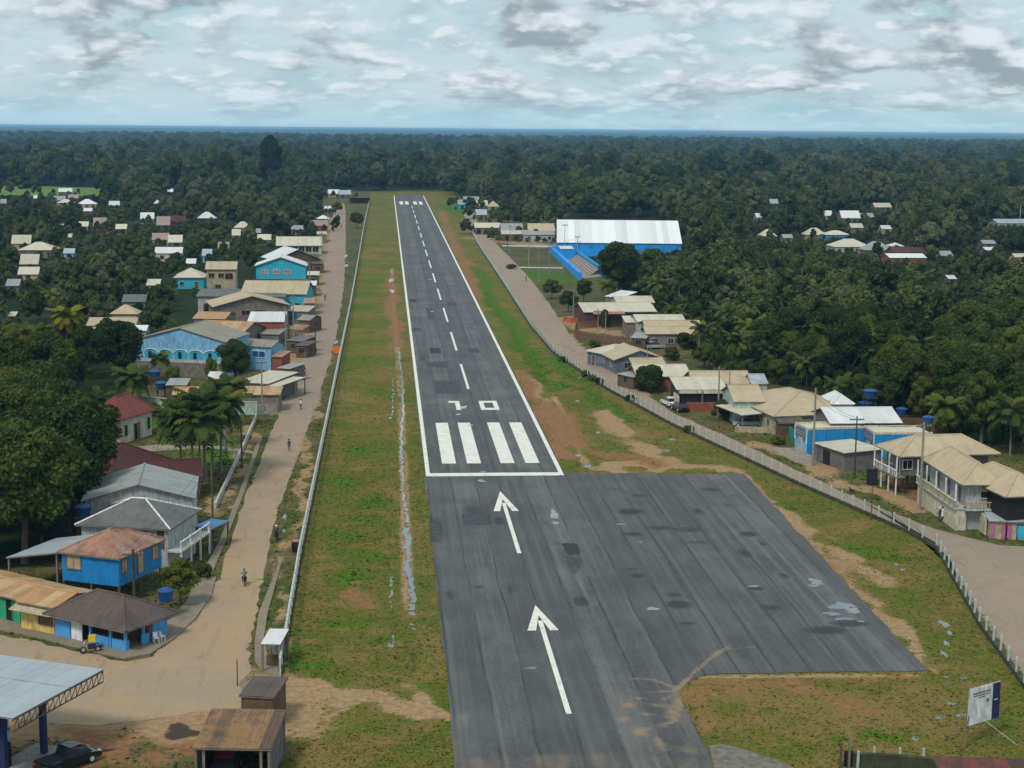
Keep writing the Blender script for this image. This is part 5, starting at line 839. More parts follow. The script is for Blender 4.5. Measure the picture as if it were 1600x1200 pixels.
r, L, D, zr = house('dark brown roofed lean-to beside the shingled shelter', (373, 1087), (428, 1090), depth=4.0, h=2.6, rt='mf', rise=.15, over=.15, wall='wood', roof='r_brown', ops=None, cat='lean-to', name='lean_to', keep=False)
r, L, D, zr = house('small white roofed guard hut against the left fence', (408, 1005), (438, 1007), (443, 985), h=2.5, rt='mf', rise=.12, over=.12, wall=None, roof='r_white', strip=3, cat='hut', name='guard_hut', posts=True, ops=None, keep=False)
MB().box(.15, L-.15, D*.4, D*.5, 0, 1.0).build('counter', 'wood', r); MB().box(.15, L-.15, D-.2, D-.1, 0, 2.4).build('back_wall', 'oldwood', r)
# rusty roof bottom right
house('rust red and dark striped roof at the bottom right corner', (1482, 1238), (1650, 1245), depth=5.6, h=2.9, rt='mf', rise=.2, over=.3, wall='greywood', roof='r_redrust', strip=1.0, cat='shed', name='shed', ops=None, keep=False)
# billboard
p0, p1 = G(1513, 1134, 1.6), G(1560, 1120, 1.6); d = (p1-p0); ang = atan2(d.y, d.x); wd = d.length; r = empty('billboard', (p0.x, p0.y, 0), ang, label='white and navy notice board on struts in the grass at lower right', cat='sign'); hb = 2.75
pn = MB().box(0, wd*.74, -.05, 0, 1.6, 1.6+hb).build('white_panel', 'white', r); nv = MB().box(wd*.742, wd, -.05, 0, 1.6, 1.6+hb).build('navy_panel', 'navy', r); MB().box(-.04, wd+.04, .001, .1, 1.55, 1.65+hb).build('back_frame', 'palegrey', r)
for z, u0, u1, t in ((2.42, .08, .66, .10), (2.22, .1, .62, .08), (2.03, .26, .48, .07)): MB().box(wd*u0, wd*u1, -.062, -.051, 1.6+z-t, 1.6+z).build('print_line', 'bluegrey', pn)
MB().box(wd*.5, wd*.66, -.062, -.051, 1.6+1.15, 1.6+1.85).build('print_block', 'lamp', pn); MB().box(wd*.54, wd*.62, -.07, -.063, 1.6+1.5, 1.6+1.75).build('print_mark', 'bluegrey', pn); MB().box(wd*.8, wd*.92, -.062, -.051, 1.6+1.45, 1.6+1.53).build('print_mark', 'lamp', nv)
for u in (.15, wd-.15): MB().tube([(u, .12, 0), (u, .12, 4.2)], .05, 6).build('leg', 'oldwood', r); MB().tube([(u, .1, 3.0), (u-.6 if u < 1 else u+.3, 1.9 if u > 1 else -2.3+4, 0)], .035, 5).build('strut', 'oldwood', r)
MB().tube([(wd*.55, -.06, 1.6), (wd*.55+1.4, -2.0, 0)], .035, 5).build('strut', 'palegrey', r); MB().tube([(.05, -.02, 2.4), (-1.6, -.6, 0)], .04, 5).build('strut', 'wood', r)
# ================================================================ VEGETATION
def npmesh(name, V, Fq, mat):
    me = bpy.data.meshes.new(name); k_ = Fq.shape[1]
    me.vertices.add(len(V)); me.vertices.foreach_set('co', np.ascontiguousarray(V, dtype=np.float32).ravel()); me.loops.add(Fq.size); me.loops.foreach_set('vertex_index', Fq.ravel().astype(np.int32))
    me.polygons.add(len(Fq)); me.polygons.foreach_set('loop_start', np.arange(0, Fq.size, k_, dtype=np.int32)); me.update(calc_edges=True); me.materials.append(MATS[mat]); return me
def ico(sub=1):
    bm = bmesh.new(); bmesh.ops.create_icosphere(bm, subdivisions=sub, radius=1); V = np.array([v.co[:] for v in bm.verts]); F_ = np.array([[v.index for v in f.verts] for f in bm.faces]); bm.free(); return V, F_
IV, IF = ico(2)
def crown(name, R, z0, z1, lobes, per, card, mat, seed, top=.55, core=.72):
    """unit tree crown: leaf clumps spread over uneven lobes, with leafy inner masses"""
    g = np.random.default_rng(seed); Vs, Fs, n0 = [], [], 0; H_ = z1-z0
    cen = []
    for i in range(lobes):
        t = (i+.5)/lobes; zz = z0 + H_*(.22+.68*t**.8); prof = max(.12, sin(pi*min(1, .22+.78*t))**.6)
        a = i*2.4+g.uniform(-.5, .5); rr = R*prof*g.uniform(.35, .72) if t < .93 else R*.1
        cen.append((rr*cos(a), rr*sin(a), zz, R*g.uniform(.24, .44)*(1 if t < .8 else .85)))
    for cx, cy, cz, cr in cen:
        # inner mass, lumpy
        nv = IV*(cr*core)*(1+.22*np.sin(IV[:, :1]*5+cx*3)*np.cos(IV[:, 1:2]*4+cy)+g.normal(0, .07, (len(IV), 1))); nv = nv*np.array([1, 1, .8])+np.array([cx, cy, cz]); Vs.append(nv); Fs.append(np.c_[IF, IF[:, :1]]*0+np.c_[IF, IF[:, 2:3]]+n0); n0 += len(nv)
        d = g.normal(size=(per, 3)); d[:, 2] += top; d /= np.linalg.norm(d, axis=1, keepdims=True)
        rad = cr*g.uniform(.78, 1.12, (per, 1)); P_ = d*rad*np.array([1, 1, .82])+np.array([cx, cy, cz])
        nn = d+g.normal(0, .55, (per, 3)); nn /= np.linalg.norm(nn, axis=1, keepdims=True)
        t1 = np.cross(nn, g.normal(size=(per, 3))); t1 /= np.linalg.norm(t1, axis=1, keepdims=True)+1e-9; t2 = np.cross(nn, t1)
        s_ = card*g.uniform(.55, 1.35, (per, 1)); q = np.stack([P_+t1*s_, P_+t2*s_*.55-nn*s_*.12, P_-t1*s_, P_-t2*s_*.55-nn*s_*.12], 1).reshape(-1, 3)
        Vs.append(q); Fs.append(np.arange(per*4).reshape(-1, 4)+n0); n0 += per*4
    V = np.concatenate(Vs); Fq = np.concatenate(Fs)
    # triangles were padded to quads with a repeated index: rebuild as mixed
    tri = Fq[:, 2] == Fq[:, 3]; me = bpy.data.meshes.new(name); T = Fq[tri][:, :3]; Q_ = Fq[~tri]
    me.vertices.add(len(V)); me.vertices.foreach_set('co', np.ascontiguousarray(V, dtype=np.float32).ravel()); li = np.concatenate([T.ravel(), Q_.ravel()]).astype(np.int32)
    me.loops.add(len(li)); me.loops.foreach_set('vertex_index', li); st = np.concatenate([np.arange(0, T.size, 3), T.size+np.arange(0, Q_.size, 4)]).astype(np.int32)
    me.polygons.add(len(st)); me.polygons.foreach_set('loop_start', st); me.update(calc_edges=True); me.materials.append(MATS[mat]); return me
def trunk_mesh(name, h, r, mat='bark', limbs=4, seed=1):
    g = random.Random(seed); mb = MB(); mb.tube([(0, 0, -.1), (g.uniform(-.02, .02), 0, h*.5), (g.uniform(-.03, .03), .02, h)], [r*1.35, r, r*.7], 7)
    for i in range(limbs):
        a = i*2*pi/limbs+g.uniform(-.4, .4); s_ = h*g.uniform(.75, 1); mb.tube([(0, 0, s_*.9), (cos(a)*.12, sin(a)*.12, s_+.1), (cos(a)*.26, sin(a)*.26, s_+.24)], [r*.6, r*.45, r*.2], 5)
    return mb.mesh(name, mat)
# unit trees: height 1, crown radius as fraction of height
KINDS = []
for i, (R, z0, lob, per, card, mt) in enumerate(((.42, .18, 16, 620, .021, 'leaf_a'), (.36, .22, 15, 600, .020, 'leaf_b'), (.50, .25, 19, 600, .021, 'leaf_a'), (.33, .15, 14, 560, .020, 'leaf_c'), (.45, .20, 17, 600, .021, 'leaf_b'), (.30, .30, 12, 560, .020, 'leaf_a'))):
    KINDS.append((crown('crown', R, z0, 1.0, lob, per, card, mt, 100+i), trunk_mesh('trunk', .42, .022, seed=i)))
KINDS.append((crown('crown', .42, .30, 1.0, 18, 500, .02, 'leaf_dark', 140), KINDS[0][1]))
FARK = [crown('crown', R, z0, 1.0, lob, per, card, 'leaf_far', 300+i, core=.85) for i, (R, z0, lob, per, card) in enumerate(((.42, .15, 10, 110, .045), (.50, .3, 11, 110, .048), (.34, .1, 9, 110, .042), (.46, .25, 10, 110, .045)))]
BUSH = crown('foliage', .75, -.05, 1.0, 12, 420, .05, 'leaf_a', 55), crown('foliage', .7, -.05, 1.0, 11, 420, .05, 'leaf_c', 56)
# palm fronds
def frond_geo(L, droop, up, n=13, lw=.30, seed=0, wid=.08):
    g = random.Random(seed); V = []; F_ = []; pr = []
    for i in range(n+1):
        t = i/n; x = L*t*(1-.22*t*droop); z = up*L*t - droop*L*.62*t**2.2; pr.append(Vector((x, 0, z)))
    for i in range(n):
        i0 = len(V); a, b = pr[i], pr[i+1]; w_ = .012*L*(1-i/n)+.004; V += [(a.x, -w_, a.z), (b.x, -w_*.9, b.z), (b.x, w_*.9, b.z), (a.x, w_, a.z)]; F_.append((i0, i0+1, i0+2, i0+3))
    for i in range(1, n):
        t = i/n; p = pr[i]; ll = lw*L*(sin(pi*min(1, t*.85+.12))**.7); d = (pr[i+1]-p).normalized()
        for s_ in (-1, 1):
            tip = p+d*ll*.5+Vector((0, s_*ll*.82, -ll*g.uniform(.25, .6))); mid = p+d*ll*.3+Vector((0, s_*ll*.5, -ll*.06)); wv = d*(wid*L)
            i0 = len(V); V += [tuple(p-wv*.5), tuple(mid-wv*.55), tuple(tip), tuple(mid+wv*.6), tuple(p+wv*.5)]; F_.append((i0, i0+1, i0+3, i0+4)); F_.append((i0+1, i0+2, i0+3))
    return V, F_
def frond_mesh(mat, seed, droop, up):
    V, F_ = frond_geo(1.0, droop, up, seed=seed); me = bpy.data.meshes.new('frond'); me.from_pydata(V, [], F_); me.materials.append(MATS[mat]); return me
FR_ = {m_: [frond_mesh(m_, i, d, u) for i, (d, u) in enumerate(((.55, .75), (.8, .55), (1.0, .25), (1.25, .0)))] for m_ in ('leaf_palm', 'leaf_yellow', 'leaf_c')}
def palm_crown_mesh(mat, seed, n=20):
    g = random.Random(seed); V = []; F_ = []
    for i in range(n):
        k_ = i/n; vv, ff = frond_geo(g.uniform(.85, 1.1), .45+.9*k_, .85-.95*k_, n=10, seed=seed*31+i); a = i*2.4+g.uniform(-.3, .3); c_, s_ = cos(a), sin(a); i0 = len(V)
        V += [(x*c_-y*s_, x*s_+y*c_, z) for x, y, z in vv]; F_ += [tuple(j+i0 for j in f) for f in ff]
    me = bpy.data.meshes.new('crown'); me.from_pydata(V, [], F_); me.materials.append(MATS[mat]); return me
PALMC = [palm_crown_mesh('leaf_palm', 1), palm_crown_mesh('leaf_palm', 2), palm_crown_mesh('leaf_c', 3)]
PTR = MB().tube([(0, 0, -.05), (.01, 0, .3), (.025, .01, .7), (.03, .01, 1.0)], [.028, .02, .017, .016], 7).mesh('trunk', 'palmbark')
def tree(pos, h, kind, label, group=None, spread=1.0, name='tree', cat='tree', rz=None):
    r = empty(name, (pos[0], pos[1], -.05), rz if rz is not None else random.uniform(0, 6.28), label=label, cat=cat, group=group); c, t = KINDS[kind]
    o = link(bpy.data.objects.new('crown', c), r); o.scale = (h*spread, h*spread, h); o = link(bpy.data.objects.new('trunk', t), r); o.scale = (h, h, h); return r
def palm(pos, h, fl, label, group=None, mat='leaf_palm', near=True, n=30):
    r = empty('palm_tree', (pos[0], pos[1], -.05), random.uniform(0, 6.28), label=label, cat='palm', group=group); o = link(bpy.data.objects.new('trunk', PTR), r); o.scale = (h*.9, h*.9, h)
    top = (.03*h*.9, .01*h*.9, h)
    if near:
        for i in range(n):
            k_ = i/n; o = link(bpy.data.objects.new('frond', FR_[mat][min(3, int(k_*4))]), r); s_ = fl*random.uniform(.85, 1.12); o.scale = (s_, s_, s_); o.location = top; o.rotation_euler = (random.uniform(-.15, .15), random.uniform(-.12, .12), i*2.4+random.uniform(-.2, .2))
    else: o = link(bpy.data.objects.new('crown', PALMC[random.randrange(3)]), r); o.location = top; o.scale = (fl, fl, fl)
    return r
def bush(px, h, wd, label, k=0, group=None):
    p = G(*px); r = empty('bush', (p.x, p.y, 0), random.uniform(0, 6), label=label, cat='bush', group=group); o = link(bpy.data.objects.new('foliage', BUSH[k]), r); o.scale = (wd/1.5, wd/1.5, h); return r
def T(px, h, kind, label, spread=1.0, **k): tree(tuple(G(*px)), h, kind, label, spread=spread, **k)
NT = 0
for px, h, kd, sp, lb in (
 ((38, 880), 15, 4, 1.0, 'huge dark tree at the left edge behind the corner shops'), ((112, 830), 14, 2, .95, 'huge spreading tree hiding the dark red roofs'), ((40, 790), 14.5, 0, 1.0, 'huge tree behind the left edge giant'), ((-25, 830), 15, 2, 1, 'huge tree cut by the left edge'), ((130, 765), 12.5, 1, 1.1, 'tall tree touching the chapel roof'), ((85, 740), 12.5, 0, 1.0, 'tall tree left of the chapel'), ((10, 720), 13, 0, 1.05, 'tall tree near the left edge above the giants'),
 ((283, 948), 4.9, 3, 1.25, 'small leafy street tree beside the corner cafe'), ((368, 612), 9.3, 1, .95, 'dark drooping tree in front of the sky blue house'), ((182, 602), 11.5, 4, 1.15, 'dark round tree left of the sky blue house'), ((140, 592), 9.5, 1, 1.1, 'dark tree behind the yellow palm'),
 ((422, 302), 38, 6, .62, 'giant emergent forest tree standing above the canopy'), ((352, 300), 27, 6, .72, 'second emergent round tree left of the giant one'), ((557, 357), 7.5, 0, 1.15, 'lone small tree on the far grass strip'),
 ((1532, 700), 11.5, 3, .95, 'rounded bright tree behind the right-hand houses'), ((1440, 672), 8.5, 3, 1.0, 'bright leafy tree behind the blue stores'), ((1370, 650), 6.5, 0, 1.1, 'small tree beside the stacked blue tanks'), ((1600, 690), 10.5, 4, 1.1, 'dark tree at the right edge behind the tan roofs'), ((1135, 545), 7.5, 3, 1.0, 'yellow green tree behind the stacked tan roofs'),
 ((912, 474), 6.5, 1, 1.1, 'dark tree in front of the blue court'), ((966, 464), 15, 4, 1.0, 'dark tree between court and barn roofs'), ((862, 468), 5.5, 0, 1.2, 'low tree at the end of the court lawn'), ((888, 488), 5.5, 0, 1.1, 'tree beside the barn nearest the road')):
    T(px, h, kd, lb, sp); NT += 1
for px, h, fl, lb, mt in (((302, 757), 9.2, 4.3, 'royal palm leaning over the dark red wing, leftmost of the cluster', 'leaf_palm'), ((322, 752), 10.2, 4.2, 'tallest royal palm in the cluster by the lawn', 'leaf_palm'), ((283, 752), 8.0, 4.2, 'short royal palm at the left of the lawn cluster', 'leaf_palm'), ((345, 742), 9.5, 4.0, 'royal palm on the street side of the cluster', 'leaf_palm'), ((312, 764), 8.6, 4.2, 'royal palm at the front of the lawn cluster', 'leaf_palm'), ((332, 738), 8.9, 4.0, 'royal palm in the middle of the lawn cluster', 'leaf_palm'), ((352, 702), 8.8, 3.4, 'slim palm on the lawn beside the garden path', 'leaf_palm'), ((372, 668), 6.5, 2.6, 'palm by the pale green garden wall', 'leaf_palm'), ((104, 562), 8.6, 4.0, 'yellowing coconut palm in the left trees', 'leaf_yellow'), ((207, 642), 5.5, 3.8, 'broad coconut palm behind the chapel', 'leaf_palm'), ((250, 598), 4.5, 2.4, 'small pale palm below the sky blue arches', 'leaf_c'), ((60, 590), 8, 3.6, 'dark coconut palm left of the round tree', 'leaf_palm'),
 ((1475, 688), 5.2, 3.2, 'yellow tipped palm behind the blue stores', 'leaf_c'), ((1578, 712), 6.5, 4.0, 'broad coconut palm at the right edge', 'leaf_palm'), ((1150, 585), 6.5, 3.6, 'palm behind the tan roof by the garage', 'leaf_palm'), ((1290, 590), 8.5, 3.8, 'tall palm at the front of the dark right wood', 'leaf_palm'), ((1235, 580), 7.5, 3.6, 'palm left of the tall one in the right wood', 'leaf_palm'), ((1098, 560), 6, 3.4, 'palm behind the cream roof with brick wall', 'leaf_palm'), ((1350, 610), 9, 3.8, 'palm behind the stacked blue tanks', 'leaf_palm'), ((1430, 620), 9, 3.8, 'palm deep behind the second blue store', 'leaf_palm'), ((1060, 480), 9, 3.4, 'palm above the stacked tan roofs', 'leaf_palm'), ((1027, 486), 7, 3.4, 'pale palm right of the brick barn', 'leaf_c'), ((700, 0), 0, 0, '', '')):
    if h: palm(tuple(G(*px)), h, fl, lb, mat=mt)
for px, h, wd, k_, lb in (((1018, 612), 4.6, 6.8, 0, 'big round bush beside the right-hand road bend'), ((1126, 655), 3.0, 4.2, 0, 'dark bush between the garage and carport'), ((945, 513), 4.2, 3.2, 0, 'conical bush inside the slat fence'), ((1070, 545), 3.2, 6, 0, 'bush below the stacked tan roofs'), ((1050, 563), 2.6, 4.5, 1, 'bush right of the tan gabled house'), ((1215, 694), 1.3, 3.2, 1, 'low green bush on the lawn by the green fence'), ((318, 905), 1.6, 2, 0, 'low shrub at the foot of the street tree'), ((270, 600), 3, 4, 1, 'yellow green bush under the sky blue house'), ((330, 600), 4.5, 3, 1, 'bright bush left of the drooping tree'), ((368, 492+40), 2.2, 4, 1, 'bush in front of the red brick building'), ((1292, 688), 1.8, 1.2, 0, 'climbing shrub between blue store and grey shed'), ((800, 420), 1.5, 5, 0, 'low shrub beside the court lawn'), ((928, 545), 1.8, 3.5, 0, 'roadside shrub left of the white hipped house'), ((240, 650), 2.0, 3.4, 0, 'grey green shrub by the pale garden wall')):
    bush(px, h, wd, lb, k_)
# hanging weeds on the right-hand fence
for i, px in enumerate(((915, 588), (925, 595), (935, 600), (985, 627), (1078, 676), (880, 566))): bush(px, 1.1, 2.4, 'weed clump growing against the right-hand wire fence', 0, group='weed clumps on the right-hand fence')
# ---- woods: sample zones, keep roofs and roads open
FX = np.array([(f[0], f[1], f[2].x, f[2].y, f[3], f[4]) for f in FOOT])
def blocked(x, y, r):
    dx, dy = x-FX[:, 0], y-FX[:, 1]; u = np.abs(dx*FX[:, 2]+dy*FX[:, 3]); v = np.abs(-dx*FX[:, 3]+dy*FX[:, 2]); return bool(np.any((u < FX[:, 4]+r*.35) & (v < FX[:, 5]+r*.35)))
KX = np.array(KEEP)
OPEN = []
for q in ([(340, 920), (430, 1060), (700, 1200), (1600, 1200), (1600, 860), (1480, 820), (1380, 790), (1200, 705), (1050, 640), (985, 600), (925, 560), (885, 520), (860, 480), (800, 400), (745, 335), (700, 300), (512, 300), (503, 440), (470, 545), (430, 620), (400, 690)], [(742, 395), (862, 391), (945, 401), (912, 445), (865, 462), (835, 445)], [(185, 637), (405, 645), (330, 800), (180, 740)], [(890, 495), (1010, 505), (1060, 545), (930, 560)]): OPEN.append(PL(q))
ROADPX = [((505, 300), (545, 300), (500, 600), (430, 720), (415, 700), (470, 545), (500, 440)), ((800, 395), (862, 396), (908, 440), (860, 455), (835, 440)), ((190, 645), (300, 645), (300, 690), (230, 690)), ((885, 500), (1000, 505), (1040, 540), (930, 545)), ((0, 289), (150, 289), (160, 302), (0, 302))]
ROADPX = [[Vector(p) for p in q] for q in ROADPX]
def inpoly1(x, y, pts): return bool(in_poly(np.array([x]), np.array([y]), pts)[0])
def fit_height(x, y, h, rfrac, tol=.0):
    """lower a tree until it no longer hides a roof that stands behind it"""
    dist = y
    for _ in range(10):
        bx, by = PX(x, y, 0); s_ = (by-200)/45.4; tx, ty = PX(x, y, h); hw = h*rfrac*s_*.9
        m = (KX[:, 4] > dist-2) & (KX[:, 0] < bx+hw) & (KX[:, 1] > bx-hw) & (KX[:, 3] > ty) & (KX[:, 2] < by)
        bad = bool(m.any())
        if not bad:
            for q in ROADPX:
                for u in (-.7, 0, .7):
                    if inpoly1(bx+hw*u, ty, q) or inpoly1(bx+hw*u, ty*.6+by*.4, q): bad = True
        if not bad: return h
        h *= .86
        if h < 2.2: return 0
    return 0
cands = []
def zone(px, n, hr, palmf, lab, grp, sep, seed, pal_lab=None, pal_grp=None):
    g = random.Random(seed); P_ = PL(px); x0, x1 = min(p.x for p in P_), max(p.x for p in P_); y0, y1 = min(p.y for p in P_), max(p.y for p in P_); done = []; tries = 0
    while len(done) < n and tries < n*40:
        tries += 1; yy = y0+(y1-y0)*g.random()**1.5; xx = g.uniform(x0, x1)
        if not inpoly1(xx, yy, P_) or any(inpoly1(xx, yy, q) for q in OPEN): continue
        h = g.uniform(*hr); rf = .4
        if blocked(xx, yy, h*rf) or any((xx-a)**2+(yy-b)**2 < (sep*(.6+.4*h/hr[1]))**2 for a, b in done): continue
        h = fit_height(xx, yy, h, rf)
        if h <= 0: continue
        done.append((xx, yy)); cands.append((yy, xx, h, g.random() < palmf, lab, grp, pal_lab, pal_grp))
RW = ('dark broadleaf tree in the wood behind the right-hand houses', 'broadleaf trees in the right-hand wood'); RP = ('feathery palm standing in the right-hand wood', 'palms in the right-hand wood'); LW = ('leafy garden tree among the roofs of the left-hand town', 'garden trees of the left-hand town'); LP_ = ('garden palm among the roofs of the left-hand town', 'garden palms of the left-hand town')
zone([(945, 478), (1030, 470), (1100, 512), (1150, 560), (1210, 592), (1340, 625), (1460, 672), (1700, 705), (1800, 560), (1700, 470), (1400, 440), (1100, 430), (950, 440)], 420, (7, 14), .3, *RW, 4.6, 1, *RP)
zone([(990, 480), (1100, 528), (1140, 575), (1210, 604), (1340, 645), (1480, 690), (1700, 722), (1700, 640), (1400, 590), (1150, 520), (1050, 470)], 170, (3.2, 6.5), .12, *RW, 2.8, 11, *RP)
zone([(1082, 528), (1180, 556), (1225, 600), (1190, 610), (1130, 596), (1088, 575)], 60, (2.4, 5), .1, *RW, 2.0, 12, *RP)
zone([(950, 440), (1100, 430), (1400, 440), (1700, 470), (1700, 340), (1250, 330), (1080, 345), (1070, 375), (1000, 410)], 620, (9, 17), .15, *RW, 7, 2, *RP)
zone([(-150, 760), (170, 700), (160, 640), (205, 600), (215, 540), (330, 540), (330, 470), (440, 440), (430, 395), (500, 370), (505, 330), (440, 310), (200, 330), (-150, 330), (-250, 500)], 760, (5, 12), .18, *LW, 4.8, 3, *LP_)
zone([(-100, 900), (90, 880), (150, 800), (150, 720), (60, 660), (-100, 640)], 24, (11, 15.5), .0, *LW, 6, 4, *LP_)
zone([(745, 350), (868, 362), (868, 340), (800, 325), (745, 320)], 60, (7, 12), .1, 'dark tree near the start of the right-hand road', 'trees near the start of the right-hand road', 8, 5, *RP)
zone([(-150, 330), (505, 318), (505, 306), (-150, 308)], 220, (8, 16), .1, *LW, 9, 6, *LP_)
zone([(690, 300), (745, 318), (870, 338), (1080, 345), (1250, 330), (1700, 345), (1700, 310), (700, 292)], 330, (10, 18), .08, *RW, 11, 8, *RP)
for f in FOOT[FAR0:FAR1]:                      # gardens: shrubs and small trees right in front of the scattered houses
    y_ = Vector((-f[2].y, f[2].x)); c = Vector((f[0], f[1])); g = random.Random(int(f[0]*10)); lw_ = (*LW, *LP_) if PX(f[0], f[1], 0)[0] < 640 else (*RW, *RP)
    for t in np.linspace(-1, 1, max(4, int(f[3]/1.1))):
        if g.random() < .92: q = c-y_*(f[4]+g.uniform(1.0, 5))+f[2]*(t*f[3]*1.15); cands.append((q.y, q.x, g.uniform(2.2, 3.8), False, *lw_))
    for t in (-1, 1): q = c+f[2]*(t*(f[3]+2.5))+y_*g.uniform(-2, 4); cands.append((q.y, q.x, g.uniform(4, 8), False, *lw_))
cands.sort(); nb = npalm = 0; rest = []
for yy, xx, h, ip, lab, grp, pl_, pg_ in cands:
    if ip and npalm < 240 and h > 4: palm((xx, yy), h*.55, min(4.2, 2.4+h*.13), pl_, pg_, near=False); npalm += 1
    elif nb < 300-NT: tree((xx, yy), h, random.choice((0, 0, 1, 1, 2, 3, 4, 4, 5)), lab, grp, random.uniform(.85, 1.2)); nb += 1
    else: rest.append((xx, yy, h))
print('trees', nb, 'palms', npalm, 'rest', len(rest))
# ---- distant forest as one mass of trees
pts = [np.array(rest).reshape(-1, 3)]
YAW = math.atan2(-RM.col[2].x, -RM.col[2].y)
def ring(d0, d1, dens, hr, seed):
    g = np.random.default_rng(seed); half = radians(25); n = int((d1*d1-d0*d0)*half*dens); d = np.sqrt(g.uniform(d0*d0, d1*d1, n)); a = YAW+g.uniform(-half, half, n)
    x = CAMX+np.sin(a)*d; y = np.cos(a)*d; h = g.uniform(hr[0], hr[1], n)*(1+.45*(g.random(n) > .95)-.25*(g.random(n) > .8))
    px, py = PXN(x, y, 0*x); ok = ~in_poly(px, py, [Vector(v) for v in ((-400, 300), (500, 303), (500, 299), (690, 298), (700, 303), (745, 318), (870, 340), (1080, 345), (1250, 335), (2000, 345), (2000, 2000), (-400, 2000))]) & ~in_poly(x, y, CLEAR); 
    tx, ty = PXN(x, y, h); ok &= ~((tx > 560) & (tx < 720) & (ty > 292) & (py > 302)); ok &= ~((tx > -20) & (tx < 160) & (ty > 287) & (py > 300))
    for f in FOOT: ok &= ~((np.abs((x-f[0])*f[2].x+(y-f[1])*f[2].y) < f[3]+3) & (np.abs(-(x-f[0])*f[2].y+(y-f[1])*f[2].x) < f[4]+3))
    for k4 in KEEP:
        if k4[4] > 600:
            s_ = (py-200)/45.4; hw = h*.4*s_; ok &= ~((y < k4[4]) & (px+hw > k4[0]) & (px-hw < k4[1]) & (ty < k4[3]) & (py > k4[2]))
    return np.c_[x, y, h][ok]
pts += [ring(560, 1250, 1/85, (8, 17), 21), ring(1250, 2600, 1/115, (11, 20), 22), ring(2600, 5600, 1/230, (13, 21), 23)]
P_ = np.concatenate(pts); print('far trees', len(P_))
me = bpy.data.meshes.new('distant_forest'); me.vertices.add(len(P_)); me.vertices.foreach_set('co', np.c_[P_[:, 0], P_[:, 1], np.full(len(P_), -.7)].astype(np.float32).ravel())
h_ = me.attributes.new('h', 'FLOAT', 'POINT'); h_.data.foreach_set('value', P_[:, 2].astype(np.float32))
r_ = me.attributes.new('rot', 'FLOAT', 'POINT'); r_.data.foreach_set('value', (rng.random(len(P_))*6.28).astype(np.float32)); w_ = me.attributes.new('wide', 'FLOAT', 'POINT'); w_.data.foreach_set('value', (P_[:, 2]*rng.uniform(.6, 1.25, len(P_))*np.clip(P_[:, 1]/2800, 1, 1.6)).astype(np.float32))
q_ = me.attributes.new('pick', 'INT', 'POINT'); q_.data.foreach_set('value', rng.integers(0, 4, len(P_)).astype(np.int32))
FO = link(bpy.data.objects.new('distant_forest', me)); tag(FO, 'dense rainforest stretching to the horizon', 'forest', kind='stuff')
# four real trees of the far wood carry the crown shapes
src = []
for i, (px, h) in enumerate((((640, 290), 17), ((760, 296), 18), ((1150, 320), 17), ((300, 300), 18))):
    p = G(*px); r = empty('forest_tree', (p.x, p.y, -.1), i, label='forest tree in the first row behind the open land', cat='tree', group='first row forest trees'); c = link(bpy.data.objects.new('crown', FARK[i]), r); c.scale = (h, h, h); src.append(c); o = link(bpy.data.objects.new('trunk', KINDS[0][1]), r); o.scale = (h, h, h)
gn = bpy.data.node_groups.new('forest', 'GeometryNodeTree'); gn.interface.new_socket('Geometry', in_out='INPUT', socket_type='NodeSocketGeometry'); gn.interface.new_socket('Geometry', in_out='OUTPUT', socket_type='NodeSocketGeometry')
N = gn.nodes.new; gi, go = N('NodeGroupInput'), N('NodeGroupOutput'); iop = N('GeometryNodeInstanceOnPoints'); jo = N('GeometryNodeJoinGeometry')
for c in src:
    oi = N('GeometryNodeObjectInfo'); oi.inputs['Object'].default_value = c; oi.inputs['As Instance'].default_value = False; g2 = N('GeometryNodeGeometryToInstance'); gn.links.new(oi.outputs['Geometry'], g2.inputs[0]); gn.links.new(g2.outputs[0], jo.inputs[0])
def na(nm, ty):
    a = N('GeometryNodeInputNamedAttribute'); a.data_type = ty; a.inputs[0].default_value = nm; return a.outputs[0]
cx_ = N('ShaderNodeCombineXYZ'); gn.links.new(na('rot', 'FLOAT'), cx_.inputs[2]); cs = N('ShaderNodeCombineXYZ'); wn_ = na('wide', 'FLOAT'); gn.links.new(wn_, cs.inputs[0]); gn.links.new(wn_, cs.inputs[1]); gn.links.new(na('h', 'FLOAT'), cs.inputs[2])
gn.links.new(gi.outputs[0], iop.inputs['Points']); gn.links.new(jo.outputs[0], iop.inputs['Instance']); iop.inputs['Pick Instance'].default_value = True; gn.links.new(na('pick', 'INT'), iop.inputs['Instance Index']); gn.links.new(cx_.outputs[0], iop.inputs['Rotation']); gn.links.new(cs.outputs[0], iop.inputs['Scale']); gn.links.new(iop.outputs[0], go.inputs[0])
md = FO.modifiers.new('forest', 'NODES'); md.node_group = gn
# canopy roof of the very far forest
ds = [5000.0]
while ds[-1] < 26000: ds.append(ds[-1]*1.012)
an = np.linspace(-radians(26), radians(26), 420)+YAW; Dm, Am = np.meshgrid(ds, an, indexing='ij'); g = np.random.default_rng(5); hz = 13+g.random(Dm.shape)*7; V = np.stack([CAMX+np.sin(Am)*Dm, np.cos(Am)*Dm, hz], -1).reshape(-1, 3); ii = np.arange(Dm.size).reshape(Dm.shape); Q = np.stack([ii[:-1, :-1], ii[:-1, 1:], ii[1:, 1:], ii[1:, :-1]], -1).reshape(-1, 4)
o = link(bpy.data.objects.new('far_canopy', npmesh('far_canopy', V, Q, 'leaf_far'))); tag(o, 'far blue green canopy along the horizon', 'forest', kind='stuff')
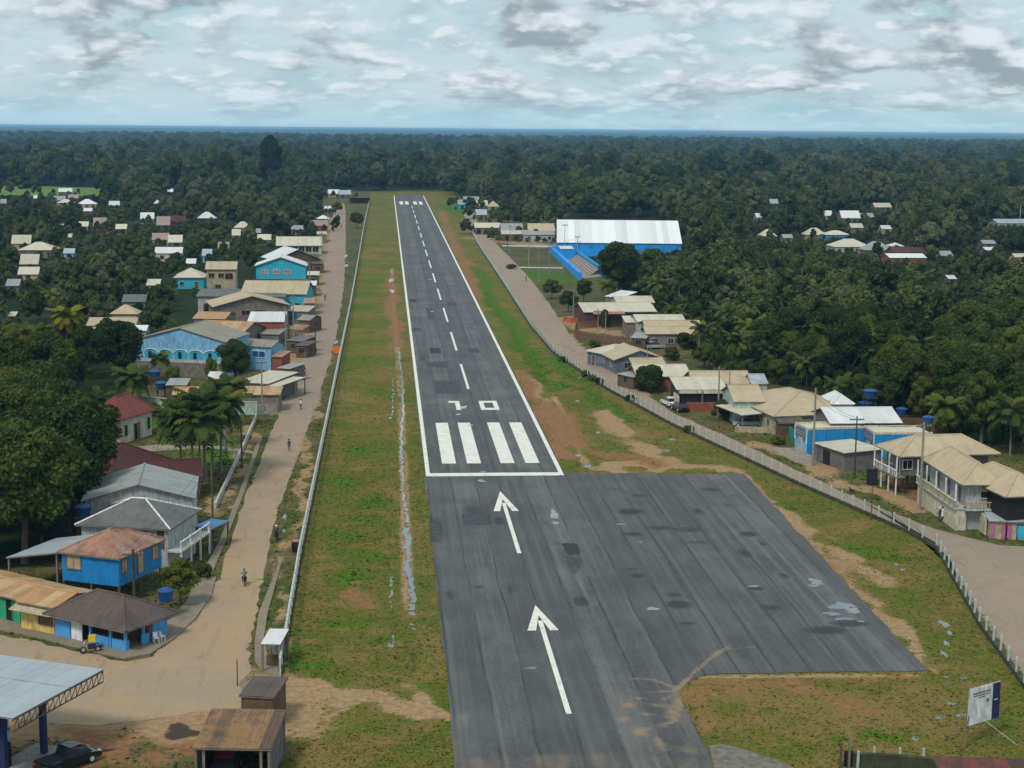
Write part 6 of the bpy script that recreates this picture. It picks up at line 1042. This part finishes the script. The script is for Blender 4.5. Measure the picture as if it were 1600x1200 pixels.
# ================================================================ STREET FURNITURE, VEHICLES, PEOPLE
def pole(px, top, label, arm=True, r0=.14, wires_to=None, mat='polecon', lean=0):
    p = G(*px); x, y = p.x, p.y; lo, hi = 2, 16
    for _ in range(30):
        md_ = (lo+hi)/2
        if PX(x, y, md_)[1] > top: lo = md_
        else: hi = md_
    h = lo; r = empty('utility_pole', (x, y, 0), 0, label=label, cat='pole'); MB().tube([(0, 0, -.1), (lean, 0, h)], [r0, r0*.65], 8).build('shaft', mat, r)
    if arm:
        a = MB().box(lean-.95, lean+.95, -.06, .06, h-.55, h-.42).build('crossarm', 'wood', r)
        for u in (-.85, -.3, .5, .85): MB().tube([(lean+u, 0, h-.42), (lean+u, 0, h-.24)], .045, 5).build('insulator', 'palegrey', a)
    return r, Vector((x+lean, y, h))
def wires(A, B, root, n=3, sag=.5):
    for i in range(n):
        off = Vector((-.85+.85*i, 0, -.25)); pts = [A[1].lerp(B[1], t)+off-Vector((0, 0, sag*4*t*(1-t))) for t in np.linspace(0, 1, 9)]; rl = Vector(A[0].location); MB().tube([p-rl for p in pts], .02, 3, False).build('wire', 'dark', A[0])
lp = [pole((211, 975), 858, 'weathered utility pole with cross arm in front of the blue stilt house', r0=.17, mat='mosswall'), pole((333, 842), 722, 'dark utility pole beside the blue tarpaulin stall', False, mat='wood'), pole((378, 732), 664, 'dark utility pole by the chapel kerb wall', False, mat='wood'), pole((410, 656), 562, 'tall utility pole beside the orange rusted shed', mat='polecon'), pole((447, 575), 478, 'utility pole before the red brick building'), pole((459, 545), 462, 'slim utility pole beside the brown stall roof'), pole((484, 472), 408, 'utility pole near the turquoise front house'), pole((503, 410), 362, 'utility pole near the school building'), pole((512, 352), 316, 'utility pole at the far end of the left street')]
for a, b in zip(lp[:-1], lp[1:]): wires(a, b, None, 2, .6)
rp = [pole((1572, 842), 784, 'short dark pole in front of the pink shop', False, mat='wood'), pole((1437, 797), 660, 'thick concrete utility pole before the two-storey cream house', r0=.2), pole((1335, 748), 650, 'slim green grey utility pole beside the grey shed', r0=.12, mat='mosswall'), pole((1270, 727), 606, 'concrete utility pole in front of the blue store', False, r0=.18), pole((1122, 650), 572, 'concrete utility pole in front of the red walled garage', r0=.16), pole((1011, 585), 540, 'thin pole in front of the tan gabled house', False, r0=.1), pole((934, 533), 483, 'utility pole at the brown slat fence', r0=.13), pole((896, 498), 446, 'utility pole right of the court trees', r0=.13), pole((842, 442), 388, 'utility pole beside the court lawn'), pole((826, 417), 372, 'utility pole left of the court lawn'), pole((797, 396), 352, 'utility pole at the sandy plot before the hall'), pole((761, 360), 322, 'utility pole at the bend of the far road')]
for a, b in zip(rp[1:-1], rp[2:]): wires(a, b, None, 2, .6)
pole((1139, 637), 578, 'thin dark pole right of the garage utility pole', False, r0=.09, mat='wood'); pole((1361, 811), 760, 'thin lamp post on the wire fence side of the road', False, r0=.07, mat='wood'); pole((858, 432), 380, 'utility pole on the court lawn nearest the blue wall'); pole((946, 532), 487, 'second pole beside the slat fence', False, r0=.12); pole((371, 1072), 1030, 'thin bent gate post beside the dark lean-to', False, r0=.06, mat='wood')
def pl2(px, top, lb): 
    r, t = pole(px, top, lb, False, .13, mat='palegrey'); h = t.z
    for u in (-.7, 0, .7): MB().box(u-.28, u+.28, -.22, .1, h-.1, h+.35).build('floodlight', 'lamp', r)
    MB().box(-1, 1, -.05, .05, h-.2, h-.1).build('light_bar', 'palegrey', r)
pl2((882, 398), 352, 'floodlight mast in front of the white hall roof'); pl2((902, 398), 370, 'second lower floodlight mast by the hall wall')
for px, t, lb in (((1440, 395), 352, 'pale mast in the far right village'), ((1513, 360), 318, 'pale mast behind the far right trees'), ((1592, 372), 320, 'pale mast at the far right edge'), ((1399, 352), 318, 'thin mast above the right-hand village')): pole(px, t, lb, False, .16, mat='paleconcrete')
# blue water tanks on stands
def tank(px, z, r_, ht, label, stand='wood'):
    p = G(*px); r = empty('water_tank', (p.x, p.y, 0), 0, label=label, cat='water tank'); MB().lathe([(r_*.78, z), (r_*.95, z+ht*.6), (r_, z+ht*.72), (r_*1.05, z+ht*.74), (r_*1.05, z+ht*.8), (r_*.6, z+ht*.93), (r_*.25, z+ht)], 16).build('barrel', 'tank', r, smooth=False)
    if z > .3:
        for u, v in ((-1, -1), (1, -1), (1, 1), (-1, 1)): MB().box(u*r_*.6-.07, u*r_*.6+.07, v*r_*.6-.07, v*r_*.6+.07, 0, z-.1).build('leg', stand, r)
        MB().box(-r_*.85, r_*.85, -r_*.85, r_*.85, z-.1, z).build('platform', stand, r)
tank((260, 965), 1.6, .75, 1.3, 'blue water tank on a stand beside the street tree'); tank((132, 868), 4.3, .85, 1.3, 'dark blue water tank behind the rusty hipped roof'); tank((1358, 662), 4.2, 1.1, 1.3, 'upper blue water tank of the stacked pair', 'mosswall'); tank((1354, 652), 1.2, 1.3, 1.5, 'lower blue water tank of the stacked pair'); tank((1408, 668), 2.0, .9, 1.2, 'blue water tank beside the white metal roof'); tank((1448, 704), 4.0, .8, 1.1, 'blue water tank on a tall stand behind the second blue store'); tank((242, 610), 2.3, 1.0, 1.3, 'blue water tank above the pale garden wall'); tank((252, 622), 1.5, 1.0, 1.4, 'dark water tank right of the upper garden tank'); tank((184, 482), 2.5, 1.1, 1.3, 'blue water tank deep in the left trees'); tank((131, 560), 2.5, 1.5, 1.3, 'wide blue tank under the dark tree'); tank((400, 497), 4.6, .8, 1.1, 'blue tank before the pink shutter house')
# ---- vehicles
def car(px, ang, paint_, label, pick=False, L=4.2, Wd=1.75, loc=None):
    p = G(*px) if loc is None else Vector(loc); r = empty('parked_car', (p.x, p.y, .06), ang, label=label, cat='car'); hw = Wd/2
    prof = [(-L/2, .32), (-L/2+.05, .78), (-L/2+.25, .9), (-.25*L, .93), (.24*L, .88), (L/2-.25, .72), (L/2, .6), (L/2, .32)]
    mb = MB(); mb.prism([(x, -hw, z) for x, z in prof], [(x, hw, z) for x, z in prof]); o = mb.build('body', paint_, r)
    cab = [(-.43*L, .9), (-.33*L, 1.40), (-.05*L, 1.48), (.12*L, 1.38), (.27*L, .88)] if not pick else [(-.08*L, .9), (-.05*L, 1.55), (.12*L, 1.58), (.22*L, 1.4), (.33*L, .88)]
    mb = MB(); A_c = [(x, -hw*(.98 if z < 1 else .78), z) for x, z in cab]; B_c = [(x, hw*(.98 if z < 1 else .78), z) for x, z in cab]
    mb.poly(A_c); mb.poly(B_c[::-1])
    for i in range(len(cab)-1): mb.poly([A_c[i], B_c[i], B_c[i+1], A_c[i+1]])
    mb.build('cabin', 'glass', r); rf = [c for c in cab if c[1] > 1.3]
    MB().prism([(x, -hw*.78, z+.035) for x, z in rf]+[(x, hw*.78, z+.035) for x, z in rf[::-1]], [(x, -hw*.78, z+.004) for x, z in rf]+[(x, hw*.78, z+.004) for x, z in rf[::-1]]).build('roof', paint_, r)
    if pick: b_ = MB(); b_.box(-L/2+.05, -.09*L, -hw*.85, hw*.85, .92, .95); b_.build('bed', 'dark', r)
    for sx in (-.31*L, .31*L):
        for sy in (-1, 1):
            t = MB().tube([(sx, sy*(hw-.2), .32), (sx, sy*(hw+.02), .32)], .32, 14).build('wheel', 'rubber', r); MB().tube([(sx, sy*(hw+.022), .32), (sx, sy*(hw+.035), .32)], .19, 10).build('rim', 'lamp', t)
    for sy in (-1, 1): MB().box(L/2-.03, L/2+.02, sy*hw*.7-.17, sy*hw*.7+.17, .58, .7).build('headlight', 'lamp', r); MB().box(-L/2-.02, -L/2+.03, sy*hw*.75-.13, sy*hw*.75+.13, .62, .78).build('tail_light', 'car_red', r)
    return r
def dirpx(a, b): d = G(*b)-G(*a); return atan2(d.y, d.x)
car((1046, 634), dirpx((1100, 660), (1040, 632)), 'car_white', 'white hatchback parked by the roadside in front of the garage'); car((1062, 642), dirpx((1100, 660), (1040, 632)), 'car_black', 'black car parked behind the white hatchback'); car((1167, 667), dirpx((1200, 668), (1150, 666)), 'car_silver', 'silver car under the cream sheet carport'); car((106, 1198), dirpx((60, 1215), (140, 1185)), 'car_black', 'black pickup truck at the bottom left forecourt', True, 4.6, 1.8)
r, L, D = SHEL; lc = r.matrix_basis @ Vector((1.75, 2.4, 0)); car(None, r.rotation_euler.z-pi/2, 'car_red', 'red car inside the brown shingled shelter', False, 4.0, 1.7, (lc.x, lc.y)); car((1022, 545), .3, 'car_silver', 'small car in the yard below the stacked tan roofs')
car((462, 452), 1.5, 'car_white', 'white car parked by the far part of the left street') if False else None
# ---- people (one skinned body each)
def skin_body(name, J, E_, mats, parent, zones):
    me = bpy.data.meshes.new(name); keys = list(J); me.from_pydata([J[k_][0] for k_ in keys], [(keys.index(a), keys.index(b)) for a, b in E_], []); o = link(bpy.data.objects.new(name, me), parent)
    sk = o.modifiers.new('skin', 'SKIN'); ss = o.modifiers.new('sub', 'SUBSURF'); ss.levels = ss.render_levels = 1
    for i, k_ in enumerate(keys): v = me.skin_vertices[0].data[i]; v.radius = (J[k_][1],)*2; v.use_root = (k_ == 'pelvis')
    bpy.context.view_layer.update(); dg = bpy.context.evaluated_depsgraph_get(); nm = bpy.data.meshes.new_from_object(o.evaluated_get(dg)); o.modifiers.clear(); o.data = nm; nm.materials.clear()
    for m_ in mats: nm.materials.append(MATS[m_])
    for p in nm.polygons: p.material_index = zones(p.center); p.use_smooth = True
    return o
def person(pos, rz, label, shirt, trouser, pose='walk', group=None, bag=None, helmet=None, seat_z=0.0, cat='person'):
    r = empty('person', pos, rz, label=label, cat=cat, group=group); st = .18 if pose == 'walk' else .06
    if pose == 'ride':
        J = {'pelvis': ((0, -.15, .82), .14), 'chest': ((0, -.05, 1.18), .155), 'neck': ((0, .0, 1.38), .06), 'head': ((0, .03, 1.50), .1), 'top': ((0, .02, 1.60), .085)}
        for s_, n_ in ((-1, 'l'), (1, 'r')): J.update({'sh'+n_: ((s_*.19, -.03, 1.28), .065), 'el'+n_: ((s_*.3, .18, 1.08), .05), 'ha'+n_: ((s_*.3, .42, 1.05), .04), 'hip'+n_: ((s_*.11, -.12, .8), .1), 'kn'+n_: ((s_*.2, .25, .72), .075), 'an'+n_: ((s_*.18, .12, .3), .055), 'to'+n_: ((s_*.18, .26, .26), .045)})
    else:
        J = {'pelvis': ((0, 0, .92), .14), 'chest': ((0, .01, 1.28), .155), 'neck': ((0, .02, 1.48), .055), 'head': ((0, .04, 1.60), .095), 'top': ((0, .04, 1.70), .085)}
        for s_, n_ in ((-1, 'l'), (1, 'r')): J.update({'sh'+n_: ((s_*.19, 0, 1.40), .065), 'el'+n_: ((s_*.26, -.05*s_, 1.12), .048), 'ha'+n_: ((s_*.26, .1-s_*st*.7, .88), .04), 'hip'+n_: ((s_*.1, 0, .88), .095), 'kn'+n_: ((s_*.11, s_*st*.7+.04, .49), .07), 'an'+n_: ((s_*.11, s_*st, .09), .05), 'to'+n_: ((s_*.12, s_*st+.15, .05), .042)})
    E_ = [('pelvis', 'chest'), ('chest', 'neck'), ('neck', 'head'), ('head', 'top')]
    for n_ in 'lr': E_ += [('chest', 'sh'+n_), ('sh'+n_, 'el'+n_), ('el'+n_, 'ha'+n_), ('pelvis', 'hip'+n_), ('hip'+n_, 'kn'+n_), ('kn'+n_, 'an'+n_), ('an'+n_, 'to'+n_)]
    hd = J['neck'][0][2]; pz = J['pelvis'][0][2]
    def z(c):
        if c.z > hd-.02: return 0
        if abs(c.x) > .21 and c.z > .6 and (pose != 'ride' or c.y > .1) and c.z < 1.2: return 0
        if c.z > pz+.02: return 1
        if c.z < .14 and pose != 'ride': return 3
        return 2
    skin_body('body', J, E_, ('skin', shirt, trouser, 'rubber'), r, z)
    hx, hy, hz_ = J['head'][0]; col = helmet or 'hair'
    MB().lathe([(.115, -.01), (.125, .06), (.105, .13), (.05, .17)], 10, (hx, hy-.015, hz_+.0)).build('helmet' if helmet else 'hair', col, r, True)
    for u in (-.035, .035): MB().box(hx+u-.012, hx+u+.012, hy+.088, hy+.1, hz_+.0, hz_+.02).build('eye', 'dark', r)
    MB().box(hx-.012, hx+.012, hy+.09, hy+.12, hz_-.035, hz_).build('nose', 'skin', r)
    if bag: MB().prism([(.2, -.28, 1.15), (.42, -.28, 1.15), (.42, .12, 1.15), (.2, .12, 1.15)], [(.18, -.34, .62), (.46, -.34, .62), (.46, .18, .62), (.18, .18, .62)]).build('bag', bag, r)
    return r
def motorbike(pos, rz, label, col, group=None):
    r = empty('motorbike', pos, rz, label=label, cat='motorbike', group=group)
    for y in (-.62, .64):
        t = MB().tube([(0, y+.26*cos(a), .30+.26*sin(a)) for a in np.linspace(0, 2*pi, 15)], .055, 6, False).build('wheel', 'rubber', r); MB().tube([(-.05, y, .3), (.05, y, .3)], .07, 8).build('hub', 'lamp', t)
    MB().prism([(-.1, -.45, .74), (.1, -.45, .74), (.12, .25, .82), (-.12, .25, .82)], [(-.09, -.3, .35), (.09, -.3, .35), (.09, .25, .35), (-.09, .25, .35)]).build('body', col, r); MB().box(-.11, .11, -.7, .05, .742, .80).build('seat', 'dark', r); MB().tube([(0, .66, .3), (0, .45, .98)], .04, 6).build('fork', 'metalgrey', r); MB().tube([(-.34, .36, 1.03), (0, .45, .98), (.34, .36, 1.03)], .022, 5).build('handlebar', 'metalgrey', r); MB().box(-.08, .08, .5, .6, .84, .98).build('headlight', 'lamp', r); MB().box(-.07, .07, -.95, -.68, .55, .62).build('rear_mudguard', col, r)
    return r
for i, (px, rz, sh, tr_, hm, lb) in enumerate((((382, 913), .15, 'cloth_grey', 'cloth_dark', 'cloth_grey', 'nearest motorbike on the left street'), ((432, 843), .12, 'cloth_dark', 'cloth_dark', 'plastic_white', 'motorbike farther up the left street'), ((476, 586), 3.2, 'cloth_red', 'cloth_jeans', None, 'motorbike on the left street before the shed'), ((493, 552), .1, 'cloth_grey', 'cloth_dark', None, 'motorbike on the left street beside the barrier'), ((533, 356), .1, 'cloth_red', 'cloth_dark', None, 'distant motorbike on the far left street'))):
    p = G3(*px, .05); motorbike(p, rz, lb, 'cloth_dark'); person(p, rz, 'rider in %s top on the %s' % ({'cloth_grey': 'grey', 'cloth_dark': 'black', 'cloth_red': 'red'}[sh], lb), sh, tr_, 'ride', helmet=hm)
motorbike(G3(142, 1020, .05), 1.9, 'dark motorbike with yellow box parked at the cafe kerb', 'cloth_dark'); p = G3(145, 1016, .05)
r = empty('delivery_crate', (p.x, p.y, .88), 0, label='yellow crate on the motorbike parked by the cafe', cat='crate'); MB().box(-.3, .3, -.28, .28, 0, .45).build('crate', 'plastic_yellow', r); MB().box(-.32, .32, -.3, .3, .452, .5).build('lid', 'plastic_yellow', r)
p = G3(1473, 814, .06); person(p, .9, 'person in white top carrying a white sack by the road', 'cloth_white', 'cloth_dark', 'walk'); p2 = G3(1468, 815, .06); person(p2, .9, 'person in dark clothes and pale cap with a white bag by the road', 'cloth_dark', 'cloth_dark', 'walk', bag='cloth_white', helmet='plastic_white')
for px, lb, s_ in (((470, 640), 'pedestrian in white top walking up the left street', 'cloth_white'), ((452, 705), 'pedestrian in navy top at the street edge by the fence', 'cloth_navy'), ((508, 470), 'pedestrian in grey top on the street by the shops', 'cloth_grey'), ((1395, 815), 'pedestrian in red top on the right-hand road', 'cloth_red'), ((822, 440), 'distant walker in red top on the right-hand road', 'cloth_red'), ((745, 366), 'distant walker at the start of the right-hand road', 'cloth_red'), ((793, 386), 'distant person on the sandy plot by the road', 'cloth_navy'), ((332, 848), 'person sitting area vendor in dark clothes by the tarpaulin stall', 'cloth_dark'), ((308, 845), 'person in dark top beside the balcony house', 'cloth_navy'), ((217, 1002), 'person in dark clothes at the cafe corner', 'cloth_dark')):
    person(G3(*px, .06), random.uniform(0, 6), lb.replace('person sitting area vendor', 'vendor'), s_, 'cloth_jeans', 'stand')
# dog
p = G3(1331, 771, .06); r = empty('dog', p, .5, label='small dark dog standing on the right-hand road', cat='dog')
J = {'pelvis': ((0, -.28, .48), .10), 'belly': ((0, 0, .47), .11), 'chestd': ((0, .25, .48), .135), 'neckd': ((0, .38, .60), .075), 'headd': ((0, .46, .70), .075), 'muz': ((0, .62, .67), .04), 'tail': ((0, -.42, .58), .03), 'tip': ((0, -.55, .70), .02)}; E_ = [('pelvis', 'belly'), ('belly', 'chestd'), ('chestd', 'neckd'), ('neckd', 'headd'), ('headd', 'muz'), ('pelvis', 'tail'), ('tail', 'tip')]
for s_, n_ in ((-1, 'l'), (1, 'r')):
    J.update({'fs'+n_: ((s_*.09, .24, .40), .06), 'fk'+n_: ((s_*.09, .22, .2), .035), 'ff'+n_: ((s_*.09, .25, .03), .03), 'hs'+n_: ((s_*.09, -.24, .40), .07), 'hk'+n_: ((s_*.09, -.16, .27), .045), 'hh'+n_: ((s_*.09, -.36, .16), .03), 'hf'+n_: ((s_*.09, -.3, .03), .03), 'ear'+n_: ((s_*.05, .44, .80), .025)}); E_ += [('chestd', 'fs'+n_), ('fs'+n_, 'fk'+n_), ('fk'+n_, 'ff'+n_), ('pelvis', 'hs'+n_), ('hs'+n_, 'hk'+n_), ('hk'+n_, 'hh'+n_), ('hh'+n_, 'hf'+n_), ('headd', 'ear'+n_)]
skin_body('body', J, E_, ('hair',), r, lambda c: 0)
# plastic chairs and table at the cafe
def chair(px, rz, lb):
    r = empty('plastic_chair', G3(*px, .14), rz, label=lb, cat='chair', group='white plastic chairs at the cafe'); MB().box(-.22, .22, -.22, .22, .42, .46).build('seat', 'plastic_white', r); MB().prism([(-.22, .2, .9), (.22, .2, .9), (.22, .26, .9), (-.22, .26, .9)], [(-.22, .17, .47), (.22, .17, .47), (.22, .215, .47), (-.22, .215, .47)]).build('backrest', 'plastic_white', r)
    for u in (-.19, .19):
        for v in (-.19, .19): MB().box(u-.025, u+.025, v-.025, v+.025, 0, .42).build('leg', 'plastic_white', r)
chair((244, 1004), .5, 'white plastic chair nearest the cafe wall'); chair((253, 1001), 2.3, 'white plastic chair at the kerb end of the cafe corner')
# barrel bin by the left fence
r = empty('waste_barrel', G3(463, 862), 0, label='dark barrel with pale top against the left fence', cat='barrel'); MB().lathe([(.45, 0), (.5, .5), (.45, 1.15)], 12).build('drum', 'dark', r); MB().lathe([(.47, 1.16), (.44, 1.26), (.2, 1.3)], 12).build('lid', 'pinkshutter', r)
# dark cabinet by the stilt house, gate posts bottom right
r = empty('cabinet', G3(1362, 757), 0, label='black cabinet standing before the stilt house', cat='cabinet'); MB().box(-.6, .6, -.4, .4, 0, 2.0).build('case', 'dark', r); MB().box(-.55, .55, -.43, -.405, .1, 1.9).build('door', 'cloth_dark', r)
r = empty('gate_post', G3(1317, 1200), 0, label='pair of dark gate posts at the bottom edge', cat='gate'); MB().box(-.25, -.1, -.1, .1, 0, 1.9).build('post', 'wood', r); MB().box(.35, .5, -.1, .1, 0, 2.0).build('post', 'oldwood', r); MB().box(.1, .7, .11, .2, 0, 1.2).build('panel', 'dark', r)
for px, ord_ in (((1340, 1203), 'nearest the dark gate posts'), ((1365, 1196), 'second from the gate posts'), ((1405, 1197), 'third from the gate posts'), ((1442, 1198), 'nearest the rust red roof')):
    r = empty('concrete_post', G3(*px), 0, label='pale concrete post on the bottom right yard wall, '+ord_, cat='post', group='concrete posts at the bottom right'); MB().prism([(-.07, -.07, 1.4), (.07, -.07, 1.4), (.07, .07, 1.4), (-.07, .07, 1.4)], [(-.09, -.09, -.05), (.09, -.09, -.05), (.09, .09, -.05), (-.09, .09, -.05)]).build('shaft', 'posttop', r)
# ---------------------------------------------------------------- haze: one closed box of air
HZ = MB().box(-14500, 14500, -400, 27500, -1.6, 47.5).build('haze', None, kind='stuff')
m = bpy.data.materials.new('haze_air'); m.use_nodes = True; nt = m.node_tree; nt.nodes.clear(); ou = nt.nodes.new('ShaderNodeOutputMaterial'); pv = nt.nodes.new('ShaderNodeVolumePrincipled'); pv.inputs['Color'].default_value = (.30, .64, 1.0, 1); pv.inputs['Density'].default_value = 8.5e-5; pv.inputs['Anisotropy'].default_value = .0
nt.links.new(pv.outputs[0], ou.inputs['Volume']); HZ.data.materials.append(m)
for o in list(bpy.data.objects): post_clean(o)
